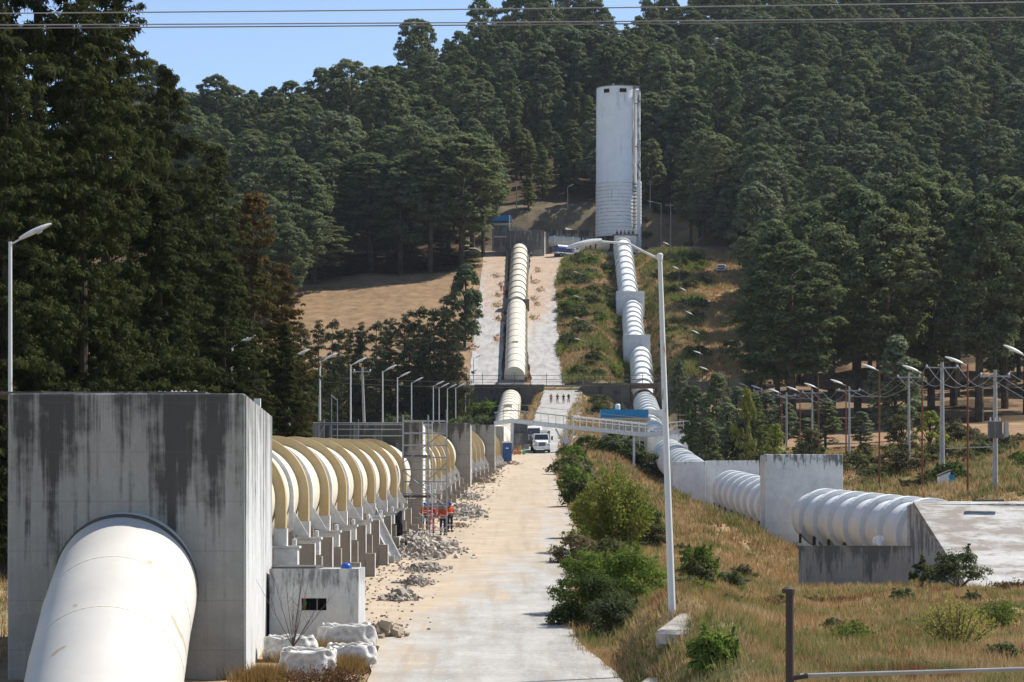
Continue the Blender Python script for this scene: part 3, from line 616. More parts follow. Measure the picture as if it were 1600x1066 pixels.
def ringed_section(y0, y1, ys, label, block_label, straps=True, tint=None):
    root = thing('water_pipe', (float(axis_at(LPIPE, y0)[0]), y0, float(axis_at(LPIPE, y0)[1])-2), label, 'pipe', None)
    pipe_tube(LPIPE, y0, y1, 1.95).build('pipe_shell', M['pipe_cream'], root, smooth=True)
    for i, y in enumerate(ys):
        flange(LPIPE, y, 1.9, 2.30, 0.5, 32, legs=1.0).build('stiffening_ring', M['ring_ochre'], root, bevel=0.015)
        c, d, u, v = frame_at(LPIPE, y)
        for s in (-1, 1): MB().box((c.x+s*2.11, y, c.z-1.0-.45), (.46, .54, .9)).build('ring_foot', M['strap'], root)
        if straps:
            yy = y+3.6
            if yy < y1-1:
                flange(LPIPE, yy, 1.9, 2.09, 0.3, 32, legs=1.25).build('strap', M['strap'], root)
                cx, cz = axis_at(LPIPE, yy)
                MB().prism([(cx+2.0, yy-.05, cz-1.2), (cx+2.1, yy-.05, cz-.55), (cx+2.62, yy-.05, cz-1.42), (cx+2.0, yy-.05, cz-1.42)], (0, .1, 0)).build('bracket', M['strap'], root)
    return root
def all_piers(ys, where, straps=True, dy=3.6):
    for i, y in enumerate(ys):
        cx, cz = axis_at(LPIPE, y); g = H(float(cx)+2.6, y)
        r = thing('bearing_post', (cx, y, g), f'low concrete bearing post under the {ordinal(i)} ochre ring {where}', 'pier', 'bearing posts under the cream pipe')
        for s in (-1, 1):
            MB().box((cx+s*2.45, y, (cz-2.35+g)/2-.4), (.72, .62, max(.5, cz-2.35-g+.8))).build('post_shaft', M['pier'], r)
            MB().box((cx+s*2.3, y, cz-2.0), (.86, .74, .6)).build('bearing_box', M['strap'], r, bevel=.02)
            MB().box((cx+s*2.3, y, cz-1.66), (1.0, .84, .08)).build('bearing_cap', M['strap'], r)
            MB().lathe([(.001, -.1), (.08, -.1), (.08, .12), (.001, .14)], (cx+s*2.62, y-.3, cz-1.5), 8).build('bolt', M['strap'], r)
        if straps:
            yy = y+dy; cx, cz = axis_at(LPIPE, yy)
            pier(float(cx)+2.35, yy, float(cz)-1.38, H(float(cx)+3, yy), f'stepped grey concrete pier with white edge, {ordinal(i)} {where}', 5.2)
S1 = [91.2, 98, 106, 114, 122, 130, 138, 146, 154]
ringed_section(89, 163, S1, 'cream pipe with wide ochre rings between the huge near block and the scaffold', '')
all_piers(S1[:-1], 'counting away from the huge near block', dy=3.6)
S2 = [177, 185, 193, 201, 209, 217]
ringed_section(168, 227, S2, 'cream ringed pipe seen through and beyond the scaffold tower', '')
all_piers(S2, 'beyond the scaffolded block')
S3 = [236, 242, 248, 254, 260]
ringed_section(231, 268, S3, 'short ochre-ringed pipe length between the third and fourth grey blocks', '')
all_piers(S3, 'beyond the third grey block', dy=2.8)
S4 = [276, 282, 288, 294, 300]
ringed_section(271, 308, S4, 'far short ochre-ringed pipe length before the portable toilet', '')
all_piers(S4, 'beyond the fourth grey block', dy=2.8)
# blocks 2..5
def blk(px_r, Y, depth, ytop, wd, label, mat='block', sh=0.0):
    x1 = X_(px_r, Y); g = H(x1, Y)-0.6
    r, _ = wedge_block('anchor_block', x1-wd, x1, Y, Y+depth, g, Z_(ytop, Y), M[mat], label, grp='grey anchor blocks of the left pipe', x_shift=sh)
    MB().box((x1+.012, Y+depth*.5, (g+Z_(ytop, Y))/2), (.03, depth*.9, Z_(ytop, Y)-g-.3)).build('limewashed_side', M['pier_edge'], r)
    return r
blk(660, 163, 5, 660, 7.0, 'grey concrete block with sooty top behind the scaffold tower')
blk(735, 227, 4, 661, 6.4, 'tall grey concrete block just beyond the scaffold tower, third along the pipe')
blk(773, 268, 4, 664, 6.2, 'grey block along the left pipe, fourth from the camera')
blk(787, 308, 4, 666, 6.0, 'farthest grey block of the left pipe, beside the portable toilet')
# smooth lower run to the cross road wall
root = thing('water_pipe', (-1.5, 400, 12), 'smooth cream pipe running from the footbridge up to the dark retaining wall', 'pipe')
pipe_tube(LPIPE, 310, 508, 2.05, 4).build('pipe_shell', M['pipe_cream'], root, smooth=True)
for y in np.arange(380, 506, 7.5): flange(LPIPE, float(y), 2.0, 2.12, .16, 36).build('weld_band', M['ring_tan'], root)
MB().box((float(axis_at(LPIPE, 455)[0]), 455, float(axis_at(LPIPE, 455)[1])+2.2), (1.4, .9, .5)).build('hatch_box', M['tan_wall'], root)
# upper run of the left pipe
root = thing('water_pipe', (.7, 521, 28.2), 'long cream pipe climbing the hill beside the dirt track, below the collar block', 'pipe')
pipe_tube(UPIPE, 521, 581, 2.1, 4).build('pipe_shell', M['pipe_cream'], root, smooth=True)
for y in np.arange(526, 581, 5.2): flange(UPIPE, float(y), 2.0, 2.17, .14, 36).build('weld_band', M['ring_tan'], root)
c_, d_, u_, v_ = frame_at(UPIPE, 541); MB().box(c_+v_*2.1, (1.1, .9, .35)).build('hatch_box', M['tan_wall'], root)
for y in np.arange(524, 580, 3.4):
    c, d, u, v = frame_at(UPIPE, float(y)); mb = MB()
    mb.box((c.x+2.35, y, c.z-.3), (.35, .5, 1.1)); mb.build('side_support', M['pier_edge'], root)
root = thing('water_pipe', (1.4, 583, 48), 'cream pipe with dark thin rings on the hill top, above the collar block', 'pipe')
pipe_tube(UPIPE, 584, 646, 2.0, 4).build('pipe_shell', M['pipe_cream'], root, smooth=True)
for y in np.arange(588, 645, 6.1): flange(UPIPE, float(y), 1.9, 2.2, .28, 36).build('stiffening_ring', M['ring_tan'], root)
for y in np.arange(586, 640, 3.4):
    c, d, u, v = frame_at(UPIPE, float(y)); MB().box((c.x+2.25, y, c.z-.4), (.35, .5, 1.0)).build('side_support', M['pier_edge'], root)
r, _ = wedge_block('collar_block', X_(788, 582), X_(827, 582), 581, 584.5, 46.2, Z_(468, 582), M['wall_dark'], 'narrow dark concrete collar clasping the cream hillside pipe halfway up')
# footing under the pipe end at the cross road
r, _ = wedge_block('pipe_footing', X_(778, 517), X_(820, 517), 517, 520.8, 26.5, Z_(606, 517)+1.0, M['pier_edge'], 'pale concrete footing at the lower end of the cream hillside pipe', 'footing')
MB().box((X_(799, 517), 518.9, Z_(606, 517)+1.3), (5.6, 3.4, .5)).build('footing_cap', M['wall_dark'], r)

# --- right white pipe
def white_run(y0, y1, ys, label, th=.34, r=2.0, ro=2.38, bolts=False):
    root = thing('water_pipe', (float(axis_at(RPIPE, y0)[0]), y0, float(axis_at(RPIPE, y0)[1])-2.4), label, 'pipe')
    pipe_tube(RPIPE, y0, y1, r).build('pipe_shell', M['pipe_white'], root, smooth=True)
    for y in ys:
        flange(RPIPE, float(y), r-.06, ro, th, 44).build('stiffening_ring', M['ring_white'], root, smooth=False, bevel=.03)
        if bolts:
            c, d, u, v = frame_at(RPIPE, float(y))
            MB().box((c.x-2.1, y, c.z-1.55), (.16, .5, .75)).build('foot_plate', M['rust'], root)
    return root
rt = white_run(163.7, 206, np.arange(166.0, 206, 5.9), 'white ringed pipe between the tall white block and the sloping slab roof', bolts=True, th=1.3)
for (px, py, Y) in ((1373, 846, 163), (1278, 826, 195)):
    p = P(px, py, Y); MB().lathe([(.02, -.25), (.35, -.25), (.35, -.12), (.12, -.12), (.12, .12), (.35, .12), (.35, .25), (.02, .25)], p, 14, axis=(0.3, -1, .2)).build('valve', M['ring_white'], rt)
    MB().tube([p, p-Vector((0, 0, 1.3))], .11, 8).build('drain_stub', M['ring_white'], rt)
white_run(212, 284, np.arange(231, 282, 7.2), 'white ringed pipe behind the tall white block, before the bend', bolts=True, th=1.2)
RP3 = [(21.2, 296, 4.6), (21.6, 302, 5.5), (22.4, 345, 8.3), (22.8, 374, 10.4)]
root = thing('water_pipe', (21.5, 296, 2.4), 'white ringed pipe climbing past the lamp post towards the footbridge', 'pipe')
MB().tube(RP3, 2.0, 48).build('pipe_shell', M['pipe_white'], root, smooth=True)
for y in np.arange(299, 373, 6.6): flange(RP3, float(y), 1.95, 2.38, 1.0, 44).build('stiffening_ring', M['ring_white'], root, bevel=.03)
white_run(378, 461, np.arange(386, 460, 8), 'short white pipe end seen behind the footbridge')
white_run(463, 517, np.arange(467, 516, 6.5), 'white ringed pipe passing under the brown bridge beam', th=.7)
white_run(518, 550.5, np.arange(522, 549, 5.0), 'white ringed pipe on the hillside just above the cross road', th=.5)
white_run(554, 591.5, np.arange(557, 590, 5.2), 'white ringed pipe on the hillside between two white blocks', th=.5)
white_run(595, 650, np.arange(599, 650, 6), 'highest white ringed pipe, climbing to the foot of the tower', th=.5)
def wblk(pl, pr, Y, depth, yt, yb, label, cap=False):
    z0 = Z_(yb, Y)-0.6
    r, _ = wedge_block('white_block', X_(pl, Y), X_(pr, Y), Y, Y+depth, z0, Z_(yt, Y), M['white_block'], label, grp='white anchor blocks of the right pipe')
    for o in r.children: o.location.z += 0
    return r
wblk(1195, 1317, 208, 4.0, 710, 842, 'tallest white painted block on the right pipe, nearest the slab roof')
wblk(1103, 1186, 286, 7, 720, 806, 'wide white block with black mould along its top, left behind the tallest one')
wblk(1051, 1103, 284.5, 8.5, 721, 806, 'narrow white block end hiding the pipe bend beside the lamp post')
wblk(1010, 1075, 375, 4, 673, 745, 'white block under the right end of the footbridge')
wblk(1002, 1039, 461, 3, 640, 690, 'small white block behind the footbridge, beside the blue roof')
wblk(974, 1016, 550.5, 3.6, 523, 565, 'white hillside block, the lower of the two')
wblk(963, 1007, 591.5, 3.6, 455, 492, 'white hillside block, the upper of the two')
# brown bridge beam over the white pipe
r = thing('road_bridge', (26.5, 508, 27.2), 'dark brown beam bridging the white pipe at the cross road', 'bridge')
MB().box((27.5, 507.2, 27.75), (9.6, .6, 1.1)).build('beam', M['brown_beam'], r)
MB().box((27.5, 511.9, 28.1), (9.6, 8.6, .35)).build('deck', M['brown_beam'], r)

# sloping slab roof (abutment) at the right, and the grey wall in front
r = thing('sloping_abutment', (30, 158, -4), 'long white concrete abutment with sloping slab roof swallowing the near end of the white pipe', 'abutment')
xa, xb, xc = X_(1438, 160), X_(1504, 150), 60
zt = Z_(783, 160); zb = -4.4
MB().prism([(25.25, 163.75, zb), (25.25, 163.75, zt-.30), (25.4, 161.8, zt-.08), (26.35, 148.6, zb+.6), (26.35, 148.6, zb)], (.6, .05, 0)).build('side_wall', M['box_white'], r)
# roof slab with real thickness: from the high rear edge down to the low front edge
v = [(25.35, 161.8, zt), (xc, 163, zt), (xc, 146.5, zb+.75), (26.4, 148.2, zb+.85)]
mb = MB(); mb.prism(v, (0, 0, -.4)); mb.build('roof_slab', M['slab'], r)
MB().box(((xa+xc)/2+.3, 163.5, (zt+zb)/2-.1), (xc-xa, 4.4, zt-zb-.15)).build('rear_mass', M['box_white'], r)
MB().box((X_(1560, 160)-.6, 160.2, zt+.03), (1.9, .5, .12)).build('roof_hatch', M['wall_dark'], r)
r = thing('low_wall', (X_(1336, 150), 150, -4), 'low grey block wall with dark streaks in front of the white ringed pipe', 'wall')
MB().box((X_(1336, 150), 150.15, (Z_(855, 150)-4.9)/2), (6.56, .3, Z_(855, 150)+4.9)).build('masonry', M['wall_grey'], r)
MB().box((X_(1336, 150), 150.15, Z_(855, 150)+.04), (6.66, .36, .09)).build('coping', M['wall_grey'], r)

# low white chamber beside the near block
r = thing('valve_chamber', (X_(497, 86), 86, -4.3), 'low whitish concrete chamber with small opening, beside the huge near block', 'chamber')
x0, x1 = X_(421, 86), X_(560, 86); zt = Z_(889, 86); zb = -4.6; wx0, wx1, wz0, wz1 = X_(471, 86), X_(510, 86), Z_(954, 86), Z_(935, 86)
mb = MB(); Yc = 86
for (a, b, c, d) in ((x0, wx0, zb, zt), (wx1, x1, zb, zt), (wx0, wx1, zb, wz0), (wx0, wx1, wz1, zt)): mb.box(((a+b)/2, Yc+.1, (c+d)/2), (b-a, .2, d-c))
mb.box((x1-.1, Yc+2.1, (zb+zt)/2), (.2, 3.8, zt-zb)); mb.box((x0+.1, Yc+2.1, (zb+zt)/2), (.2, 3.8, zt-zb)); mb.box(((x0+x1)/2, Yc+3.9, (zb+zt)/2), (x1-x0-.4, .2, zt-zb))
mb.build('chamber_wall', M['box_white'], r)
MB().box(((x0+x1)/2-.7, Yc+2, zt+.04), (x1-x0-1.5, 3.6, .07)).build('cover_slab', M['pole_dark'], r)
MB().box(((x0+x1)/2, Yc+2, zt-.12), (x1-x0-.42, 3.55, .2)).build('roof', M['box_white'], r)
mb = MB(); mb.bar((wx0+.52, Yc+.1, wz0), (wx0+.52, Yc+.1, wz1), .015); mb.build('opening_bar', M['steel'], r)
MB().box((wx0+.07, Yc+.5, (wz0+wz1)/2), (.1, .1, wz1-wz0)).build('striped_sheet', M['orange_plastic'], r)
MB().box((wx0+.09, Yc+.47, (wz0+wz1)/2+.03), (.1, .1, .12)).build('striped_sheet', M['green_plastic'], r)
r = tag(MB().lathe([(.19, 0), (.19, .05), (.17, .13), (.1, .19), (.001, .21)], (X_(541, 86.4), 86.4, zt+.0), 16).build('hard_hat', M['helmet'], smooth=True), 'blue hard hat left on top of the low whitish chamber', 'helmet')

# --- tower
TX, TY, TR, TZ0, TZ1 = X_(965.5, 660), 661, 5.6, 74.4, Z_(138, 660)
root = thing('surge_tower', (TX, TY, 70), 'tall white cylindrical concrete tower with mould streaks at the head of the pipes', 'tower')
mb = MB(); mb.lathe([(TR-.35, TZ0), (TR+.18, TZ0), (TR+.04, TZ0+14.2), (TR+.02, TZ0+14.25), (TR-.08, TZ1-.8), (TR-.08, TZ1-.001), (TR-.4, TZ1), (TR-.4, TZ1-2.4), (.01, TZ1-2.5)], (TX, TY, 0), 96)
sh = mb.build('shaft', M['tower'], root, smooth=True)
MB().lathe([(TR-.3, TZ1-.05), (TR+.12, TZ1-.05), (TR+.12, TZ1+.22), (TR-.3, TZ1+.22), (TR-.3, TZ1-.05)], (TX, TY, 0), 64).build('rim', M['pole_dark'], root)
def on_tower(px, z, out=0.02):
    x = X_(px, 655.5)-TX; y = -math.sqrt(max(0.01, TR*TR-x*x)); return Vector((TX+x, TY+y, z)), math.atan2(y, x)
for px, wd, mt in ((948, 1.5, 'hole'), (973.5, 1.75, 'hole'), (931.5, .7, 'wall_grey')):
    p, a = on_tower(px, Z_(140.5, 655)); MB().box(p, (.25, wd, .95), rz=a).build('window', M[mt], root)
for zc in np.arange(TZ0+.3, TZ0+13.8, .95):
    MB().lathe([(TR+.1, zc), (TR+.20, zc+.02), (TR+.20, zc+.05), (TR+.1, zc+.08)], (TX, TY, 0), 72).build('lift_joint', M['white_block'], root, smooth=False)
# ventilation stack clinging to the right flank
sx = X_(998.5, 656); mb = MB(); prof = []
z = 70.0
while z < Z_(285, 656): prof += [(.66, z), (.66, z+.62), (.56, z+.7), (.56, z+.85)]; z += .92
mb.lathe(prof, (sx, 656.5, 0), 20); mb.build('ribbed_duct', M['ring_white'], root)
MB().lathe([(.5, Z_(285, 656)), (.5, TZ1-1)], (sx-.1, 657, 0), 16).build('upper_duct', M['white_block'], root, smooth=True)
MB().bar((X_(1001, 657), 657, 70), (X_(999, 657), 657, Z_(112, 657)), .09).build('mast', M['pole_dark'], root)
for zz in (TZ0+3, TZ0+12, TZ0+23, TZ0+34): MB().box((sx-.2, 657, zz), (1.6, .2, .25)).build('duct_bracket', M['pole_dark'], root)
MB().lathe([(.12, 0), (.12, .5), (.28, .5), (.28, .9)], (X_(958, 660), TY-2, TZ1+.0), 10).build('vent', M['white'], root)
# open base with columns
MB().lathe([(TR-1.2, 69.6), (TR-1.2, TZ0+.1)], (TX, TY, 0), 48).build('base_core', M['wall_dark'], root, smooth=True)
for k in range(14):
    a = 2*math.pi*k/14; MB().box((TX+math.cos(a)*(TR-.4), TY+math.sin(a)*(TR-.4), 72), (.7, .5, 4.9), rz=a).build('column', M['wall_grey'], root)
r = thing('gate_house', (X_(977, 651), 651, 69.8), 'small white valve house with rusty gear on its roof, at the foot of the tower', 'building')
MB().box((X_(977, 651), 652, 71.6), (5.6, 4, 4.4)).build('wall', M['white_block'], r)
MB().box((X_(977, 651), 651.9, 73.9), (6.4, 4.6, .28)).build('roof', M['wall_grey'], r)
for k in range(5): MB().lathe([(.3, 0), (.3, .8), (.12, .8), (.12, 1.3), (.35, 1.35), (.35, 1.45)], (X_(964+k*6.2, 651), 651, 74.0), 8).build('valve_gear', M['brown_beam'], r)
MB().bar((X_(962, 650), 650, 75.2), (X_(992, 650), 650, 75.2), .07).build('railing', M['white'], r)
for dx in (-2.75, 0, 2.75): MB().bar((X_(977, 650)+dx, 650, 74), (X_(977, 650)+dx, 650, 75.2), .05).build('railing_post', M['white'], r)

# hill-top junction block and horizontal pipe
r, _ = wedge_block('junction_block', X_(791, 643), X_(850, 643), 642, 652, 66.6, Z_(361, 643), M['wall_grey'], 'big grey concrete block on the hill top where the cream pipe turns')
MB().prism([(X_(850, 643)+.02, 643.6, 66.8), (X_(862, 652), 652, 66.8), (X_(862, 652), 652, Z_(361, 643)), (X_(850, 643)+.02, 643.6, Z_(361, 643)+.01)], (-.5, .3, 0)).build('side_wall', M['block'], r)
HP = [(X_(855, 652), 650, 72.2), (X_(895, 652), 651, 72.0), (X_(930, 652), 652, 71.7), (X_(948, 652), 654, 71.5)]
r = thing('water_pipe', (12, 650, 70), 'horizontal cream pipe on the hill top leading to the tower', 'pipe')
MB().tube(HP, 1.45, 32).build('pipe_shell', M['pipe_cream'], r, smooth=True)
for px in (866, 880, 895, 908, 914, 922, 930): MB().lathe([(1.4, -.16), (1.7, -.16), (1.7, .16), (1.4, .16)], (X_(px, 652), 650+(px-855)/45., 72.2-(px-855)*.0065), 28, axis=(1, .04, -.01)).build('flange', M['ring_white'] if px < 900 else M['rust'], r)
r = thing('guard_house', (X_(786, 660), 662, 70), 'small guard building with bright blue parapet on the hill top', 'building')
MB().box((X_(784, 660), 664, 74.0), (5.0, 4, 8.2)).build('wall', M['wall_grey'], r)
MB().box((X_(784, 660), 664, 79.6), (5.1, 4.2, 1.5)).build('parapet', M['blue_roof'], r)
MB().box((X_(785, 660), 661.95, 78.0), (4.2, .12, .5)).build('lintel', M['tan_wall'], r)
MB().box((X_(787, 660), 661.95, 76.6), (1.9, .1, 1.6)).build('window', M['glass'], r)
MB().box((X_(785, 660), 661.95, 74.8), (4.4, .12, .4)).build('band', M['tan_wall'], r)
MB().bar((X_(796, 660), 661.5, 70), (X_(796, 660), 661.5, 80.3), .16).build('corner_post', M['white'], r)
r = thing('retaining_wall', (X_(905, 668), 668, 70), 'pale retaining wall behind the hill top yard, left of the tower', 'wall')
MB().box((X_(895, 668), 668, 73.5), (13.5, .6, 7.5)).build('wall_face', M['block'], r)
for k in range(4): MB().box((X_(862+k*22, 667), 667.5, 73.5), (.3, .3, 7.6)).build('buttress', M['wall_grey'], r)
r = thing('rock_cut', (X_(860, 674), 674, 70), 'bare grey rock face cut into the hill behind the tower yard', 'rock face')
rs = np.random.RandomState(8); mb = MB(); vs = []; nxr, nzr = 44, 10
for i in range(nxr):
    for j in range(nzr):
        x = 0+i*.62; zz = j/9.0; y = 672.5+zz*7+rs.randn()*.7+math.sin(i*.6)*1.5
        vs.append((x, y, 70+zz*(7.2+1.2*math.sin(i*.35)-abs(i-20)*.1)+rs.randn()*.25))
fs = [(i*nzr+j, (i+1)*nzr+j, (i+1)*nzr+j+1, i*nzr+j+1) for i in range(nxr-1) for j in range(nzr-1)]
for j in range(0): pass
mb.add(vs, fs); bk = [(v_[0], v_[1]+6, v_[2]-1) for v_ in vs]; o = mb.build('rock_face', M['rock'], r)
sm = o.modifiers.new('thick', 'SOLIDIFY'); sm.thickness = 2.0
r = thing('vault_roof', (X_(815, 664), 662, 72), 'grey curved vault roof behind the hill top junction block', 'roof')
mb = MB(); mb.prism([(X_(797, 662), 661, 71)]+[(X_(797+k*7, 662), 661, 73.0+4.2*math.cos(k/10*math.pi/2)) for k in range(11)]+[(X_(868, 662), 661, 71)], (0, 4, 0)); mb.build('vault', M['culvert'], r)

# --- retaining walls of the cross road
def wall_poly(pts, th, name, label, mat='wall_dark', top=None):
    x0 = min(p[0] for p in pts); r = thing(name, (sum(p[0] for p in pts)/len(pts), pts[0][1], min(p[2] for p in pts)), label, 'wall')
    MB().prism(pts, (0, th, 0)).build('wall_face', M[mat], r); return r
Yw = 505.6
r = wall_poly([(X_(742, Yw), Yw, 17), (X_(822, Yw), Yw, 17), (X_(848, Yw), Yw, 26.0), (X_(851, Yw), Yw, 27.6), (X_(742, Yw), Yw, 27.6)], 1.2, 'retaining_wall', 'dark concrete retaining wall over the cream pipe, left of the pedestrians')
MB().box((X_(796, Yw), Yw-.1, 27.75), (13.8, 1.6, .3)).build('coping', M['wall_grey'], r)
r = wall_poly([(X_(908, Yw), Yw, 27.7), (X_(924, Yw), Yw, 22), (X_(960, Yw), Yw, 20), (X_(984, Yw), Yw, 20), (X_(984, Yw), Yw, 28.1)], 1.2, 'retaining_wall', 'dark concrete retaining wall between the paved road and the white pipe')
MB().box((X_(946, Yw), Yw-.1, 28.05), (9.7, 1.6, .3)).build('coping', M['wall_grey'], r)
r = wall_poly([(X_(1028, Yw), Yw, 19), (X_(1108, Yw), Yw, 21), (X_(1108, Yw), Yw, 28.6), (X_(1028, Yw), Yw, 28.4)], 1.2, 'retaining_wall', 'dark shaded retaining wall right of the white pipe')
# stone pitching on the bank right of the main road
def bank(name, rows, mat):
    vs = []; n = 6
    for (Y, pa, za, pb, zb_) in rows:
        for k in range(n+1): xx = X_(pa, Y)+(X_(pb, Y)-X_(pa, Y))*k/n; vs.append((xx, Y, (za if k == 0 else H(xx, Y)+.12 if k < n else H(xx, Y)-.15)+rs.randn()*.03))
    fs = [(i*(n+1)+j, i*(n+1)+j+1, (i+1)*(n+1)+j+1, (i+1)*(n+1)+j) for i in range(len(rows)-1) for j in range(n)]
    mb = MB(); mb.add(vs, fs); o = mb.build(name, M[mat]); return tag(o, kind='structure')
rows = [(Y, float(np.interp(Y, [342, 400, 482, 506], [874, 884, 898, 906])), float(strip(ROAD, Y)[2])+.03, float(np.interp(Y, [342, 400, 440, 482, 506], [922, 920, 912, 912, 910])), float(np.interp(Y, [342, 400, 440, 482, 506], [10.6, 16.3, 20.0, 23.6, 27.8]))) for Y in np.arange(342, 507, 4)]
bank('stone_bank', rows, 'stone_bank')
rows = [(Y, float(np.interp(Y, [95, 118, 154, 200, 265, 342], [879, 892, 905, 887, 871, 872])), float(strip(ROAD, Y)[2])+.02, float(np.interp(Y, [95, 118, 154, 200, 265, 342], [884, 905, 924, 902, 879, 878])), float(strip(ROAD, Y)[2])+float(np.interp(Y, [95, 118, 342], [-.15, -.35, -.4]))) for Y in np.arange(95, 343, 3)]
bank('road_shoulder', rows, 'stone_bank')

# ================================================================== VEGETATION
def fast_mesh(name, co, faces4=None, faces3=None, mat=None, smooth=False):
    me = bpy.data.meshes.new(name); me.vertices.add(len(co)); me.vertices.foreach_set('co', np.asarray(co, np.float32).ravel())
    q = faces4 if faces4 is not None else faces3; k = q.shape[1]
    me.loops.add(q.size); me.loops.foreach_set('vertex_index', q.ravel().astype(np.int32)); me.polygons.add(len(q)); me.polygons.foreach_set('loop_start', np.arange(0, q.size, k, dtype=np.int32))
    me.update(); me.validate()
    if mat: me.materials.append(mat)
    return me
def cards(c, nrm, size, rs, aspect=0.5, along=None):
    """rhombic leaf sprays: centres c, facing nrm, half length size"""
    n = len(c); nrm = nrm/np.maximum(np.linalg.norm(nrm, axis=1, keepdims=True), 1e-6)
    r = rs.randn(n, 3) if along is None else along+rs.randn(n, 3)*0.35
    u = np.cross(nrm, r); u /= np.maximum(np.linalg.norm(u, axis=1, keepdims=True), 1e-6); v = np.cross(nrm, u)
    if along is not None: u, v = v, u
    s = np.asarray(size).reshape(-1, 1)*np.ones((n, 1))
    bend = nrm*s*0.25*rs.randn(n, 1)
    co = np.stack([c-u*s+bend, c-v*s*aspect, c+u*s+bend, c+v*s*aspect], 1).reshape(-1, 3)
    return co, np.arange(4*n).reshape(n, 4)
def unit(rs, n): v = rs.randn(n, 3); return v/np.linalg.norm(v, axis=1, keepdims=True)
def clump_cards(cc, rad, per, size, rs, flat=0.6, up=0.35, aspect=0.5):
    """leaf cards over the shells of clumps at cc"""
    k = len(cc); d = unit(rs, k*per); d[:, 2] = np.where(d[:, 2] < -0.3, -d[:, 2]*0.6, d[:, 2])
    rr = (0.55+0.5*rs.rand(k*per, 1)); R = np.repeat(rad, per).reshape(-1, 1)
    off = d*rr*R; off[:, 2] *= flat; p = np.repeat(cc, per, 0)+off
    nrm = d+unit(rs, k*per)*0.42; nrm[:, 2] += up
    return cards(p, nrm, size*(0.6+0.8*rs.rand(k*per)), rs, aspect)
TREE_N = {}
def make_tree(kind, crown_co, crown_f, limbs, mat, label, cat='tree', trunk_mat='bark', name=None, crown_name='crown', group=None):
    root = thing(name or kind, (0, 0, -50), label, cat, group)
    mb = MB()
    for path, rad, n in limbs: mb.tube(path, rad, n)
    t = mb.build('trunk' if cat == 'tree' else 'stem', M[trunk_mat], root, smooth=True, world=False)
    me = fast_mesh(crown_name, crown_co, crown_f, mat=M[mat]); c = bpy.data.objects.new(crown_name, me); COL.objects.link(c); c.parent = root
    return root
def pine_round(seed, Hh=26, R=5.5, base=0.32, K=85, per=60, size=0.34, mat='pine', label='', name='pine_tree', top_pow=2.4, lean=0.3, crad=1.5, flat=0.72):
    rs = np.random.RandomState(seed); cc = []; rad = []
    nl = 5+rs.randint(4); lobes = [(rs.rand()*6.283, base+0.1+(1-base-.12)*rs.rand(), 0.5+0.5*rs.rand()) for _ in range(nl)]
    while len(cc) < K:
        t = rs.rand()**0.8; h = base+(1-base)*t
        prof = (1-t**top_pow)**0.55*(0.50+0.50*min(1, t*2.4))
        th = rs.rand()*6.283; bulge = 0.72+0.35*sum(max(0, math.cos(th-a))**3*math.exp(-((h-b)/.16)**2)*w_ for a, b, w_ in lobes)
        if vnoise(np.array([th*3+seed]), np.array([h*14]), 1.7, seed)[0] < -0.25: continue
        q = rs.rand()**0.35; r = R*prof*bulge*(0.35+0.65*q)
        cc.append((math.cos(th)*r+lean*h, math.sin(th)*r, h*Hh)); rad.append(crad*(0.65+0.6*rs.rand())*(1.1-0.35*t))
    cc = np.array(cc); rad = np.array(rad)
    co, f = clump_cards(cc, rad, per, size, rs, flat)
    limbs = [([(0, 0, -1.5), (lean*.3, 0.05, Hh*.35), (lean*.6, -.1, Hh*.7), (lean, 0, Hh*.96)], [R*.075, R*.058, R*.036, .05], 8)]
    for i in rs.choice(len(cc), min(16, K), replace=False):
        p = Vector(cc[i]); z0 = max(Hh*base*.8, p.z-1.8-rs.rand()*2); limbs.append(([(lean*z0/Hh, 0, z0), ((p.x*.5), p.y*.5, (z0+p.z)/2-.1), tuple(p)], [.13, .09, .04], 5))
    return make_tree(name, co, f, limbs, mat, label, name=name)
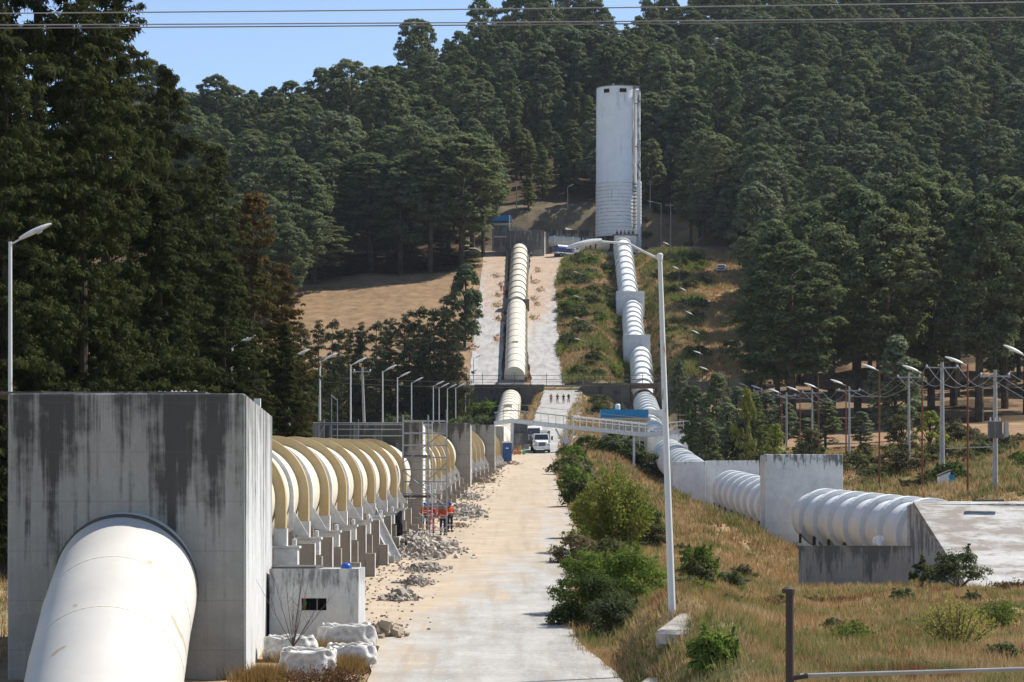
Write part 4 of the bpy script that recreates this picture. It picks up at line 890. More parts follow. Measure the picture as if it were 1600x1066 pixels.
def conifer(seed, Hh=14, R=3, base=0.04, whorls=26, arms=9, per=46, size=.22, mat='cypress', label='', name='cypress_tree', droop=.25, wob=.25, prof_pow=.85, aspect=.35, group=None):
    rs = np.random.RandomState(seed); P_ = []; N_ = []; S_ = []; A_ = []
    limbs = [([(0, 0, -1.5), (0, 0, Hh*.5), (0, 0, Hh*.98)], [R*.09, R*.055, .03], 8)]
    for wv in range(whorls):
        t = (wv+rs.rand()*.6)/whorls; z = Hh*(base+(1-base)*t); L = R*(1-t)**prof_pow*(1-wob/2+wob*rs.rand())+.15
        na = max(4, int(arms*(1-t*.5)))
        for a in range(na):
            th = 6.283*(a+rs.rand()*.8)/na+wv*1.3; l = L*((.7+.45*rs.rand()) if wob < .6 else (.55+.75*rs.rand()**1.3)); dx, dy = math.cos(th), math.sin(th)
            n = max(6, int(per*(l/R+.15))); nc = max(3, int(l*1.1)); u = np.clip((rs.randint(0, nc, n)+.8+.5*rs.rand(n))/nc*.97, 0, 1.05)
            spread = (.09*l+.20) if wob < .6 else (.085*l+.16)*np.where(rs.rand(n) < .8, 1, 1.8)
            px_ = dx*l*u+rs.randn(n)*spread; py_ = dy*l*u+rs.randn(n)*spread; pz = z+l*(.30*u-droop*1.6*u*u)+rs.randn(n)*(.10*l+.1)
            P_.append(np.stack([px_, py_, pz], 1)); N_.append(np.stack([dx*.4+rs.randn(n)*.6, dy*.4+rs.randn(n)*.6, .8+rs.randn(n)*.5], 1)); A_.append(np.stack([np.full(n, dx), np.full(n, dy), np.full(n, .25)], 1)+rs.randn(n, 3)*.5)
            if wv % 4 == 0 and a % 2 == 0: limbs.append(([(0, 0, z-.2), (dx*l*.5, dy*l*.5, z+.1*l), (dx*l*.85, dy*l*.85, z-.0*l)], [.05+.01*R, .04, .015], 4))
    P_ = np.concatenate(P_); N_ = np.concatenate(N_); A_ = np.concatenate(A_)
    co, f = cards(P_, N_, size*(.6+.8*rs.rand(len(P_))), rs, aspect, along=A_)
    return make_tree(name, co, f, limbs, mat, label, name=name, group=group)
def shrub(seed, W=1.6, Hh=1.4, K=26, per=55, size=.1, mat='bush', label='', name='shrub', crad=.55, stems=6, flat=.85, aspect=.45, group=None, cat='shrub', low=0.12):
    rs = np.random.RandomState(seed); cc = []; rad = []
    for _ in range(K):
        th = rs.rand()*6.283; q = rs.rand()**.5; ph = rs.rand(); z = Hh*(low+(.9-low)*ph); r = W*q*math.sqrt(max(.08, 1-(max(0, ph-.2)/.85)**2))
        cc.append((math.cos(th)*r, math.sin(th)*r, z)); rad.append(crad*(.6+.7*rs.rand())*W/1.6)
    cc = np.array(cc); rad = np.array(rad); co, f = clump_cards(cc, rad, per, size, rs, flat, .3, aspect)
    ns = 7; tw = []
    for _ in range(ns):
        p = cc[rs.randint(len(cc))]; dd = np.array([p[0]*.5, p[1]*.5, Hh*.55+.3*rs.rand()]); dd = dd/np.linalg.norm(dd); L_ = (.12+.22*rs.rand())*Hh; tt = rs.rand(per//2)[:, None]; tw.append(p+dd*(crad*.5*W/1.6+L_*tt)+rs.randn(per//2, 3)*.10*W*(1.15-tt))
    tw = np.concatenate(tw); co2, f2 = cards(tw, unit(rs, len(tw)), size*(.6+.7*rs.rand(len(tw))), rs, aspect); f = np.concatenate([f, f2+len(co)]); co = np.concatenate([co, co2])
    limbs = []
    for i in range(min(stems, K)):
        p = cc[i]; limbs.append(([(p[0]*.1, p[1]*.1, -.2), (p[0]*.5, p[1]*.5, p[2]*.5), tuple(p)], [.03*W, .02*W, .01*W], 4))
    return make_tree(name, co, f, limbs, mat, label, cat=cat, name=name, crown_name='foliage', trunk_mat='twig', group=group)

vr = random.Random(11)
# ---- forest prototypes
FG = 'pines of the hillside forest'
PR = [pine_round(21+i, Hh=h, R=r, base=b, K=int(k*1.25), per=56, size=.34, mat=m, crad=1.25, top_pow=[3.6, 5, 3, 4, 6, 2.6][i], lean=[.3, -.8, .6, 1.2, -.3, 0][i], label='mature dark green pine in the dense hillside forest') for i, (h, r, b, k, m) in enumerate([
    (24, 5.6, .34, 115, 'pine'), (27, 6.4, .42, 120, 'pine'), (22, 5.4, .28, 110, 'pine_grey'), (25, 5.0, .38, 90, 'pine'), (28, 7.2, .46, 125, 'pine_grey'), (20, 5.0, .26, 100, 'pine')])]
PC = [pine_round(41+i, Hh=h, R=r, base=.14, K=95, per=55, size=.32, mat=m, label='', top_pow=1.8, crad=1.15, flat=.75) for i, (h, r, m) in enumerate([(19, 4.2, 'pine'), (17, 3.9, 'pine_grey'), (21, 4.4, 'pine')])]
PL = [pine_round(51+i, Hh=h, R=r, base=.12, K=85, per=50, size=.30, mat='pine_light', label='', top_pow=1.15, crad=1.05, flat=.75) for i, (h, r) in enumerate([(17, 3.4), (14, 3.2)])]
ALLP = PR+PC+PL
# hand-placed large trees: (px, Y, top y, half width px, kind list)
big = [pine_round(61+i, Hh=32, R=r, base=b, K=int(k*1.2), per=100, size=.30, mat='pine', label='', crad=1.55, top_pow=2.4) for i, (r, b, k) in enumerate([(7.5, .26, 150), (6.6, .34, 130), (8.2, .30, 160), (6.0, .30, 115)])]
def tree_at(protos, px, Y, ytop, wpx, label, group, k=None):
    pr = protos[k if k is not None else vr.randrange(len(protos))]; x = X_(px, Y); g = H(x, Y)
    me = pr.children[0].name
    dims = PROTO_DIM.get(pr.name)
    hh = Z_(ytop, Y)-g; sx = (wpx*Y/F)/dims[0]; sz = hh/dims[1]
    return place(pr, USED, (x, Y, g-.2), vr.uniform(0, 6.28), (sx, sx*vr.uniform(.92, 1.08), sz), label, group)
PROTO_DIM = {}
for o in ALLP+big:
    me = [c for c in o.children if c.name.startswith('crown')][0].data; a = np.empty(len(me.vertices)*3, np.float32); me.vertices.foreach_get('co', a); a = a.reshape(-1, 3)
    PROTO_DIM[o.name] = (float(np.percentile(np.hypot(a[:, 0], a[:, 1]), 96)), float(a[:, 2].max()))
BR = 'large pines below the hillside on the right'
for i, (px, Y, yt, wp, k) in enumerate([(1238, 402, 372, 88, 0), (1188, 415, 420, 40, 3), (1300, 425, 345, 78, 2), (1385, 415, 320, 80, 1), (1455, 430, 350, 75, 0), (1530, 410, 300, 84, 2), (1605, 425, 290, 85, 1), (1340, 440, 285, 75, 3), (1420, 450, 268, 80, 2), (1490, 455, 290, 70, 3), (1570, 450, 270, 80, 0), (1275, 455, 315, 65, 1), (1215, 440, 350, 52, 3), (1650, 440, 250, 80, 2)]):
    lb = f'large dark pine behind the rusty lamps, {ordinal(sorted([1238, 1188, 1300, 1385, 1455, 1530, 1605, 1340, 1420, 1490, 1570, 1275, 1215, 1650]).index(px))} from the left of that stand'
    tree_at(big, px, Y, yt, wp, lb, BR, k)
for i, (px, Y, yt, wp, k) in enumerate([(455, 585, 240, 72, 2), (415, 560, 300, 55, 0), (520, 625, 245, 62, 1), (580, 625, 235, 55, 3), (625, 622, 240, 55, 0), (672, 622, 215, 55, 1), (722, 625, 205, 62, 3), (755, 640, 240, 42, 1), (545, 632, 300, 50, 2), (640, 630, 300, 50, 1), (700, 632, 290, 50, 0), (605, 628, 330, 45, 3), (490, 612, 330, 55, 0), (470, 620, 260, 60, 1)]):
    tree_at(big, px, Y, yt, wp, 'pale-topped round pine at the left end of the brown field' if i == 0 else f'large pine above the brown field, {ordinal(sorted([415, 520, 580, 625, 672, 722, 755, 545, 640, 700, 605, 490, 470]).index(px))} from the left in that row', 'large pines along the upper edge of the field', k)
lone = pine_round(99, Hh=13, R=4.2, base=.05, K=130, per=80, size=.26, mat='pine', label='', crad=1.05, flat=.8, top_pow=2.2); PROTO_DIM[lone.name] = (4.6, 13.2)
tree_at([lone], 726, 548, 413, 40, 'lone dark bushy pine beside the pale side road', None, 0)
# young pines right of the footbridge
for i, (px, Y, yt, wp) in enumerate([(1120, 345, 580, 26), (1150, 350, 600, 26), (1100, 352, 612, 24), (1085, 380, 600, 20), (1135, 330, 625, 28), (1160, 330, 650, 24), (1108, 325, 650, 22), (1195, 380, 610, 26), (1225, 375, 625, 24), (1075, 420, 600, 18), (1060, 470, 560, 16), (1398, 372, 520, 42), (1290, 360, 620, 24), (1345, 350, 640, 22), (1260, 352, 650, 22)]):
    tree_at(PC, px, Y, yt, wp, f'young grey green pine between footbridge and rusty lamps, {ordinal(sorted([1120, 1150, 1100, 1085, 1135, 1160, 1108, 1195, 1225, 1075, 1060, 1398, 1290, 1345, 1260]).index(px))} from the left', 'young pines near the footbridge end', 1 if i % 3 else 2)
for i, (px, Y, yt, wp) in enumerate([(1175, 330, 612, 24), (1080, 345, 640, 18), (1205, 345, 660, 24)]):
    tree_at(PL, px, Y, yt, wp, 'yellow green young tree among the darker young pines, '+{1175: 'rightmost but one', 1080: 'leftmost', 1205: 'rightmost'}[px], 'yellow green young trees')
# forest scatter
cand = []
frs = random.Random(5)
Y = 640.0
while Y < 1175:
    step = 8.0+(Y-640)*.006
    px = -500
    while px < 1900:
        dpx = step*F/Y; x = X_(px, Y)+frs.uniform(-.42, .42)*step; yy = Y+frs.uniform(-.42, .42)*step; pp = 800+F*x/yy
        px += dpx
        rz = np.interp(pp, PXC, RIDGE_Z)
        g = H(x, yy)
        over = 66+0.36*(yy-645)-rz
        if g < 60 or over > 26: continue
        if 790 < pp < 1330 and over > -4 and (over > 12 or frs.random() < .5): continue
        if pp < 640 and over > 4 and frs.random() < .45: continue
        if -10 < x < 46 and yy < 680: continue
        if 14 < x < 42 and yy < 690: continue
        if pp < 735 and yy < 650: continue
        if yy < 664 and 735 <= pp < 1090: continue
        if yy < 650 and pp < 1160: continue
        if 770 < pp < 925 and yy < 700 and frs.random() < .35: continue
        if yy > 700 and frs.random() < .10: continue
        cand.append((yy, x, g, pp))
    Y += step*.93
# hidden-valley filler between the right pines and the forest
for yy in np.arange(480, 640, 10):
    for pp in np.arange(1200, 1720, 36):
        p2 = pp+frs.uniform(-14, 14); y2 = yy+frs.uniform(-4, 4); x = X_(p2, y2)
        if frs.random() < .5: continue
        cand.append((y2, x, H(x, y2), p2))
for yy in np.arange(560, 640, 12):
    for pp in np.arange(200, 480, 40):
        x = X_(pp, yy); cand.append((yy+frs.uniform(-4, 4), x+frs.uniform(-2, 2), H(x, yy), pp))
cand = [c for c in cand if 180 < c[3] < 1680 and not (c[3] < 300 and c[0] < 700)]
cand.sort(key=lambda c: c[0])
print('forest candidates', len(cand))
def choose(c):
    yy, x, g, pp = c
    if 760 < pp < 930 and yy < 800: return PL if frs.random() < .55 else PC
    if yy < 660 and pp > 1165: return PR
    r = frs.random()
    rz = np.interp(pp, PXC, RIDGE_Z)
    ridge = 66+0.36*(yy-645)-rz > -8
    if 790 < pp < 1330 and 66+0.36*(yy-645)-rz > -6: return [PR[1], PR[4], PR[1], PR[3]]
    if ridge: return PR[:5]
    return PC if r < .24 else (PL if r < .27 else PR)
N_IND = 255
lab = {id(PR): 0}
used_idx = []
stuff_pts = {}
for i, c in enumerate(cand):
    ps = choose(c); pr = ps[frs.randrange(len(ps))]; yy, x, g, pp = c
    rz = np.interp(pp, PXC, RIDGE_Z); ridge = 66+0.36*(yy-645)-rz > -12
    s = frs.triangular(.65, 1.55, 1.0)*(1.0 if yy > 660 else .9); sz = s*frs.uniform(.70, .98)
    if ridge and pp > 640: s *= .78; sz *= 1.2
    if 790 < pp < 1330 and 66+0.36*(yy-645)-rz > -6: s *= .85; sz *= 1.25
    if ridge and pp < 640: sz *= .75
    if yy < 760 and 800 < pp < 1010: s *= .8; sz *= .7
    if i < N_IND:
        lb = 'slender yellow green pine on the slope behind the hill top yard' if pr in PL else ('conical pine rising in the dense hillside forest' if pr in PC else 'round-crowned pine in the dense hillside forest')
        reg = 'left of the big pines above the field' if pp < 480 else 'above the brown field' if pp < 760 else 'behind the hill top yard' if pp < 925 else 'just right of the tower' if pp < 1110 else 'above the yellow field' if pp < 1200 else ('behind the rusty lamps, '+('front rank' if yy < 520 else 'second rank' if yy < 560 else 'third rank' if yy < 600 else 'rear rank')) if yy < 640 else 'at the far right of the hillside'
        rw = 'low' if yy < 660 else 'in the lowest rows' if yy < 690 else 'in the middle rows' if yy < 730 else 'higher up'
        lb = ('slender yellow green pine' if pr in PL else 'conical dark pine' if pr in PC else 'small round-crowned pine' if s < 1.0 else 'broad round-crowned pine')+f' {reg}'+('' if 'rank' in reg else ', '+rw)
        place(pr, USED, (x, yy, g-.4), frs.uniform(0, 6.28), (s, s, sz), lb, {True: 'yellow green pines of the hillside'}.get(pr in PL, 'conical pines of the hillside forest' if pr in PC else FG))
    else:
        stuff_pts.setdefault(pr.name, []).append((x, yy, g-.4, frs.uniform(0, 6.28), s, sz))
# everything farther: one mass, the same tree shapes instanced on points
pts = []; kidx = []; names = list(stuff_pts)
for k, nm in enumerate(names):
    for q in stuff_pts[nm]: pts.append(q); kidx.append(k)
me = bpy.data.meshes.new('far_forest'); me.from_pydata([q[:3] for q in pts], [], [])
for an, ty, dat in (('kind', 'INT', kidx), ('turn', 'FLOAT', [q[3] for q in pts])):
    at = me.attributes.new(an, ty, 'POINT'); at.data.foreach_set('value', dat)
at = me.attributes.new('size', 'FLOAT_VECTOR', 'POINT'); at.data.foreach_set('vector', np.array([(q[4], q[4], q[5]) for q in pts], np.float32).ravel())
o = bpy.data.objects.new('far_forest', me); COL.objects.link(o); tag(o, 'far pine forest covering the hillside up to the ridge behind the tower', 'forest', kind='stuff')
g = bpy.data.node_groups.new('far_forest', 'GeometryNodeTree'); g.interface.new_socket('Geometry', in_out='INPUT', socket_type='NodeSocketGeometry'); g.interface.new_socket('Geometry', in_out='OUTPUT', socket_type='NodeSocketGeometry')
gi = g.nodes.new('NodeGroupInput'); go = g.nodes.new('NodeGroupOutput'); jn = g.nodes.new('GeometryNodeJoinGeometry')
def named(nm, dt): a_ = g.nodes.new('GeometryNodeInputNamedAttribute'); a_.data_type = dt; a_.inputs[0].default_value = nm; return [x for x in a_.outputs if x.enabled and x.name == 'Attribute'][0]
kd = named('kind', 'INT'); tu = named('turn', 'FLOAT'); sz_ = named('size', 'FLOAT_VECTOR'); cx_ = g.nodes.new('ShaderNodeCombineXYZ'); g.links.new(tu, cx_.inputs[2])
for k, nm in enumerate(names):
    j2 = g.nodes.new('GeometryNodeJoinGeometry')
    for ch in bpy.data.objects[nm].children:
        oi = g.nodes.new('GeometryNodeObjectInfo'); oi.inputs[0].default_value = ch; oi.inputs['As Instance'].default_value = False; g.links.new(oi.outputs['Geometry'], j2.inputs[0])
    gt = g.nodes.new('GeometryNodeGeometryToInstance'); g.links.new(j2.outputs[0], gt.inputs[0])
    cm = g.nodes.new('FunctionNodeCompare'); cm.data_type = 'INT'; cm.operation = 'EQUAL'; g.links.new(kd, cm.inputs[2]); cm.inputs[3].default_value = k
    ip = g.nodes.new('GeometryNodeInstanceOnPoints'); g.links.new(gi.outputs[0], ip.inputs['Points']); g.links.new(cm.outputs[0], ip.inputs['Selection']); g.links.new(gt.outputs[0], ip.inputs['Instance'])
    g.links.new(cx_.outputs[0], ip.inputs['Rotation']); g.links.new(sz_, ip.inputs['Scale']); g.links.new(ip.outputs[0], jn.inputs[0])
g.links.new(jn.outputs[0], go.inputs[0]); md = o.modifiers.new('trees', 'NODES'); md.node_group = g

def pad_conifer(seed, Hh, R, mat, name='cedar_tree', rows=30, arms=9, per=46, size=.19, pw=.6):
    rs = np.random.RandomState(seed); cc = []; rad = []; limbs = [([(0, 0, -1.5), (0, 0, Hh*.5), (0, 0, Hh*.98)], [R*.07, R*.045, .03], 8)]
    for wv in range(rows):
        t = (wv+rs.rand()*.7)/rows; z = Hh*(.02+.96*t); L = R*(1-t)**pw
        for a in range(max(4, int(arms*(1-t*.4)))):
            th = rs.rand()*6.283; l = L*(.5+.7*rs.rand()**1.2)+.3; dx, dy = math.cos(th), math.sin(th); npad = max(2, int(l*1.15))
            for k in range(npad):
                u = .35+.68*(k+rs.rand()*.6)/npad; w_ = .12*l
                cc.append((dx*l*u+rs.randn()*w_, dy*l*u+rs.randn()*w_, z+l*(.42*u-.30*u*u)+rs.randn()*.2)); rad.append((.6+.6*rs.rand())*(1-.25*t)*(1.15-.3*u))
            if a == 0: limbs.append(([(0, 0, z-.2), (dx*l*.5, dy*l*.5, z+.12*l), (dx*l*.9, dy*l*.9, z+.12*l)], [.06, .04, .015], 4))
    cc = np.array(cc); rad = np.array(rad); co, f = clump_cards(cc, rad, per, size, rs, .5, .5, .34)
    return make_tree(name, co, f, limbs, mat, '', name=name)
# ---- left conifers close by (big cedars)
ced = [pad_conifer(71, 34, 9.0, 'cedar', rows=40, arms=12, per=52, size=.21, pw=.55), pad_conifer(72, 34, 8.5, 'cedar', rows=40, arms=12, per=52, size=.21, pw=.6), pad_conifer(73, 30, 7.5, 'cedar_brown', rows=34, arms=11, per=52, size=.21)]
CD = {}
def ced_at(k, px, Y, ytop, wpx, label):
    x = X_(px, Y); g = H(x, Y); h = Z_(ytop, Y)-g; H0 = [34, 34, 30][k]; R0 = [9, 8.5, 7.5][k]
    place(ced[k], USED, (x, Y, g), vr.uniform(0, 6), (wpx*Y/F/R0,)*2+(h/H0,), label, 'dark cedars behind the huge near block')
for a in [(0, 60, 138, -430, 230, 'enormous dark cedar filling the top left corner'), (1, -70, 130, -420, 230, 'dark cedar at the left frame edge beside the enormous one'), (1, 165, 150, -150, 160, 'tall dark cedar whose tip breaks the sky line'), (0, 262, 170, 95, 125, 'dark cedar stepping down right of the tall tipped one'), (1, 335, 190, 215, 105, 'middle-sized dark cedar with olive sprays above the second lamp'), (2, 395, 205, 290, 100, 'browned cedar with rusty foliage above the second lamp post'), (2, 440, 222, 405, 75, 'smallest browned cedar at the right end of the dark row'), (0, 130, 122, 60, 150, 'lower dark cedar right behind the first lamp post'), (1, 10, 118, 40, 150, 'lower dark cedar at the left frame edge'), (1, 250, 140, 280, 120, 'lower olive cedar above the right corner of the huge block'), (0, 350, 165, 400, 95, 'low cedar skirting the cedar row above the ochre rings'), (1, 445, 190, 500, 60, 'short cedar in front of the browned ones')]: ced_at(*a)
# ---- cypress hedge below the field
cyp = [pad_conifer(81+i, 13, 3.6, 'cypress', 'cypress_tree', 17, 8, 44, .17, .42) for i in range(3)]
def cyp_at(k, px, Y, ytop, wpx, label, grp):
    x = X_(px, Y); g = H(x, Y); place(cyp[k % 3], USED, (x, Y, g), vr.uniform(0, 6), (wpx*Y/F/3.0,)*2+((Z_(ytop, Y)-g)/13.,), label, grp)
for i, (px, yt, w_) in enumerate([(470, 500, 26), (498, 502, 22), (520, 497, 22), (545, 510, 22), (566, 505, 20), (588, 500, 24), (610, 495, 24), (632, 492, 26), (655, 478, 30), (678, 480, 28), (700, 492, 26), (714, 500, 20), (648, 500, 22), (600, 515, 22), (690, 510, 24), (665, 508, 24), (560, 520, 20), (530, 515, 20)]):
    cyp_at(i, px, 500-(i % 3)*7, yt, w_, f'dark cypress in the hedge below the brown field, {ordinal(sorted([470, 498, 520, 545, 566, 588, 610, 632, 655, 678, 700, 714, 648, 600, 690, 665, 560, 530]).index(px))} from the left', 'dark cypresses in the hedge row')
for i, (px, Y, yt, w_) in enumerate([(470, 330, 545, 36), (440, 300, 560, 34), (520, 350, 580, 24), (495, 380, 575, 22)]):
    cyp_at(i, px, Y, yt, w_, 'dark small conifer behind the left lamps, '+{470: 'between the browned cedars and the first lamps', 440: 'leftmost, touching the browned cedars', 520: 'rightmost', 495: 'farthest back'}[px], 'small conifers behind the lamp row')

for i, (px, Y, yt, w_) in enumerate([(505, 616, 400, 26), (532, 622, 392, 28), (560, 626, 398, 26), (590, 628, 402, 28), (618, 624, 398, 26), (648, 628, 392, 28), (676, 626, 396, 26), (702, 630, 388, 28), (728, 628, 384, 24), (575, 634, 380, 30), (635, 634, 380, 30), (690, 636, 376, 30)]):
    cyp_at(i, px, Y, yt, w_, f'dark low conifer under the large pines above the brown field, {ordinal(sorted([505, 532, 560, 590, 618, 648, 676, 702, 728, 575, 635, 690]).index(px))} from the left', 'dark low conifers under the pines above the field')
# ---- shrubs
SH = {}
def sproto(key, *a, **k): SH[key] = shrub(*a, **k); return SH[key]
for key, sd, mat, nm in (('green', 101, 'bush', 'shrub'), ('dark', 102, 'bush_dark', 'shrub'), ('olive', 103, 'bush_olive', 'shrub'), ('sage', 104, 'bush_sage', 'shrub')):
    sproto(key, sd, 1.6, 1.7, 30, 60, .13, mat, '', nm)
    sproto(key+'_b', sd+10, 1.6, 1.5, 26, 60, .13, mat, '', nm)
def shrub_at(key, x, y, sw, sh, label, group=None):
    g = H(x, y); return place(SH[key], USED, (x, y, g-.08), vr.uniform(0, 6.28), (sw/1.6, sw/1.6, sh/1.7), label, group)
cnt = 0
def scatter(n, pl, pr, y0, y1, keys, smin, smax, label, group, avoid=None, rnd=vr):
    global cnt
    k = 0; tries = 0
    while k < n and tries < n*20:
        tries += 1; Y = rnd.uniform(y0, y1); px = rnd.uniform(pl(Y) if callable(pl) else pl, pr(Y) if callable(pr) else pr); x = X_(px, Y)
        rx, _ = axis_at(RPIPE, Y)
        if abs(x-float(rx)) < 3.4: continue
        if abs(Y-511) < 6.5 and -13 < x < 60: continue
        t = strip(ROAD, Y) if Y < 516 else strip(UPPER, Y)
        if float(t[0])-1.5 < x < float(t[1])+1.2: continue
        if Y > 516:
            t = strip(LEFTR, Y)
            if float(t[0])-1 < x < float(t[1])+1: continue
        if abs(x-float(axis_at(LPIPE, Y)[0])) < 3.5 and Y < 516: continue
        s = rnd.uniform(smin, smax); shrub_at(keys[rnd.randrange(len(keys))], x, Y, s, s*rnd.uniform(.6, 1.1), label, group); k += 1
H1 = 'low scrubby bush on the dry slope between the paved track and the white pipe'
scatter(78, lambda Y: float(np.interp(Y, [520, 645], [880, 882])), lambda Y: 975, 520, 640, ['olive', 'sage', 'olive_b', 'sage_b', 'dark', 'green'], .8, 2.2, H1, 'scrub between the track and the white pipe')
scatter(12, 868, 900, 522, 610, ['dark', 'green', 'dark_b'], 1.5, 2.4, 'dark bush along the edge of the upper paved track', 'bushes lining the upper paved track')
scatter(46, 1030, 1100, 520, 640, ['olive', 'dark', 'sage', 'olive_b', 'green_b'], .9, 2.6, 'bush on the slope between the white pipe and the yellow field', 'bushes right of the white hillside pipe')
scatter(30, lambda Y: 560, lambda Y: 780 if Y > 420 else 720, 360, 500, ['olive', 'sage', 'green', 'sage_b', 'dark_b'], 1.6, 3.2, 'leafy bush in the hollow below the dark retaining wall', 'bushes in the hollow left of the pipe')
scatter(16, 480, 700, 300, 420, ['olive', 'dark', 'olive_b'], 2, 3.4, 'olive bush behind the left lamp posts', 'bushes behind the left lamp posts')
scatter(14, 930, 990, 420, 500, ['sage', 'dark', 'olive'], 1.2, 2.2, 'bush on the bank below the right retaining wall', 'bushes below the right retaining wall')
scatter(7, 735, 775, 470, 500, ['green', 'green_b'], 1.6, 2.6, 'bright green bush beside the lower end of the cream pipe', 'bright bushes by the cream pipe end')
scatter(18, 1180, 1600, 262, 340, ['olive', 'dark_b', 'olive_b', 'sage'], 1.5, 3.0, 'bush in the dry meadow behind the white blocks', 'bushes in the meadow on the right')
scatter(8, 1080, 1340, 240, 300, ['dark', 'olive', 'sage_b'], .5, 1.2, 'small bush in the dry grass behind the white blocks', 'small bushes behind the white blocks')
scatter(10, 1440, 1640, 230, 270, ['dark', 'green', 'olive'], 1.0, 2.0, 'green bush near the foot of the transformer poles', 'bushes at the foot of the transformer poles')
scatter(24, 930, 1180, 95, 260, ['olive', 'sage', 'olive_b', 'sage_b', 'green'], .4, 1.1, 'small scrub tuft on the dry bank left of the white pipe', 'scrub on the bank left of the white pipe')
scatter(24, 1060, 1640, 66, 142, ['sage', 'olive_b', 'sage_b', 'olive', 'green'], .2, .62, 'small green tuft in the dry foreground grass', 'green tufts in the foreground grass')
scatter(16, lambda Y: float(np.interp(Y, [115, 154, 200, 265, 342], [905, 912, 895, 878, 880])), lambda Y: float(np.interp(Y, [115, 154, 200, 265, 342], [945, 950, 925, 905, 900])), 112, 338, ['green', 'olive', 'dark', 'green_b', 'sage'], 1.0, 2.2, 'leafy bush on the verge along the right edge of the main road', 'bushes on the right verge of the main road')
scatter(22, 750, 1080, 672, 700, ['olive', 'sage', 'dark'], 1.2, 2.4, 'bush on the rocky ledge behind the hill top yard', 'bushes on the ledge behind the yard')
# autumn-tinted broadleaf trees on the right
bl = pine_round(131, Hh=9, R=4, base=.12, K=70, per=90, size=.17, mat='bush_yellow', label='', name='broadleaf_tree', crad=.85, flat=.8)
bl2 = pine_round(132, Hh=9, R=4, base=.12, K=70, per=80, size=.17, mat='bush_olive', label='', name='broadleaf_tree', crad=.85, flat=.8)
for o in (bl, bl2):
    PROTO_DIM[o.name] = (4.0, 9.0)
tree_at([bl2], 1408, 275, 648, 42, 'round olive green tree behind the rusty lamp posts', None, 0)
tree_at([bl], 1452, 285, 640, 34, 'yellowing tree right of the round olive one', None, 0)
tree_at([bl2], 1350, 290, 690, 26, 'low olive tree left of the round olive one', None, 0)
tree_at([bl], 1210, 300, 660, 22, 'small yellow green tree among the young pines', None, 0)
tree_at([bl2], 1265, 300, 670, 30, 'small greyish tree behind the tall white block', None, 0)
tree_at([bl], 1165, 320, 605, 22, 'yellow green tree right of the footbridge end', None, 0)
# foreground bushes along the road, each with its own look
def big_bush(seed, px, Y, pyb, wpx, hpx, mat, label, K=60, per=110, size=.07, name='shrub', crad=.55, flat=.85, dz=0, low=.08):
    x = X_(px, Y); g = H(x, Y); W = wpx/2*Y/F; Hh = hpx*Y/F
    o = shrub(seed, W, Hh, K, per, size, mat, label, name, crad, 9, flat, low=low); o.location = (x, Y, Z_(pyb, Y) if dz == 0 else g+dz); return o
def gy(px, Y): return HOR-H(X_(px, Y), Y)*F/Y
big_bush(201, 925, 92, gy(925, 92)+5, 125, 88, 'bush_dark', 'big dark green bush at the road edge, foremost on the bank', 70, 150, .055)
big_bush(202, 985, 96, gy(985, 96)+3, 120, 80, 'bush', 'bright green bush between the big dark bush and the lamp post', 70, 150, .055)
big_bush(203, 910, 97, gy(910, 97), 90, 110, 'bush', 'upper bright bush rising behind the big dark one', 60, 150, .055)
big_bush(204, 960, 88, gy(960, 88)+8, 95, 55, 'bush_sage', 'pale sage bush hanging down the bank below the bright one', 50, 150, .05)
big_bush(205, 1086, 112, gy(1086, 112), 66, 50, 'bush', 'compact bright green bush right of the lamp post', 45, 150, .06)
big_bush(206, 1092, 105, gy(1092, 105)+4, 60, 40, 'bush_olive', 'olive bush just below the compact bright one', 40, 120, .06)
big_bush(207, 1113, 66, gy(1113, 66)+12, 82, 66, 'bush', 'rounded green bush at the bottom of the photo, right of the lamp post', 55, 170, .05)
big_bush(208, 1498, 141, 912, 88, 46, 'bush_sage', 'sprawling pale bush at the foot of the sloping slab roof', 40, 110, .09)
big_bush(209, 1440, 143, 912, 34, 34, 'bush_dark', 'dark bush in the corner between the grey wall and the slab roof', 24, 90, .08)
big_bush(210, 905, 190, gy(905, 190)+3, 62, 50, 'bush_dark', 'low dark bush between the road and the tall yellow green shrub', 40, 110, .1)
big_bush(215, 1010, 150, gy(1010, 150), 80, 46, 'bush_olive', 'grey green scrub right of the tall yellow green shrub', 34, 110, .1)
big_bush(216, 955, 104, gy(955, 104), 80, 62, 'bush', 'light green bush between the bright bushes and the greyish scrub', 45, 140, .06)
big_bush(211, 893, 222, gy(893, 222), 40, 36, 'bush', 'small green bush at the road edge just before the white truck', 35, 100, .12)
big_bush(212, 900, 128, gy(900, 128)+2, 80, 45, 'bush_olive', 'greyish scrub at the road edge above the bright bushes', 40, 110, .07)
big_bush(213, 945, 120, gy(945, 120), 90, 50, 'bush_olive', 'brown-green scrub under the tall yellow green shrub', 40, 110, .07)
big_bush(214, 1000, 175, gy(1000, 175), 70, 40, 'bush_dark', 'dark low bush behind the tall yellow green shrub', 30, 100, .1)
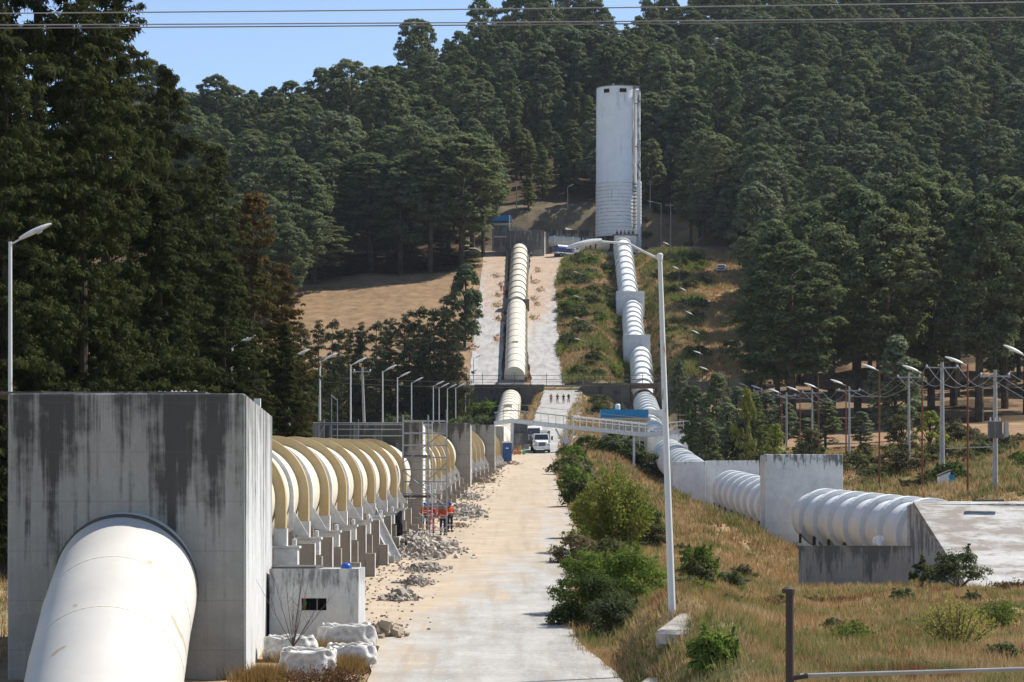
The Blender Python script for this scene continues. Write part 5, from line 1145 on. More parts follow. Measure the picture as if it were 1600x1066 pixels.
# the tall yellow-green shrub: upright sprays on many stems
def spray_shrub(seed, px, Y, W, Hh, label, n_st=46, mat='bush_yellow', size=.085, per=170):
    rs = np.random.RandomState(seed); x = X_(px, Y); g = H(x, Y); Pn = []; limbs = []
    for i in range(n_st):
        th = rs.rand()*6.283; q = rs.rand()**.6; hx = Hh*(1-.45*q)*(.75+.3*rs.rand()); ex = math.cos(th)*W*q; ey = math.sin(th)*W*q
        limbs.append(([(ex*.15, ey*.15, -.2), (ex*.6, ey*.6, hx*.5), (ex, ey, hx)], [.035, .022, .008], 4))
        t = rs.rand(per)**.75*.97+.03; sp = .14+.30*np.sin(np.minimum(1, t*1.05)*math.pi)**.7
        bx = np.interp(t, [0, .5, 1], [ex*.15, ex*.6, ex]); by = np.interp(t, [0, .5, 1], [ey*.15, ey*.6, ey])
        Pn.append(np.stack([bx+rs.randn(per)*sp*.7, by+rs.randn(per)*sp*.7, t*hx+.1], 1))
    Pn = np.concatenate(Pn); co, f = cards(Pn, unit(rs, len(Pn))+np.array([0, 0, .4]), size*(.6+.8*rs.rand(len(Pn))), rs, .55)
    o = make_tree('shrub', co, f, limbs, mat, label, cat='shrub', name='shrub', crown_name='foliage', trunk_mat='twig'); o.location = (x, Y, g); return o
spray_shrub(301, 962, 136, 2.15, 5.3, 'tall yellow green upright shrub on the bank between the road and the white pipe', 70)
spray_shrub(302, 925, 150, 1.3, 3.6, 'smaller yellow green shrub leaning against the tall one, on its road side', 30)
spray_shrub(303, 1495, 78, 1.3, 1.6, 'loose yellow green weed clump in the right foreground', 34, 'bush_yellow', .05, 60)
spray_shrub(304, 1330, 80, .5, .8, 'small bright green weed clump in the middle of the foreground grass', 12, 'bush', .05, 60)
spray_shrub(305, 1560, 92, 1.0, 1.3, 'green weed clump at the right frame edge below the slab roof', 24, 'bush', .05, 60)
# dead brown shrub and bare twigs by the bags
rs = np.random.RandomState(9)
def dry_bush(px, Y, W, Hh, label, n=60, per=26, mat='dry_leaf', size=.035, zb=None):
    x = X_(px, Y); g = H(x, Y) if zb is None else zb; Pn = []; limbs = []
    for i in range(n):
        th = rs.rand()*6.283; q = rs.rand()**.5; e = Vector((math.cos(th)*W*q, math.sin(th)*W*q, Hh*(.55+.45*rs.rand())*(1-.3*q)))
        limbs.append(([(e.x*.2, e.y*.2, -.1), (e.x*.6, e.y*.6, e.z*.55), tuple(e)], [.012, .008, .003], 3))
        t = .25+.75*rs.rand(per); Pn.append(np.stack([e.x*t+rs.randn(per)*.05, e.y*t+rs.randn(per)*.05, e.z*t+rs.randn(per)*.04], 1))
    Pn = np.concatenate(Pn); co, f = cards(Pn, unit(rs, len(Pn)), size*(.6+.8*rs.rand(len(Pn))), rs, .5)
    o = make_tree('dry_shrub', co, f, limbs, mat, label, cat='shrub', name='dry_shrub', crown_name='foliage', trunk_mat='twig'); o.location = (x, Y, g); return o
dry_bush(505, 71, 1.4, 1.2, 'dead reddish brown shrub at the bottom edge in front of the bulk bags', 150, 34, zb=-4.85)
dry_bush(1290, 118, 1.3, .6, 'low dead brown shrub in front of the grey block wall', 50, 30)
dry_bush(1200, 110, 1.1, .5, 'dead brown shrub on the slope left of the grey block wall', 40, 30)
dry_bush(1590, 138, 1.6, .9, 'dead brown shrub at the right frame edge below the slab roof', 50, 30, size=.06)
mb = MB(); xb = X_(458, 78.5)
for i in range(16):
    a = rs.randn()*.38; b = rs.randn()*.3; L = 1.0+rs.rand()*1.5; p0 = (0, 0, 0); p1 = (a*L*.5, b*L*.5, L*.5); p2 = (a*L, b*L*.9, L)
    mb.tube([p0, p1, p2], [.016, .010, .004], 4)
    for k in range(3): t = .4+.5*rs.rand(); q = Vector(p2)*t; mb.tube([q, q+Vector((rs.randn()*.14, rs.randn()*.1, .25+rs.rand()*.2))], [.006, .003], 3)
o = mb.build('bare_shrub', M['twig'], world=False); o.location = (xb, 78.5, -3.7); tag(o, 'bare leafless twiggy shrub in front of the whitish chamber', 'shrub')

# ---- grass: uncountable, one object
def grass(name, n, sampler, label, hmin, hmax, blades=9, mat='grass', wid=.02, seed=1):
    rs = np.random.RandomState(seed); x, y = sampler(rs, n); z = height(x, y); m = len(x)
    X = np.repeat(x, blades); Y = np.repeat(y, blades); Z = np.repeat(z, blades); hh = (hmin+(hmax-hmin)*rs.rand(m)**1.5); Hh = np.repeat(hh, blades)*(.5+.7*rs.rand(m*blades))
    sc_ = np.repeat(np.clip(y/90., .8, 4.5), blades)
    a = rs.rand(m*blades)*6.283; r = rs.rand(m*blades)*.22*np.sqrt(sc_); bx = X+np.cos(a)*r; by = Y+np.sin(a)*r
    le = rs.randn(m*blades)*.35*Hh; lf = rs.randn(m*blades)*.35*Hh; th = rs.rand(m*blades)*3.14; w_ = wid*sc_*(.6+.8*rs.rand(m*blades))
    co = np.stack([np.stack([bx-np.cos(th)*w_, by-np.sin(th)*w_, Z-.05], 1), np.stack([bx+np.cos(th)*w_, by+np.sin(th)*w_, Z-.05], 1), np.stack([bx+le, by+lf, Z+Hh], 1)], 1).reshape(-1, 3)
    me = fast_mesh(name, co, faces3=np.arange(len(co)).reshape(-1, 3), mat=M[mat]); o = bpy.data.objects.new(name, me); COL.objects.link(o); tag(o, label, 'grass', kind='stuff'); return o
def clear(x, y):
    ok = np.ones(len(x), bool)
    for tab in (ROAD, UPPER, LEFTR):
        xl, xr, _, on = strip(tab, y); ok &= ~(on & (x > xl-.1) & (x < xr-.12+.25*vnoise(x, y, 1.7, 9)))
    rx, _ = axis_at(RPIPE, y); ok &= ~((y > 150) & (np.abs(x-rx) < 2.6))
    ok &= ~((y > 145.5) & (y < 168) & (x > 25.4)); ok &= ~((np.abs(y-511.5) < 5.5) & (x > -13) & (x < 24)); ok &= ~((x > 15.5) & (x < 24) & (np.abs(y-150.1) < .4))
    return ok
def smp(pl, pr, y0, y1, p=1.6, tuft=1.0):
    def f(rs, n):
        u = rs.rand(n*2); y = y0+(y1-y0)*u**p; px = pl+(pr-pl)*rs.rand(n*2); x = (px-800)*y/F
        k = clear(x, y) & ((vnoise(x, y, 2.3, 21)+vnoise(x, y, .9, 22)*.7) > -.42*tuft); return x[k][:n], y[k][:n]
    return f
grass('dry_grass', 30000, smp(870, 1720, 52, 150), 'dry tan and orange grass covering the right foreground', .10, .42, 10, seed=1)
grass('dry_grass', 15000, smp(870, 1720, 150, 345, 1.2), 'dry straw coloured grass on the meadow behind the white pipe', .25, .85, 9, seed=2)
grass('dry_grass', 16000, smp(862, 1160, 517, 645, 1.0), 'dry grass and ground scrub on the slope round the white pipe', .3, 1.1, 7, seed=3)
M['weed'] = foliage('green_weeds', (0.17, 0.21, 0.06), (0.33, 0.33, 0.11), (0.26, 0.26, 0.09), 0.35, 0.4, 0.5)
def smp_w(pl, pr, y0, y1, p, seed, th=.14):
    def f(rs, n):
        u = rs.rand(n*5); y = y0+(y1-y0)*u**p; px = pl+(pr-pl)*rs.rand(n*5); x = (px-800)*y/F
        k = clear(x, y) & (vnoise(x, y, 4.5 if y1 < 400 else 7, seed)+vnoise(x, y, 1.3, seed+1)*.5 > th); return x[k][:n], y[k][:n]
    return f
grass('green_weeds', 5500, smp_w(890, 1700, 54, 180, 1.5, 31), 'soft green weeds in patches among the dry foreground grass', .12, .5, 11, 'weed', .022, 11)
grass('green_weeds', 6000, smp_w(866, 1100, 517, 645, 1.0, 33, .05), 'green ground scrub in patches on the slope round the white pipe', .5, 1.5, 9, 'weed', .03, 12)
grass('green_weeds', 5000, smp_w(880, 1640, 180, 345, 1.2, 35, .1), 'green weeds in patches in the meadow', .3, .9, 9, 'weed', .025, 13)
def smp_left(rs, n):
    y = 68+rs.rand(n)*60; x = -16-rs.rand(n)*14; return x, y
grass('dry_grass', 2500, smp_left, 'dry grass left of the huge near block', .15, .6, 10, seed=4)
def smp_low(rs, n):
    y = 345+rs.rand(n*2)*158; px = 480+rs.rand(n*2)*560; x = (px-800)*y/F; k = clear(x, y) & (np.abs(x-axis_at(LPIPE, y)[0]) > 3); return x[k][:n], y[k][:n]
grass('ground_cover', 12000, smp_low, 'green and straw ground cover in the hollow around the pipes', .3, 1.0, 7, seed=5)
def smp_bags(rs, n):
    cx = np.array([[-6.9, 80.5, -3.2, .8], [-5.9, 82, -3.0, .9], [-7.2, 74.6, -4.5, .8], [-5.0, 77, -4.35, .5], [-6.3, 79, -3.7, .6]]); k = rs.randint(0, 5, n); return cx[k, 0]+rs.randn(n)*cx[k, 3]*.45, cx[k, 1]+rs.randn(n)*.5

# ================================================================== OBJECTS
# ---- street lamps
def head_mesh():
    mb = MB(); prof = []; n = 12; L = 1.15
    vs = []; fs = []
    for i in range(9):
        t = i/8; w_ = .16*math.sin(math.pi*min(1, .12+t*.86))**.55+.02; h = .10*math.sin(math.pi*min(1, .1+t*.88))**.6+.02
        for j in range(n):
            a = 2*math.pi*j/n; vs.append((t*L, math.cos(a)*w_, math.sin(a)*h*(1 if math.sin(a) > 0 else .45)))
    for i in range(8):
        for j in range(n): fs.append((i*n+j, i*n+(j+1) % n, (i+1)*n+(j+1) % n, (i+1)*n+j))
    fs += [tuple(range(n-1, -1, -1)), tuple(8*n+j for j in range(n))]
    return mb.add(vs, fs)
_h = head_mesh().build('lamp_head', M['lamp'], None, smooth=True); HEAD = _h.data; bpy.data.objects.remove(_h)
_l = MB().lathe([(.001, -.10), (.09, -.09), (.13, -.03), (.13, 0)], (.68, 0, -.02), 12); _l = _l.build('lamp_glass', M['lens'], None, smooth=True); LENS = _l.data; bpy.data.objects.remove(_l)
def lamp_post(px, ytop, Y, side, mat, label, group, rad=.085, lean=0.0, armL=.45, tilt=26, hs=1.25, base=None, armat='lamp'):
    x = X_(px, Y); zt = Z_(ytop, Y); g = H(x, Y) if base is None else base
    r = thing('street_lamp', (x, Y, g), label, 'street lamp', group)
    MB().tube([(x+lean, Y, g-.3), (x, Y, zt)], [rad*1.15, rad*.8], 10).build('pole', M[mat], r, smooth=True)
    t = R_(tilt); e = Vector((x+side*armL*math.cos(t), Y-.05, zt-.1+armL*math.sin(t)))
    MB().tube([(x, Y, zt-.12), e], rad*.42, 8).build('arm', M[armat], r, smooth=True)
    h = bpy.data.objects.new('lamp_head', HEAD); COL.objects.link(h); h.parent = r; h.location = e-r.location; h.scale = (hs, hs, hs)
    h.rotation_euler = (0, -t if side > 0 else -t, 0 if side > 0 else math.pi)
    l = bpy.data.objects.new('lamp_glass', LENS); COL.objects.link(l); l.parent = h
    return r
LG = 'white street lamps along the left pipe'
for i, (px, yt, Y) in enumerate([(16, 378, 105), (363, 540, 185), (452, 560, 215), (500, 564, 245), (548, 570, 275), (598, 580, 305), (621, 590, 335), (643, 598, 365), (677, 603, 395), (686, 606, 425), (699, 607, 448), (712, 606, 470), (727, 600, 488)]):
    lamp_post(px, yt, Y, 1, 'pole_white', f'white street lamp behind the left pipe, {ordinal(i)} from the left frame edge', LG, rad=.09)
lamp_post(733, 583, 500, 1, 'pole_grey', 'grey street lamp just left of the lower end of the pale side road', LG, rad=.07)
lamp_post(740, 560, 519, 1, 'pole_grey', 'grey street lamp standing in front of the pale side road', LG, rad=.07)
RG = 'rusty street lamps on the right'
for i, (px, yt, Y) in enumerate([(1512, 569, 199), (1441, 581, 226), (1374, 578, 255), (1322, 601, 285), (1279, 606, 314), (1250, 611, 340), (1221, 614, 366), (1192, 608, 392), (1171, 604, 415), (1138, 588, 440), (1108, 578, 462), (1098, 553, 485)]):
    lamp_post(px, yt, Y, -1, 'pole_red', f'rust red street lamp with white head, {ordinal(i)} of its row from the right frame edge', RG, rad=.085, tilt=20)
lamp_post(1606, 556, 178, -1, 'pole_red', 'street lamp whose white head just enters at the right frame edge', RG)
for i, (px, yt, Y) in enumerate([(1094, 522, 520), (1084, 492, 545), (1074, 455, 570), (1062, 421, 600), (1047, 383, 625)]):
    lamp_post(px, yt, Y, -1, 'pole_dark', f'dark street lamp on the slope right of the white pipe, {ordinal(i)} going uphill', 'street lamps climbing right of the white pipe', rad=.08, hs=1.3)
for i, (px, yt, Y) in enumerate([(917, 533, 535), (916, 500, 558), (914, 466, 580), (913, 428, 606), (912, 392, 630)]):
    lamp_post(px, yt, Y, -1, 'pole_dark', f'thin dark street lamp on the slope left of the white pipe, {ordinal(i)} going uphill', 'street lamps climbing left of the white pipe', rad=.07, armL=1.6, tilt=14, hs=.9)
lamp_post(887, 292, 690, 1, 'pole_grey', 'grey lamp post on the ledge left of the tower', 'lamp posts round the tower', rad=.12)
lamp_post(1033, 318, 672, -1, 'pole_grey', 'grey lamp post with long arm just right of the tower', 'lamp posts round the tower', rad=.1, armL=2.2, tilt=12)
# the near lamp post, leaning, with its long arm
xb, Yb = X_(1051, 75), 75; gb = H(xb, Yb); xt, zt = X_(1031, 75), Z_(399, 75)
r = thing('street_lamp', (xb, Yb, gb), 'tall rust-spotted white lamp post leaning in the foreground with long arm reaching left', 'street lamp')
MB().tube([(xb, Yb, gb-.4), ((xb+xt)/2-.01, Yb, (gb+zt)/2), (xt, Yb, zt)], [.112, .09, .065], 14).build('pole', M['pole_white'], r, smooth=True)
e = Vector((X_(934, 75), Yb-.1, Z_(378, 75)))
MB().tube([(xt, Yb, zt-.12), (xt-.45, Yb-.02, zt+.09), ((xt+e.x)/2, Yb-.05, (zt+e.z)/2+.14), e], .034, 10).build('arm', M['pole_white'], r, smooth=True)
MB().lathe([(.085, -.14), (.095, .02), (.06, .06), (.001, .07)], (xt, Yb, zt), 12).build('pole_cap', M['pole_white'], r)
h = bpy.data.objects.new('lamp_head', HEAD); COL.objects.link(h); h.parent = r; h.location = e+Vector((.12, 0, .02))-r.location; h.rotation_euler = (0, R_(12), math.pi); h.scale = (.92, 1.0, 1.0)
l = bpy.data.objects.new('lamp_glass', LENS); COL.objects.link(l); l.parent = h; l.location = (0, 0, -.02)
# ---- utility poles and cables
def util_pole(px, yt, Y, label, arm=1.8, mat='pole_grey', rad=.14, insul=3, transformer=False, lean=0, grp='utility poles on the right'):
    x = X_(px, Y); g = H(x, Y); zt = Z_(yt, Y); r = thing('utility_pole', (x, Y, g), label, 'utility pole', grp)
    MB().tube([(x+lean, Y, g-.3), (x, Y, zt)], [rad*1.3, rad*.8], 10).build('pole', M[mat], r, smooth=True)
    MB().box((x, Y, zt-.5), (arm*2, .1, .12)).build('crossarm', M['steel'], r)
    pts = []
    for k in range(insul):
        px_ = x+(-arm+.1)+(2*arm-.2)*k/(insul-1); pts.append(Vector((px_, Y, zt-.2)))
        MB().lathe([(.04, 0), (.09, .06), (.05, .1), (.09, .16), (.04, .22), (.001, .23)], (px_, Y, zt-.44), 8).build('insulator', M['lamp'], r)
    if transformer:
        MB().box((x-.1, Y-.45, (yt*0)+Z_(672, Y)), (1.0, .7, 1.25)).build('transformer', M['wall_grey'], r, bevel=.05)
        for k in range(3): MB().lathe([(.05, 0), (.07, .1), (.03, .3)], (x-.45+.35*k, Y-.5, Z_(672, Y)+.62), 6).build('bushing', M['lamp'], r)
        MB().box((x+.75, Y-.4, Z_(672, Y)), (.3, .5, 1.1)).build('cooling_fins', M['steel'], r)
    return pts
def cable(a, b, sag, label, rad=.03, mat='cable', grp='overhead cables', n=14):
    a, b = Vector(a), Vector(b); path = [a.lerp(b, t/n)-Vector((0, 0, sag*4*(t/n)*(1-t/n))) for t in range(n+1)]
    o = MB().tube(path, rad, 5).build('cable', M[mat], None, smooth=True); return tag(o, label, 'cable', grp)
U = {}
U[0] = util_pole(1555, 578, 195, 'grey utility pole carrying the transformer box', 1.15, transformer=True, rad=.17)
U[1] = util_pole(1472, 566, 236, 'pale utility pole with crossarm between the rusty lamps, left of the transformer pole', 1.5, rad=.2)
U[2] = util_pole(1420, 582, 262, 'grey utility pole standing before the dark trees, left of the pale one', 1.2, rad=.13)
U[3] = util_pole(1327, 604, 300, 'grey utility pole behind the fourth rusty lamp', 1.3, rad=.12)
U[4] = util_pole(1269, 608, 330, 'grey utility pole behind the fifth rusty lamp', 1.3, rad=.12)
U[5] = util_pole(1229, 613, 362, 'grey utility pole behind the sixth rusty lamp', 1.3, rad=.12)
U[6] = util_pole(1190, 606, 395, 'grey utility pole behind the eighth rusty lamp', 1.3, rad=.12)
for a, b in ((0, 1), (1, 2), (2, 3), (3, 4), (4, 5), (5, 6)):
    for k in range(3): cable(U[a][k], U[b][k], 1.6 if a < 4 else .9, 'pale sagging cable strung between the utility poles on the right', .028, grp='cables between the right utility poles')
for k in range(3): cable(U[0][k], Vector((X_(1740+k*22, 192), 192, Z_(690+k*4, 192))), .3, 'pale sagging cable leaving the transformer pole to the right', .028, grp='cables leaving the transformer pole')
r = thing('pipe_rail', (X_(1515, 236), 236, H(X_(1515, 236), 236)), 'thin horizontal pipe strung between the pale pole and the transformer pole', 'pipe'); MB().bar(P(1474, 701, 230), P(1553, 698, 200), .06).build('tube', M['pole_grey'], r)
util_pole(566, 574, 290, 'grey utility pole with crossarm among the white lamps on the left', 1.0, rad=.16, lean=.4, grp=None)
util_pole(1048, 318, 672, 'twin topped utility pole right of the tower', 1.3, rad=.13, grp='utility poles on the hill')
util_pole(1016, 285, 690, 'tall thin utility pole behind the tower on its right', .8, rad=.11, grp='utility poles on the hill')
util_pole(807, 282, 690, 'grey utility pole on the ledge above the guard house', .5, rad=.13, grp='utility poles on the hill')
a = util_pole(1098, 412, 628, 'utility pole beside the parked pickup', 1.3, rad=.12, grp='utility poles on the hill')
b = util_pole(1118, 486, 580, 'leaning dark utility pole at the left edge of the yellow field', 1.0, mat='pole_dark', rad=.14, lean=2.2, grp='utility poles on the hill')
c = util_pole(1152, 552, 528, 'utility pole at the bottom of the yellow field', 1.4, rad=.11, grp='utility poles on the hill')
for k in range(3): cable(a[k], b[k], 2, 'thin cable running down the yellow field', .03, grp='cables down the yellow field'); cable(b[k], c[k], 2, 'thin cable running down the yellow field', .03, grp='cables down the yellow field')
for k, (y0, y1) in enumerate([(588, 582), (596, 590)]): cable(P(480, y0, 470), P(1160, y1, 500), 1.5, 'thin dark cable crossing the whole hollow above the cross road', .035, 'cable_dark', 'cables crossing the hollow', 24)
r = thing('radio_mast', (X_(770, 665), 665, 69), 'slender lattice radio mast before the dark trees left of the tower', 'mast'); MB().tube([(X_(770, 665), 665, 69), P(770, 205, 665)], [.22, .07], 6).build('lattice', M['pole_grey'], r)
# power lines high in the foreground
for (ya, yb, lb) in ((20, 1, 'uppermost of three power lines crossing the sky'), (37, 26, 'middle of three power lines crossing the sky'), (42, 29, 'lowest of three power lines crossing the sky')):
    a = P(-300, ya+3, 16); b = P(1900, yb-2, 16); cable(a, b, .012, lb, .0042, 'cable', None, 30)
# near railing
r = thing('guard_rail', (X_(1234, 25), 25, -6.5), 'rusty steel post with pale horizontal rail in the near foreground', 'railing')
MB().tube([P(1234, 1066, 25)-Vector((0, 0, 5)), P(1234, 926, 25)], .041, 12).build('post', M['rust'], r, smooth=True)
MB().lathe([(.062, 0), (.066, .04), (.03, .06), (.001, .065)], P(1232, 927, 25), 12).build('post_cap', M['rust'], r)
MB().tube([P(1234, 1060, 25), P(1262, 1056, 25)], .028, 10).build('sleeve', M['rust'], r, smooth=True)
MB().tube([P(1250, 1056, 25), P(1800, 1040, 25)], .022, 10).build('rail', M['pole_grey'], r, smooth=True)
MB().tube([P(848, 1046, 28), P(853, 1066, 28), P(856, 1120, 28)], .012, 6)
# ---- fence of the cross road, and the footbridge
r = thing('wire_fence', (X_(900, 507), 507.4, 27.9), 'thin dark post and rail fence along the cross road above the retaining walls', 'fence')
for y in (587, 593.5): MB().bar(P(700, y, 507.4), P(1105, y, 507.4), .05).build('rail', M['pole_dark'], r)
for px in list(range(704, 1106, 25)): MB().bar((X_(px, 507.4), 507.4, 27.6), (X_(px, 507.4), 507.4, Z_(583, 507)), .06).build('post', M['pole_dark'], r)
YB = 345
root = thing('footbridge', (X_(900, YB), YB, 9.5), 'long pale steel footbridge with railings crossing above the parked trucks', 'footbridge')
deck = [(735, 664), (772, 658), (800, 654), (895, 664.5), (1008, 676), (1042, 674)]
def deckline(pts, Y, w_=1.6, h=.55, mat='lamp', name='deck_beam'):
    for i in range(len(pts)-1):
        a = P(pts[i][0], pts[i][1], Y); b = P(pts[i+1][0], pts[i+1][1], Y)
        MB().prism([a, b, b-Vector((0, 0, h)), a-Vector((0, 0, h))], (0, w_, 0)).build(name, M[mat], root)
deckline(deck[1:], YB)
deckline([(1046, 672.5), (1075, 671)], YB); deckline([(1075, 671), (1120, 680)], YB)
def along(pts, px): return float(np.interp(px, [p[0] for p in pts], [p[1] for p in pts]))
dk = deck+[(1075, 671), (1120, 680)]
for dz, rr, a, b, mt in ((1.15, .045, 772, 895, 'steel'), (1.95, .03, 772, 1100, 'steel'), (1.2, .09, 895, 1012, 'white'), (.7, .06, 895, 1012, 'white'), (1.15, .07, 1046, 1120, 'pier_edge'), (.6, .05, 1046, 1120, 'pier_edge')):
    xs = [a]+[p[0] for p in dk if a < p[0] < b]+[b]; MB().tube([P(px, along(dk, px), YB)+Vector((0, 0, dz)) for px in xs], rr, 6).build('handrail', M[mt], root)
    if dz in (1.15, 1.2): MB().tube([P(px, along(dk, px), YB)+Vector((0, 1.5, dz)) for px in xs], rr, 6).build('handrail', M[mt], root)
for px in np.arange(775, 893, 11.7):
    p = P(px, along(dk, px), YB); MB().bar(p-Vector((0, 0, .2)), p+Vector((0, 0, 1.95 if int(px) % 3 == 0 else 1.15)), .035).build('rail_post', M['steel'], root)
for px in list(np.arange(896, 1012, 10.2))+list(np.arange(1048, 1121, 10)):
    p = P(px, along(dk, px), YB); MB().bar(p-Vector((0, 0, .2)), p+Vector((0, 0, 1.2)), .07).build('rail_post', M['white'], root)
for (px, dy) in ((800, .3), (800, 1.3), (991, .8)):
    p = P(px, along(dk, px), YB); MB().box((p.x, YB+dy, (p.z-.5+8)/2), (.42 if px == 800 else .3, .3, p.z-.5-8)).build('support_post', M['lamp'], root)
p = P(884, 700, YB); top = P(884, 664, YB)
MB().box((p.x, YB+.8, (top.z-3.2+8)/2+.2), (.75, .4, top.z-3.2-8+.6)).build('support_post', M['lamp'], root)
for s in (-1, 1): MB().tube([Vector((p.x, YB+.8, top.z-3.1)), Vector((p.x+s*1.35, YB+.8, top.z-.5))], .13, 6).build('support_arm', M['lamp'], root)
MB().box((p.x, YB+.8, top.z-1.9), (.5, .3, 2.7)).build('support_arm', M['lamp'], root)
r = thing('access_stair', (X_(815, 352), 352, 9.6), 'grey stair block with landings behind the portable toilet', 'stair')
for k, (w_, z0) in enumerate([(2.6, 9.6), (2.4, 11.2), (2.2, 12.8)]): MB().box((X_(812, 352), 352+k*.8, z0+.8), (w_, 2.0, 1.5)).build('flight', M['wall_grey'], r)
# pump house with blue roof
r = thing('pump_house', (X_(975, 372), 372, 9.5), 'low pump house with bright blue parapet beside the white pipe', 'building')
MB().box((X_(976, 372), 374, 12.6), (6.6, 4, 6.8)).build('wall', M['tan_wall'], r)
MB().box((X_(976, 372), 373.9, 16.35), (6.9, 4.4, 1.15)).build('parapet', M['blue_roof'], r)
MB().box((X_(978, 372), 373.6, 15.55), (7.1, 4.6, .3)).build('cornice', M['tan_wall'], r)
for k in range(4): MB().box((X_(962+k*13, 369), 371.9, 13.0), (.12, .12, 4.6)).build('pipe_riser', M['white'], r)
MB().box((X_(985, 369), 371.95, 11.3), (4.2, .1, 2.0)).build('door', M['hole'], r)
r = thing('water_tank', (X_(965.5, 372), 373, 16.9), 'small white water tank standing on the blue roofed pump house', 'tank'); MB().lathe([(.01, 0), (.38, 0), (.38, .7), (.25, .85), (.001, .88)], (X_(965.5, 372), 373, 16.93), 16).build('tank_body', M['white'], r, smooth=True)
for i, (px, Y, k_, sw, sh, lb) in enumerate([(985, 362, 'dark', 4.5, 2.6, 'dark bush hiding the foot of the pump house'), (1012, 360, 'olive', 3.4, 2.0, 'olive bush between the pump house and the white pipe'), (948, 358, 'dark_b', 4.5, 3.2, 'dark round bush left of the pump house, under the footbridge')]): shrub_at(k_, X_(px, Y), Y, sw, sh, lb)
# little hut on the right
r = thing('meter_hut', (X_(1477, 226), 226, H(X_(1477, 226), 226)), 'tiny white hut with blue door in the dry meadow', 'hut')
gz = H(X_(1477, 226), 226); MB().prism([(X_(1468, 226), 226, gz-.3), (X_(1485, 226), 226, gz-.3), (X_(1485, 226), 226, gz+1.5), (X_(1468, 226), 226, gz+1.1)], (0, 1.2, 0)).build('wall', M['white'], r)
MB().box((X_(1486.5, 226)+.05, 226.4, gz+.9), (.5, .9, .7)).build('door', M['blue_roof'], r)
MB().prism([(X_(1466, 226), 225.8, gz+1.12), (X_(1487, 226), 225.8, gz+1.62), (X_(1487, 226), 225.8, gz+1.70), (X_(1466, 226), 225.8, gz+1.20)], (0, 1.6, 0)).build('roof', M['wall_dark'], r)

# ---- portable toilet, barriers
tx, ty = X_(792.5, 304), 304; tz = float(strip(ROAD, 304.)[2])
r = thing('portable_toilet', (tx, ty, tz), 'blue portable toilet with white roof beside the farthest grey block', 'toilet')
MB().box((tx, ty+.6, tz+1.15), (1.1, 1.15, 2.2)).build('cabin', M['blue'], r, bevel=.04)
MB().box((tx-.03, ty, tz+1.05), (.72, .06, 1.85)).build('door', M['blue'], r, bevel=.01)
MB().box((tx, ty-.045, tz+1.62), (.34, .02, .12)).build('plate', M['white'], r)
MB().prism([(tx-.6, ty-.02, tz+2.26), (tx+.6, ty-.02, tz+2.26), (tx+.5, ty-.02, tz+2.45), (tx-.5, ty-.02, tz+2.45)], (0, 1.24, 0)).build('roof', M['white'], r, bevel=.03)
for i, (px, mt, lb) in enumerate([(805.5, 'orange_plastic', 'orange plastic barrier nearest the portable toilet'), (812, 'orange_plastic', 'orange plastic barrier in the middle of the three'), (818.5, 'green_plastic', 'green plastic barrier beside the white trucks')]):
    x = X_(px, 338); z = H(x, 338); r = thing('barrier', (x, 338, z), lb, 'barrier', 'plastic barriers')
    MB().prism([(x-.26, 338, z), (x+.26, 338, z), (x+.2, 338, z+.35), (x+.18, 338, z+.95), (x-.18, 338, z+.95), (x-.2, 338, z+.35)], (0, .4, 0)).build('barrier_body', M[mt], r); MB().box((x, 337.98, z+.65), (.3, .03, .12)).build('stripe', M['reflect'], r)

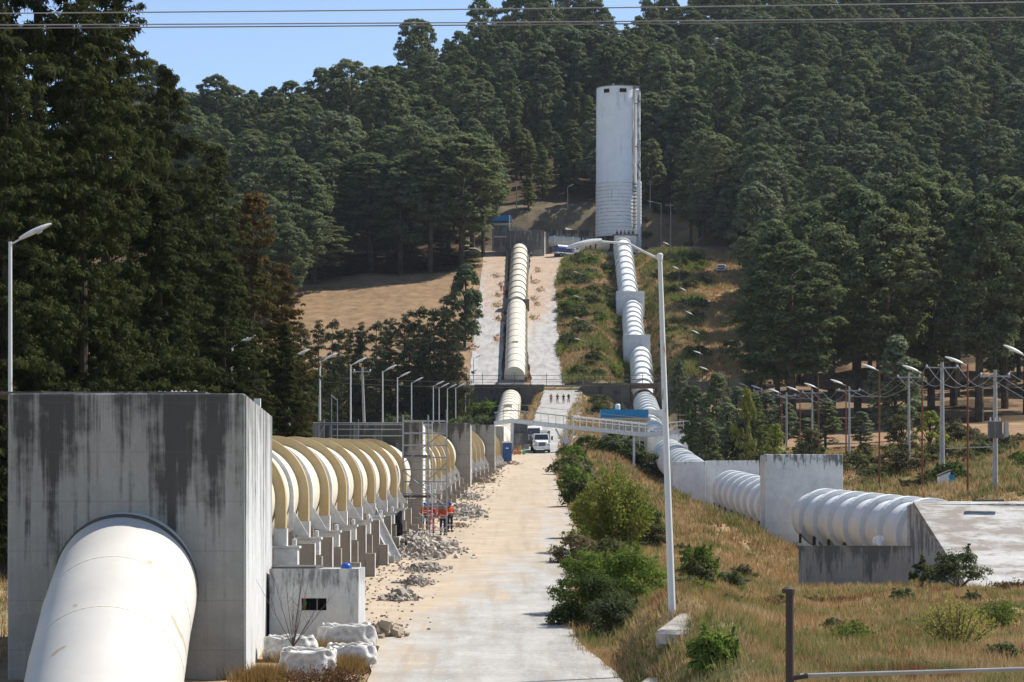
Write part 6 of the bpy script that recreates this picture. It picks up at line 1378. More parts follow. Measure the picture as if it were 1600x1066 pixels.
# ---- vehicles (front towards -Y)
def wheel(x, y, z, r_, w_, root, dual=False):
    t = MB().lathe([(r_*.55, -w_/2), (r_*.96, -w_/2), (r_, -w_/3), (r_, w_/3), (r_*.96, w_/2), (r_*.55, w_/2)], (x, y, z), 20, axis=(1, 0, 0)).build('wheel', M['black'], root, smooth=True, world=False)
    MB().lathe([(.001, -w_*.3), (r_*.56, -w_*.35), (r_*.56, w_*.35), (.001, w_*.3)], (x, y, z), 14, axis=(1, 0, 0)).build('rim', M['steel'], t, world=False)
def truck(loc, rz, label):
    r = thing('flatbed_truck', loc, label, 'truck', None, rz); W = False
    MB().box((0, 3.9, .85), (.9, 7.2, .3)).build('chassis', M['pole_dark'], r, world=W)
    # hood: tapered
    MB().add([(-.72, 0, .75), (.72, 0, .75), (.98, 1.35, .75), (-.98, 1.35, .75), (-.66, .05, 1.45), (.66, .05, 1.45), (.92, 1.35, 1.72), (-.92, 1.35, 1.72)], [(0, 1, 2, 3), (4, 5, 6, 7), (0, 1, 5, 4), (1, 2, 6, 5), (2, 3, 7, 6), (3, 0, 4, 7)]).build('hood', M['white'], r, world=W, bevel=.06)
    for s in (-1, 1):
        MB().prism([(s*.72, .15, .7), (s*.72, 1.3, .7), (s*.72, 1.2, 1.15), (s*.72, .75, 1.3), (s*.72, .25, 1.15)], (s*.42, 0, 0)).build('fender', M['white'], r, world=W, bevel=.05)
        MB().box((s*.88, .12, 1.12), (.34, .12, .26)).build('headlight', M['lens'], r, world=W, bevel=.03)
        a = MB().box((s*1.42, 1.35, 2.0), (.26, .1, .55)).build('mirror', M['pole_dark'], r, world=W); MB().bar((s*1.0, 1.5, 1.9), (s*1.4, 1.36, 1.95), .03).build('mirror_arm', M['pole_dark'], a, world=W)
        wheel(s*.98, .95, .5, .5, .3, r); wheel(s*.95, 5.6, .5, .5, .5, r)
    MB().add([(-1.1, 1.35, .8), (1.1, 1.35, .8), (1.1, 2.9, .8), (-1.1, 2.9, .8), (-1.1, 1.35, 1.75), (1.1, 1.35, 1.75), (-.95, 1.75, 2.6), (.95, 1.75, 2.6), (-1.0, 2.9, 2.65), (1.0, 2.9, 2.65), (-1.1, 2.9, 1.75), (1.1, 2.9, 1.75)],
        [(0, 3, 2, 1), (0, 1, 5, 4), (4, 5, 7, 6), (6, 7, 9, 8), (1, 2, 11, 5), (5, 11, 9, 7), (0, 4, 10, 3), (4, 6, 8, 10), (3, 10, 8, 9, 11, 2)]).build('cab', M['white'], r, world=W, bevel=.05)
    MB().add([(-.95, 1.36, 1.80), (.95, 1.36, 1.80), (.84, 1.70, 2.50), (-.84, 1.70, 2.50)], [(0, 1, 2, 3)]).build('windshield', M['glass'], r, world=W)
    for s in (-1, 1): MB().add([(s*1.11, 1.75, 1.8), (s*1.11, 2.6, 1.8), (s*1.0, 2.6, 2.45), (s*1.0, 1.95, 2.45)], [(0, 1, 2, 3)]).build('side_window', M['glass'], r, world=W)
    MB().box((0, -.03, 1.15), (.86, .12, .5)).build('grille', M['pole_dark'], r, world=W, bevel=.04)
    for k in range(4): MB().box((0, -.1, .98+k*.11), (.8, .03, .03)).build('grille_bar', M['steel'], r, world=W)
    MB().box((0, -.2, .62), (2.2, .3, .36)).build('bumper', M['white'], r, world=W, bevel=.05)
    MB().box((0, -.36, .62), (.34, .02, .17)).build('number_plate', M['reflect'], r, world=W)
    MB().box((0, 5.4, 1.15), (2.5, 4.8, .2)).build('flatbed', M['pole_dark'], r, world=W)
    for s in (-1, 1):
        for y in (3.05, 5.4, 7.7): MB().box((s*1.22, y, 2.1), (.09, .09, 1.9)).build('stake', M['pole_dark'], r, world=W)
        for z in (1.7, 2.3, 2.95): MB().box((s*1.22, 5.4, z), (.05, 4.7, .12)).build('side_rail', M['pole_dark'], r, world=W)
    for z in (2.78, 3.0): MB().box((0, 3.05, z), (2.4, .07, .1)).build('headboard_rail', M['pole_dark'], r, world=W)
    return r
tz = float(strip(ROAD, 343.)[2]); truck((X_(847, 342), 342, tz+.03), R_(3), 'white flatbed truck with dark stake rack facing the camera on the road')
def van(loc, rz, label):
    r = thing('box_van', loc, label, 'van', None, rz); W = False
    MB().add([(-1, .1, .45), (1, .1, .45), (1, 6, .45), (-1, 6, .45), (-1, 0, 1.3), (1, 0, 1.3), (-.95, .75, 2.35), (.95, .75, 2.35), (-.95, 6, 2.5), (.95, 6, 2.5), (-.85, 1.2, 2.62), (.85, 1.2, 2.62), (-.85, 6, 2.7), (.85, 6, 2.7)],
        [(0, 3, 2, 1), (0, 1, 5, 4), (4, 5, 7, 6), (6, 7, 11, 10), (10, 11, 13, 12), (1, 2, 9, 7, 5), (0, 4, 6, 8, 3), (7, 9, 13, 11), (6, 10, 12, 8), (2, 3, 8, 12, 13, 9)]).build('body', M['white'], r, world=W, bevel=.06)
    MB().add([(-.88, .02, 1.42), (.88, .02, 1.42), (.84, .68, 2.27), (-.84, .68, 2.27)], [(0, 1, 2, 3)]).build('windshield', M['glass'], r, world=W)
    MB().box((0, .02, .75), (1.1, .1, .3)).build('grille', M['pole_dark'], r, world=W); MB().box((0, -.02, .48), (1.9, .2, .2)).build('bumper', M['pole_dark'], r, world=W)
    for s in (-1, 1):
        MB().box((s*.8, .02, .98), (.28, .1, .24)).build('headlight', M['lens'], r, world=W); MB().box((s*1.16, .7, 1.5), (.18, .1, .32)).build('mirror', M['pole_dark'], r, world=W)
        MB().box((s*1.0, 1.5, 1.75), (.03, 1.0, .6)).build('side_window', M['glass'], r, world=W)
        wheel(s*.9, 1.1, .36, .36, .24, r); wheel(s*.9, 4.8, .36, .36, .24, r)
    return r
tz = float(strip(ROAD, 362.)[2]); van((X_(834, 362), 362, tz+.02), R_(-3), 'white van parked behind the flatbed truck, partly hidden by it')
def pickup(loc, rz, label, s_=1.0):
    r = thing('pickup_truck', loc, label, 'pickup', None, rz); r.scale = (s_,)*3; W = False
    MB().add([(-.9, 0, .4), (.9, 0, .4), (.9, 5, .45), (-.9, 5, .45), (-.88, .05, .95), (.88, .05, .95), (.88, 5, 1.05), (-.88, 5, 1.05), ], [(0, 3, 2, 1), (4, 5, 6, 7), (0, 1, 5, 4), (1, 2, 6, 5), (2, 3, 7, 6), (3, 0, 4, 7)]).build('body', M['white'], r, world=W, bevel=.08)
    MB().add([(-.86, 1.2, .95), (.86, 1.2, .95), (.84, 3.2, 1.0), (-.84, 3.2, 1.0), (-.7, 1.8, 1.6), (.7, 1.8, 1.6), (.7, 3.0, 1.62), (-.7, 3.0, 1.62)], [(4, 5, 6, 7), (0, 1, 5, 4), (1, 2, 6, 5), (2, 3, 7, 6), (3, 0, 4, 7)]).build('cab', M['white'], r, world=W, bevel=.05)
    MB().add([(-.76, 1.24, 1.02), (.76, 1.24, 1.02), (.64, 1.73, 1.54), (-.64, 1.73, 1.54)], [(0, 1, 2, 3)]).build('windshield', M['glass'], r, world=W)
    MB().box((0, -.02, .72), (1.2, .06, .24)).build('grille', M['pole_dark'], r, world=W); MB().box((0, -.05, .45), (1.8, .15, .2)).build('bumper', M['steel'], r, world=W)
    for s in (-1, 1):
        MB().box((s*.74, -.01, .75), (.25, .08, .2)).build('headlight', M['lens'], r, world=W)
        MB().add([(s*.87, 1.7, 1.02), (s*.86, 2.9, 1.04), (s*.73, 2.8, 1.5), (s*.73, 1.95, 1.5)], [(0, 1, 2, 3)]).build('side_window', M['glass'], r, world=W)
        wheel(s*.82, .95, .36, .36, .22, r); wheel(s*.82, 4.0, .36, .36, .22, r)
    return r
px_, Yp = 1126, 621; pickup((X_(px_, Yp), Yp, H(X_(px_, Yp), Yp)+.1), R_(-8), 'white pickup parked at the top of the yellow field', 1.35)
# blue tank truck on the hill top
loc = (X_(868, 640), 640, float(strip(UPPER, 640.)[2])+.05); r = thing('tank_truck', loc, 'blue tank truck parked on the hill top before the horizontal pipe', 'truck', None, R_(-52)); W = False
MB().lathe([(.01, -.02), (1.0, 0), (1.12, .1), (1.12, 4.4), (1.0, 4.5), (.01, 4.52)], (0, 0, 2.15), 20, axis=(0, 1, 0)).build('tank', M['tank_blue'], r, smooth=True, world=W)
MB().box((0, 3.2, 1.0), (2.1, 7.0, .35)).build('chassis', M['lamp'], r, world=W); MB().box((0, .02, 2.95), (1.7, .3, .16)).build('walkway', M['lamp'], r, world=W)
MB().box((0, 6.1, 1.9), (2.2, 1.7, 1.9)).build('cab', M['white'], r, world=W, bevel=.15)
for s in (-1, 1):
    MB().box((s*1.11, 6.2, 2.3), (.03, 1.0, .6)).build('side_window', M['glass'], r, world=W)
    for y in (.9, 2.0, 6.0): wheel(s*.95, y, .5, .5, .35, r)
# ---- rubble
def rocks(n, cx, cy, sx, sy, hh, smin, smax, seed, zf=None):
    rs_ = random.Random(seed); mb = MB()
    for i in range(n):
        x = rs_.gauss(cx, sx*.5); y = rs_.gauss(cy, sy*.5); d = math.exp(-(((x-cx)/sx)**2+((y-cy)/sy)**2)*1.4); s = rs_.uniform(smin, smax)*(.42 if rs_.random() > .10 else .95)
        c = Vector((x, y, (zf(x, y) if zf else H(x, y))+hh*d*rs_.random()+s*.15)); q = Matrix.Rotation(rs_.uniform(0, 6.28), 3, (rs_.gauss(0, 1), rs_.gauss(0, 1), rs_.gauss(0, 1)+.01))
        pts = [Vector((a*s*rs_.uniform(.5, 1.1), b*s*rs_.uniform(.5, 1.1), c2*s*rs_.uniform(.35, .8))) for a in (-1, 1) for b in (-1, 1) for c2 in (-1, 1)]
        mb.add([c+q @ p for p in pts], [(0, 1, 3, 2), (4, 6, 7, 5), (0, 4, 5, 1), (2, 3, 7, 6), (0, 2, 6, 4), (1, 5, 7, 3)])
    return mb
def rzf(x, y): return float(strip(ROAD, float(y))[2])-.02
def mound(cx, cy, sx, sy, hh, mat, name, label, n, smin, smax, seed, mat2='rock', zf=rzf):
    rs_ = np.random.RandomState(seed); vs = []; nn = 22
    for i in range(nn+1):
        for j in range(nn+1):
            u = -1.3+2.6*i/nn; v = -1.3+2.6*j/nn; d = math.exp(-(u*u+v*v)*2.2); e = (u*u+v*v) > 1.5
            vs.append((cx+u*sx, cy+v*sy, zf(cx, cy+v*sy)-.12+hh*d*.85*(1+.2*rs_.randn())+(0 if not e else -.1)))
    fs = [(i*(nn+1)+j, (i+1)*(nn+1)+j, (i+1)*(nn+1)+j+1, i*(nn+1)+j+1) for i in range(nn) for j in range(nn)]
    root = thing('rubble_pile', (cx, cy, zf(cx, cy)), label, 'rubble'); MB().add(vs, fs).build('mound', M[mat], root)
    o = rocks(n, cx, cy, sx, sy, hh, smin, smax, seed, zf).build('broken_pieces', M[mat2], root); o['kind'] = 'stuff'; return root
for i, (px, Y, sx, sy, hh, n, mt, lb, s0, s1) in enumerate([
    (655, 137, 1.7, 6.5, 1.1, 1288, 'rock', 'largest grey rubble heap, beside the leaning white beam', .10, .26),
    (664, 122, 1.0, 2.6, .35, 276, 'rock', 'flat rubble heap between the largest heap and the road', .07, .19),
    (650, 113, .7, 1.6, .38, 206, 'rock', 'middle rubble heap below the leaning white beam', .07, .18),
    (626, 104, .75, 1.3, .45, 138, 'rock', 'chunky rubble heap with big lumps, beside the whitish chamber', .13, .30),
    (600, 88, .75, 1.2, .4, 105, 'rock_brown', 'brown broken slabs heaped just behind the bulk bags', .12, .3),
    (722, 178, 1.5, 7, .7, 598, 'rock', 'grey rubble heap just beyond the workers', .10, .26),
    (735, 205, .9, 5, .4, 252, 'rock', 'low rubble heap beyond the workers, beside the third grey block', .08, .2),
    (758, 240, .8, 5, .35, 206, 'rock_brown', 'small brown rubble strip farther along the ring piers', .08, .22),
    (800, 296, .9, 4, .35, 138, 'rock_brown', 'small rubble strip at the foot of the portable toilet', .08, .22),
    (716, 163, .8, 2.2, .22, 138, 'rock_brown', 'flat brown rubble at the feet of the workers', .07, .18)]):
    mound(X_(px, Y), Y, sx, sy, hh, 'dirt_pile' if mt == 'rock_brown' else 'rock', 'rubble', lb, n, s0, s1, 40+i, mt)
for i, (px, Y, mt) in enumerate([(779, 597, 'dirt_pile'), (777, 587, 'dirt_pile'), (781, 574, 'dirt_pile'), (777, 556, 'dirt_pile'), (776, 618, 'rock_brown'), (784, 608, 'rock'), (841, 624, 'rock_brown'), (836, 611, 'rock'), (844, 603, 'rock'), (835, 594, 'rock_brown'), (840, 588, 'rock_brown'), (834, 575, 'dirt_pile'), (738, 548, 'dirt_pile')]):
    zf2 = (lambda x, y: float(strip(LEFTR, float(y))[2])-.02) if px < 790 else (lambda x, y: float(strip(UPPER, float(y))[2])-.02)
    mound(X_(px, Y), Y, 1.1+.5*((i*37)%10)/10, 2.6+2.2*((i*53)%10)/10, .5, 'dirt_pile', 'rubble', ('reddish earth heap' if mt == 'dirt_pile' else 'stony rubble heap')+(f' left of the upper cream pipe, {ordinal(i)} of the heaps' if px < 790 else f' right of the upper cream pipe, {ordinal(i)} of the heaps'), 70, .08, .22, 80+i, 'rock_brown' if mt != 'rock' else 'rock', zf2)
mb = MB(); rq = random.Random(77)
for k in range(850):
    y = 90+190*rq.random()**1.5; xl_, xr_, z_, _ = strip(ROAD, y); xa_ = float(axis_at(LPIPE, y)[0])+2.9; x = xa_+abs(rq.gauss(0, .5))*(float(xl_)-xa_+1.2); s_ = rq.uniform(.01, .045)*(1+y/200)
    if x > float(xl_)+2: continue
    pts = [Vector((a*s_*rq.uniform(.5, 1.2), b*s_*rq.uniform(.5, 1.2), c2*s_*rq.uniform(.4, .9))) for a in (-1, 1) for b in (-1, 1) for c2 in (-1, 1)]
    mb.add([Vector((x, y, float(z_)+s_*.3))+p for p in pts], [(0, 1, 3, 2), (4, 6, 7, 5), (0, 4, 5, 1), (2, 3, 7, 6), (0, 2, 6, 4), (1, 5, 7, 3)])
o = mb.build('gravel', M['rock_brown']); tag(o, 'small stones and crumbs of concrete strewn over the earth beside the piers', 'gravel', kind='stuff')
rs2 = random.Random(3)
for i, (px, Y, s) in enumerate([(588, 108, .16), (591, 103, .12), (612, 110, .1), (700, 150, .14), (712, 150, .12), (640, 100, .06), (760, 262, .3), (672, 128, .12)]):
    x = X_(px, Y); mb = rocks(1, x, Y, .01, .01, 0, s*1.3, s*1.5, 300+i, rzf); o = mb.build('loose_stone', M['rock_brown']); tag(o, 'single broken stone lying loose on the earth between the piers and the road', 'stone', 'loose stones')
# ---- leaning beam, trough, bags
b0 = P(619, 876, 127.2); t0 = P(574, 786, 130.5); d = (t0-b0).normalized(); u = Vector((1, 0, 0)); u = (u-d*u.dot(d)).normalized(); v = d.cross(u)
r = thing('leaning_beam', b0, 'long white channel beam leaning against the stepped piers', 'beam')
mb = MB(); 
for (cu, cv, wu, wv) in ((0, 0, .5, .04), (-.24, -.1, .04, .2), (.24, -.1, .04, .2)):
    q = [b0+u*(cu+su*wu/2)+v*(cv+sv*wv/2) for su, sv in ((-1, -1), (1, -1), (1, 1), (-1, 1))]; mb.prism(q, t0-b0)
mb.build('channel', M['strap'], r)
r = thing('concrete_kerb', (X_(596, 129), 129, H(X_(596, 129), 129)), 'low white curved kerb at the foot of the leaning beam', 'kerb')
mb = MB(); pts = [P(566, 876, 129), P(580, 878, 128.5), P(600, 881, 127.5), P(616, 881, 127)]
for i in range(3): a, b = pts[i], pts[i+1]; mb.prism([a, b, b+Vector((0, 0, .42)), a+Vector((0, 0, .42))], (0, .3, 0))
mb.build('kerb_body', M['strap'], r)
r = thing('steel_plate', (X_(640, 112), 112, rzf(0, 112)+.03), 'thin grey sheet lying flat on the earth near the middle rubble heap', 'sheet'); MB().box((X_(640, 112), 113.5, rzf(0, 113.5)+.05), (1.7, .8, .06)).build('sheet', M['steel'], r)
def soft(name, c, size, mat, seed, label, cat, top=None, sag=.12, grp=None):
    rs_ = np.random.RandomState(seed); root = thing(name, c, label, cat, grp)
    bm = bmesh.new(); bmesh.ops.create_cube(bm, size=1); bmesh.ops.subdivide_edges(bm, edges=bm.edges[:], cuts=7, use_grid_fill=True)
    for vv in bm.verts:
        p = vv.co; k = 1-.28*(abs(p.x)*2)**6*(abs(p.y)*2)**6; q = Vector((p.x*k, p.y*k, p.z)); 
        q.x *= 1+.16*math.cos(p.z*2.4)+.03*math.sin(p.z*22+p.y*9); q.y *= 1+.12*math.cos(p.z*2.4)
        n_ = vnoise(np.array([p.x*9+seed*3.1]), np.array([p.y*9+p.z*13]), 2.2, seed)[0]; q += Vector((p.x, p.y, p.z))*n_*sag*2.4
        if p.z > .4: q.z += -.10*math.cos(p.x*3)*math.cos(p.y*3)+.10*(vnoise(np.array([p.x*14]), np.array([p.y*14]), 2.5, seed+1)[0])
        vv.co = Vector((q.x*size[0], q.y*size[1], (q.z+.5)*size[2]))
    me = bpy.data.meshes.new('sack'); bm.to_mesh(me); bm.free(); me.materials.append(M[mat]); me.polygons.foreach_set('use_smooth', [True]*len(me.polygons)); o = bpy.data.objects.new('sack', me); COL.objects.link(o); o.parent = root
    sd = o.modifiers.new('sub', 'SUBSURF'); sd.levels = 1; sd.render_levels = 1
    if top:
        mb = MB()
        for k in range(9):   # crumpled rim of loose cloth
            a = 6.283*k/9+rs_.rand()*.4; e = Vector((math.cos(a)*size[0]*.5, math.sin(a)*size[1]*.5, size[2]*(.93+.08*rs_.rand()))); f_ = Vector((math.cos(a+.8)*size[0]*.5, math.sin(a+.8)*size[1]*.5, size[2]*(.93+.08*rs_.rand())))
            m_ = (e+f_)*.5+Vector((0, 0, .03+.05*rs_.rand())); mb.tube([e, m_, f_], [.035, .05, .03], 6)
        mb.build('folded_rim', M[mat], root, smooth=True, world=False)
    return root
for (px, py, Y, w_, h_, d_, lb) in ((455, 1026, 80.5, 1.45, .80, 1.2, 'grey bulk sack slumped against the huge block, leftmost of the sacks'), (481, 1046, 76.5, 1.5, .78, 1.2, 'white bulk sack foremost of the sacks beside the huge block'), (548, 1029, 78.5, 1.4, .72, 1.1, 'bulk sack nearest the road'), (541, 1000, 83.5, 1.65, .92, 1.1, 'bulk sack with twisted neck, right under the chamber opening')):
    p = P(px, py, Y); soft('bulk_sack', (p.x, p.y, H(p.x, p.y)-.05), (w_, d_, h_), 'bag', int(px), lb, 'sack', True, .12, 'bulk sacks beside the huge block')
grass('straw_litter', 1500, smp_bags, 'dead orange straw heaped between the bulk sacks', .22, .62, 12, 'dry_orange', .016, 6)
p = P(622, 812, 141); soft('plastic_bag', (p.x, p.y, p.z-.9), (.42, .35, 1.35), 'blackbag', 5, 'black plastic bag hanging from a pier beside the scaffolded block', 'bag', None, .25)
p = P(579, 838, 133); soft('plastic_bag', (X_(583, 131), 131, Z_(842, 131)-.3), (.45, .3, .5), 'blackbag', 6, 'small black plastic bag on a pier left of the leaning beam', 'bag', None, .25)
# ---- culvert headwall on the bank
r = thing('culvert_head', (X_(1040, 70), 70, -4), 'worn pale concrete culvert edge half buried in the dry bank', 'culvert')
def on_b(px, Y, dz): x = X_(px, Y); return Vector((x, Y, H(x, Y)+dz))
for px, Y, w_, l_, rz in ((1058, 71.5, .62, 2.6, -.25), (1003, 68.0, .55, 2.4, -.45)):
    c = on_b(px, Y, .12); MB().lathe([(.01, -.3), (w_*.9, -.28), (w_, 0), (w_*.8, .12), (.01, .15)], c, 14).build('slab', M['culvert'], r, smooth=True); o = r.children[-1]
    MB().prism([c+Vector((-w_, -.2, .1)), c+Vector((w_*.6, -.1, .16)), c+Vector((w_*.6+l_*.3, l_*.75, .55)), c+Vector((-w_+l_*.3, l_*.75, .5))], (0, 0, -.55)).build('slab', M['culvert'], r, bevel=.09)
# ---- scaffold
YS = 151.5; zb = float(strip(ROAD, 152.)[2]); xa, xb = X_(629, YS), X_(697.5, YS)
r = thing('scaffold_tower', (xa, YS, zb), 'grey tubular scaffold tower in front of the second concrete block', 'scaffold')
for x in (xa, (xa+xb)/2+.2, xb):
    for y in (YS, YS+1.3): MB().bar((x, y, zb-.05), (x, y, Z_(648 if x != xb else 640, YS)), .036, 6).build('standard', M['steel'], r)
for z in np.arange(zb+.35, 6.4, .72):
    for y in (YS, YS+1.3): MB().bar((xa, y, z), (xb, y, z), .028, 5).build('ledger', M['steel'], r)
for z in (zb+2.1, zb+4.3, 6.1):
    for x in (xa, xb): MB().bar((x, YS, z), (x, YS+1.3, z), .028, 5).build('transom', M['steel'], r)
for a, b in (((xa, zb+3.9), (xb, zb+1.7)), ((xa, zb+1.9), (xb, zb+4.3)), ((xa, zb+2.1), (xb, zb+.1)), ((xa, zb+4.3), (xb, zb+6.3))): MB().bar((a[0], YS-.05, a[1]), (b[0], YS-.05, b[1]), .03, 5).build('brace', M['steel'], r)
for z in (zb+2.35, zb+4.72): MB().box(((xa*1.35+xb*.65)/2, YS+.65, z), ((xb-xa)*.62, 1.2, .14)).build('platform', M['plank'], r)
x2 = X_(660, YS)
for x in (x2, x2+.55): MB().bar((x, YS+.7, zb), (x, YS+.7, 6.2), .025, 5).build('ladder_rail', M['lamp'], r)
for z in np.arange(zb+.3, 6.1, .3): MB().bar((x2, YS+.7, z), (x2+.55, YS+.7, z), .016, 4).build('ladder_rung', M['lamp'], r)
r = thing('scaffold_bridge', (X_(560, YS), YS, zb), 'scaffold guard rails spanning over the ochre ringed pipe to the tower', 'scaffold')
for px, yt in ((498, 618), (505, 655), (518, 616), (526, 622), (560, 655)):
    MB().bar((X_(px, YS), YS+(.6 if px in (505, 526) else 0), 4.9 if px > 510 else zb-.2), (X_(px, YS), YS+(.6 if px in (505, 526) else 0), Z_(yt, YS)), .034, 6).build('standard', M['steel'], r)
for y, a in ((661, 498), (663.5, 498), (671, 520), (681, 520)): MB().bar(P(a, y, YS), P(629, y, YS), .035, 6).build('ledger', M['steel'], r)
MB().bar(P(498, 683, YS), P(507, 664, YS), .03).build('brace', M['steel'], r); MB().bar(P(517, 617, YS), P(526, 625, YS), .03).build('brace', M['steel'], r)
# ---- people
def skin_mesh(name, nodes, edges, root, levels=1):
    """nodes: {key: (pos, radius)}; grows one continuous surface over the joints"""
    keys = list(nodes); me = bpy.data.meshes.new(name); me.from_pydata([tuple(nodes[k][0]) for k in keys], [(keys.index(a), keys.index(b)) for a, b in edges], []); me.update()
    o = bpy.data.objects.new(name, me); COL.objects.link(o); m_ = o.modifiers.new('skin', 'SKIN'); m_.use_smooth_shade = True
    sv = me.skin_vertices[0].data
    for i, k in enumerate(keys):
        rr = nodes[k][1]; sv[i].radius = (rr, rr) if isinstance(rr, (int, float)) else rr; sv[i].use_root = (k == root)
    sb = o.modifiers.new('sub', 'SUBSURF'); sb.levels = levels; sb.render_levels = levels
    dg = bpy.context.evaluated_depsgraph_get(); ev = o.evaluated_get(dg); m2 = bpy.data.meshes.new_from_object(ev, depsgraph=dg); m2.name = name
    bpy.data.objects.remove(o); bpy.data.meshes.remove(me); return m2
def person(loc, rz, label, upper='red', lower='red', helmet='helmet', stride=0.0, arms=(.15, .15), tape=True, h=1.74, bend=.25, vest=None, group=None):
    root = thing('person', loc, label, 'person', group, rz); s = h/1.74; V = Vector
    st = stride; J = {}
    J['pel'] = V((0, 0, .96)); J['sp'] = V((0, -.01, 1.16)); J['ch'] = V((0, 0, 1.36)); J['nk'] = V((0, -.01, 1.49)); J['hd'] = V((0, -.02, 1.58)); J['ht'] = V((0, -.015, 1.66))
    for sd, n in ((-1, 'l'), (1, 'r')):
        ph = st*sd
        J['hip'+n] = V((.10*sd, 0, .90)); J['kn'+n] = V((.115*sd, -.02-ph*.16, .50)); J['an'+n] = V((.12*sd, .02-ph*.30 if st else .01, .09)); J['to'+n] = J['an'+n]+V((.02*sd, -.17, -.045))
        a = arms[0 if sd < 0 else 1]; J['sh'+n] = V((.185*sd, 0, 1.41)); J['el'+n] = V((.245*sd, .02+ph*.10-a*.25, 1.14)); J['wr'+n] = V((.25*sd, -.04+ph*.2-bend*.35-a*.5, .93+bend*.25+a*.35))
        dr = (J['wr'+n]-J['el'+n]).normalized(); J['pa'+n] = J['wr'+n]+dr*.07
        for f in range(4): J[f'f{f}{n}'] = J['pa'+n]+dr*.05+V((-.006*sd, (f-1.5)*.021, 0)); J[f'g{f}{n}'] = J[f'f{f}{n}']+dr*(.03-.004*abs(f-1.5))+V((-.018*sd, 0, 0))
        J['th'+n] = J['wr'+n]+dr*.035+V((-.01*sd, -.045, 0))
    J = {k: v*s for k, v in J.items()}
    rad = dict(pel=(.13, .10), sp=(.125, .095), ch=(.145, .10), nk=.052, hd=(.075, .088), ht=(.072, .08))
    body = {k: (v, (rad[k] if k in rad else .08 if k[:3] == 'hip' else .055 if k[:2] == 'kn' else .04 if k[:2] in ('an', 'to') else .05 if k[:2] == 'sh' else .04 if k[:2] == 'el' else .028 if k[:2] == 'wr' else .032 if k[:2] == 'pa' else .009)) for k, v in J.items()}
    E = [('pel', 'sp'), ('sp', 'ch'), ('ch', 'nk'), ('nk', 'hd'), ('hd', 'ht')]
    for n in 'lr':
        E += [('pel', 'hip'+n), ('hip'+n, 'kn'+n), ('kn'+n, 'an'+n), ('an'+n, 'to'+n), ('ch', 'sh'+n), ('sh'+n, 'el'+n), ('el'+n, 'wr'+n), ('wr'+n, 'pa'+n), ('wr'+n, 'th'+n)]
        for f in range(4): E += [('pa'+n, f'f{f}{n}'), (f'f{f}{n}', f'g{f}{n}')]
    def put(me, name, mat, par=root):
        me.materials.clear(); me.materials.append(M[mat]); o = bpy.data.objects.new(name, me); COL.objects.link(o); o.parent = par; return o
    put(skin_mesh('body', body, E, 'pel'), 'body', 'skin')
    up = {k: (J[k], r_) for k, r_ in dict(pel=(.155, .125), sp=(.15, .12), ch=(.17, .125), nk=.07).items()}
    for n in 'lr': up['sh'+n] = (J['sh'+n], .072); up['el'+n] = (J['el'+n], .058); up['wr'+n] = (J['wr'+n]+(J['el'+n]-J['wr'+n])*.1, .045)
    put(skin_mesh('jacket', up, [('pel', 'sp'), ('sp', 'ch'), ('ch', 'nk')]+[(a+n, b+n) if a != 'ch' else ('ch', b+n) for n in 'lr' for a, b in (('ch', 'sh'), ('sh', 'el'), ('el', 'wr'))], 'pel'), 'jacket', upper)
    lo = {'pel': (J['pel'], (.15, .12))}
    for n in 'lr': lo['hip'+n] = (J['hip'+n], .105); lo['kn'+n] = (J['kn'+n], .078); lo['an'+n] = (J['an'+n]+Vector((0, 0, .03)), .062)
    put(skin_mesh('trousers', lo, [('pel', 'hip'+n) for n in 'lr']+[('hip'+n, 'kn'+n) for n in 'lr']+[('kn'+n, 'an'+n) for n in 'lr'], 'pel'), 'trousers', lower)
    for n in 'lr':
        a = J['an'+n]; MB().box((a.x, a.y-.07, .05), (.10, .27, .10)).build('boot', M['boot'], root, bevel=.03, world=False)
        e, w_ = J['el'+n], J['wr'+n]
        if tape: MB().lathe([(.056, -.02), (.062, -.02), (.062, .02), (.056, .02)], (e+w_)/2, 12, axis=(w_-e)).build('tape', M['reflect'], root, world=False); k_ = J['kn'+n]; MB().lathe([(.07, -.025), (.086, -.025), (.082, .025), (.07, .025)], k_-Vector((0, 0, .1)), 12, axis=(J['an'+n]-k_)).build('tape', M['reflect'], root, world=False)
    if tape: MB().lathe([(.1, -.025), (.176, -.025), (.176, .025), (.1, .025)], (0, 0, 1.12*s), 18).build('tape', M['reflect'], root, world=False)
    hd = J['hd']
    if helmet == 'hair': MB().lathe([(.088, -.02), (.098, .05), (.08, .105), (.04, .13), (.001, .135)], hd+Vector((0, .012, 0)), 16).build('hair', M['hair'], root, smooth=True, world=False)
    else: MB().lathe([(.15, .035), (.145, .05), (.118, .055), (.115, .10), (.085, .155), (.04, .18), (.001, .185)], hd+Vector((0, -.005, 0)), 18).build('helmet', M[helmet], root, smooth=True, world=False)
    for sx in (-1, 1): MB().lathe([(.001, -.008), (.009, 0), (.001, .008)], hd+Vector((sx*.03, -.083, .015)), 6).build('eye', M['hair'], root, world=False); 
    MB().add([hd+Vector(p) for p in ((-.014, -.082, -.02), (.014, -.082, -.02), (0, -.112, -.018), (0, -.085, .02))], [(0, 2, 3), (2, 1, 3), (0, 1, 2), (0, 3, 1)]).build('nose', M['skin'], root, world=False)
    return root
def gr(px, Y, tab=ROAD): x = X_(px, Y); return (x, Y, float(strip(tab, float(Y))[2])+.01)
WG = 'workers at the scaffold'
person(gr(664, 157.5), R_(170), 'worker in orange with blue helmet, hindmost beside the concrete block', 'orange', 'navy', group=WG)
person(gr(674, 155), R_(175), 'worker in red coverall with reflective bands, seen from behind at the scaffold', 'red', 'red', group=WG, h=1.80)
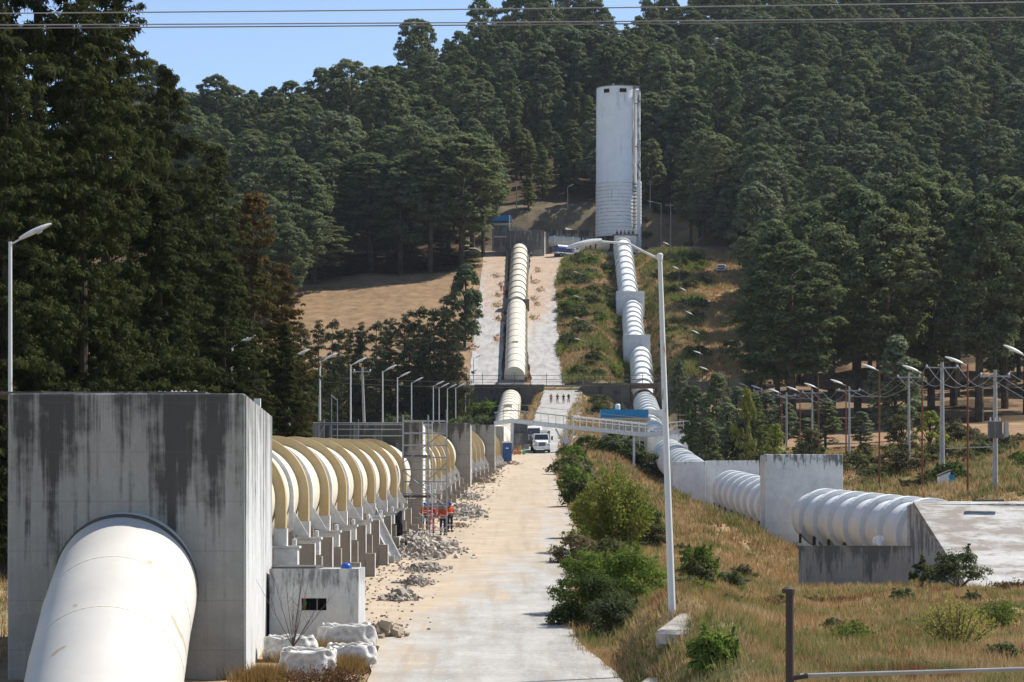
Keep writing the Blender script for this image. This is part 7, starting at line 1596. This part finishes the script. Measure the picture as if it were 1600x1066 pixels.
person(gr(692, 152.8), R_(-15), 'worker in orange vest and dark trousers standing at the outer scaffold leg', 'orange', 'navy', group=WG, bend=.4, h=1.84)
person(gr(703, 156.5), R_(30), 'worker in orange half hidden behind the outer scaffold leg', 'orange', 'navy', group=WG, h=1.82)
PG = 'people walking on the road'
person(gr(861, 482), R_(180), 'pedestrian in bright orange jacket, leftmost of the four on the road', 'orange', 'navy', 'red', .6, group=PG, tape=False, h=1.82)
person(gr(871, 482), R_(5), 'pedestrian in dark red jacket, second from the left of the four on the road', 'jacket_dark', 'navy', 'red', .5, group=PG, tape=False, h=1.8)
person(gr(880.5, 481), R_(-5), 'pedestrian in dark jacket with arms bent, third from the left on the road', 'jacket_dark', 'navy', 'hair', .5, (.5, .5), group=PG, tape=False, bend=.7, h=1.8)
person(gr(888.5, 482), R_(8), 'pedestrian dressed in black, rightmost of the four on the road', 'navy', 'navy', 'hair', .5, group=PG, tape=False, h=1.86)
HG = 'workers on the hill beside the upper pipe'
person(gr(783, 602, LEFTR), R_(60), 'worker in red left of the upper cream pipe, standing by the earth heaps', 'red', 'navy', 'helmet', .3, group=HG)
person(gr(787.5, 598, LEFTR), R_(200), 'worker in red next to the shaded side of the upper pipe', 'red', 'red', 'helmet', group=HG)
person(gr(829.5, 638, UPPER), R_(20), 'worker in orange at the top end of the upper pipe', 'orange', 'navy', 'helmet', group=HG)
person(gr(830, 611, UPPER), R_(-60), 'worker in red right of the upper pipe halfway up', 'red', 'navy', 'helmet', .2, group=HG)
# ---- the air
hz = MB().box((0, 620, 135), (2400, 1500, 480)).build('haze', None if False else M['white']); hz.data.materials.clear()
hm = bpy.data.materials.new('haze_air'); hm.use_nodes = True; n = hm.node_tree; n.nodes.clear(); out = n.nodes.new('ShaderNodeOutputMaterial'); pv = n.nodes.new('ShaderNodeVolumePrincipled')
pv.inputs['Color'].default_value = (0.80, 0.88, 1.0, 1); pv.inputs['Density'].default_value = 0.000035; pv.inputs['Anisotropy'].default_value = 0.3
n.links.new(pv.outputs[0], out.inputs['Volume']); hz.data.materials.append(hm); tag(hz, kind='stuff')
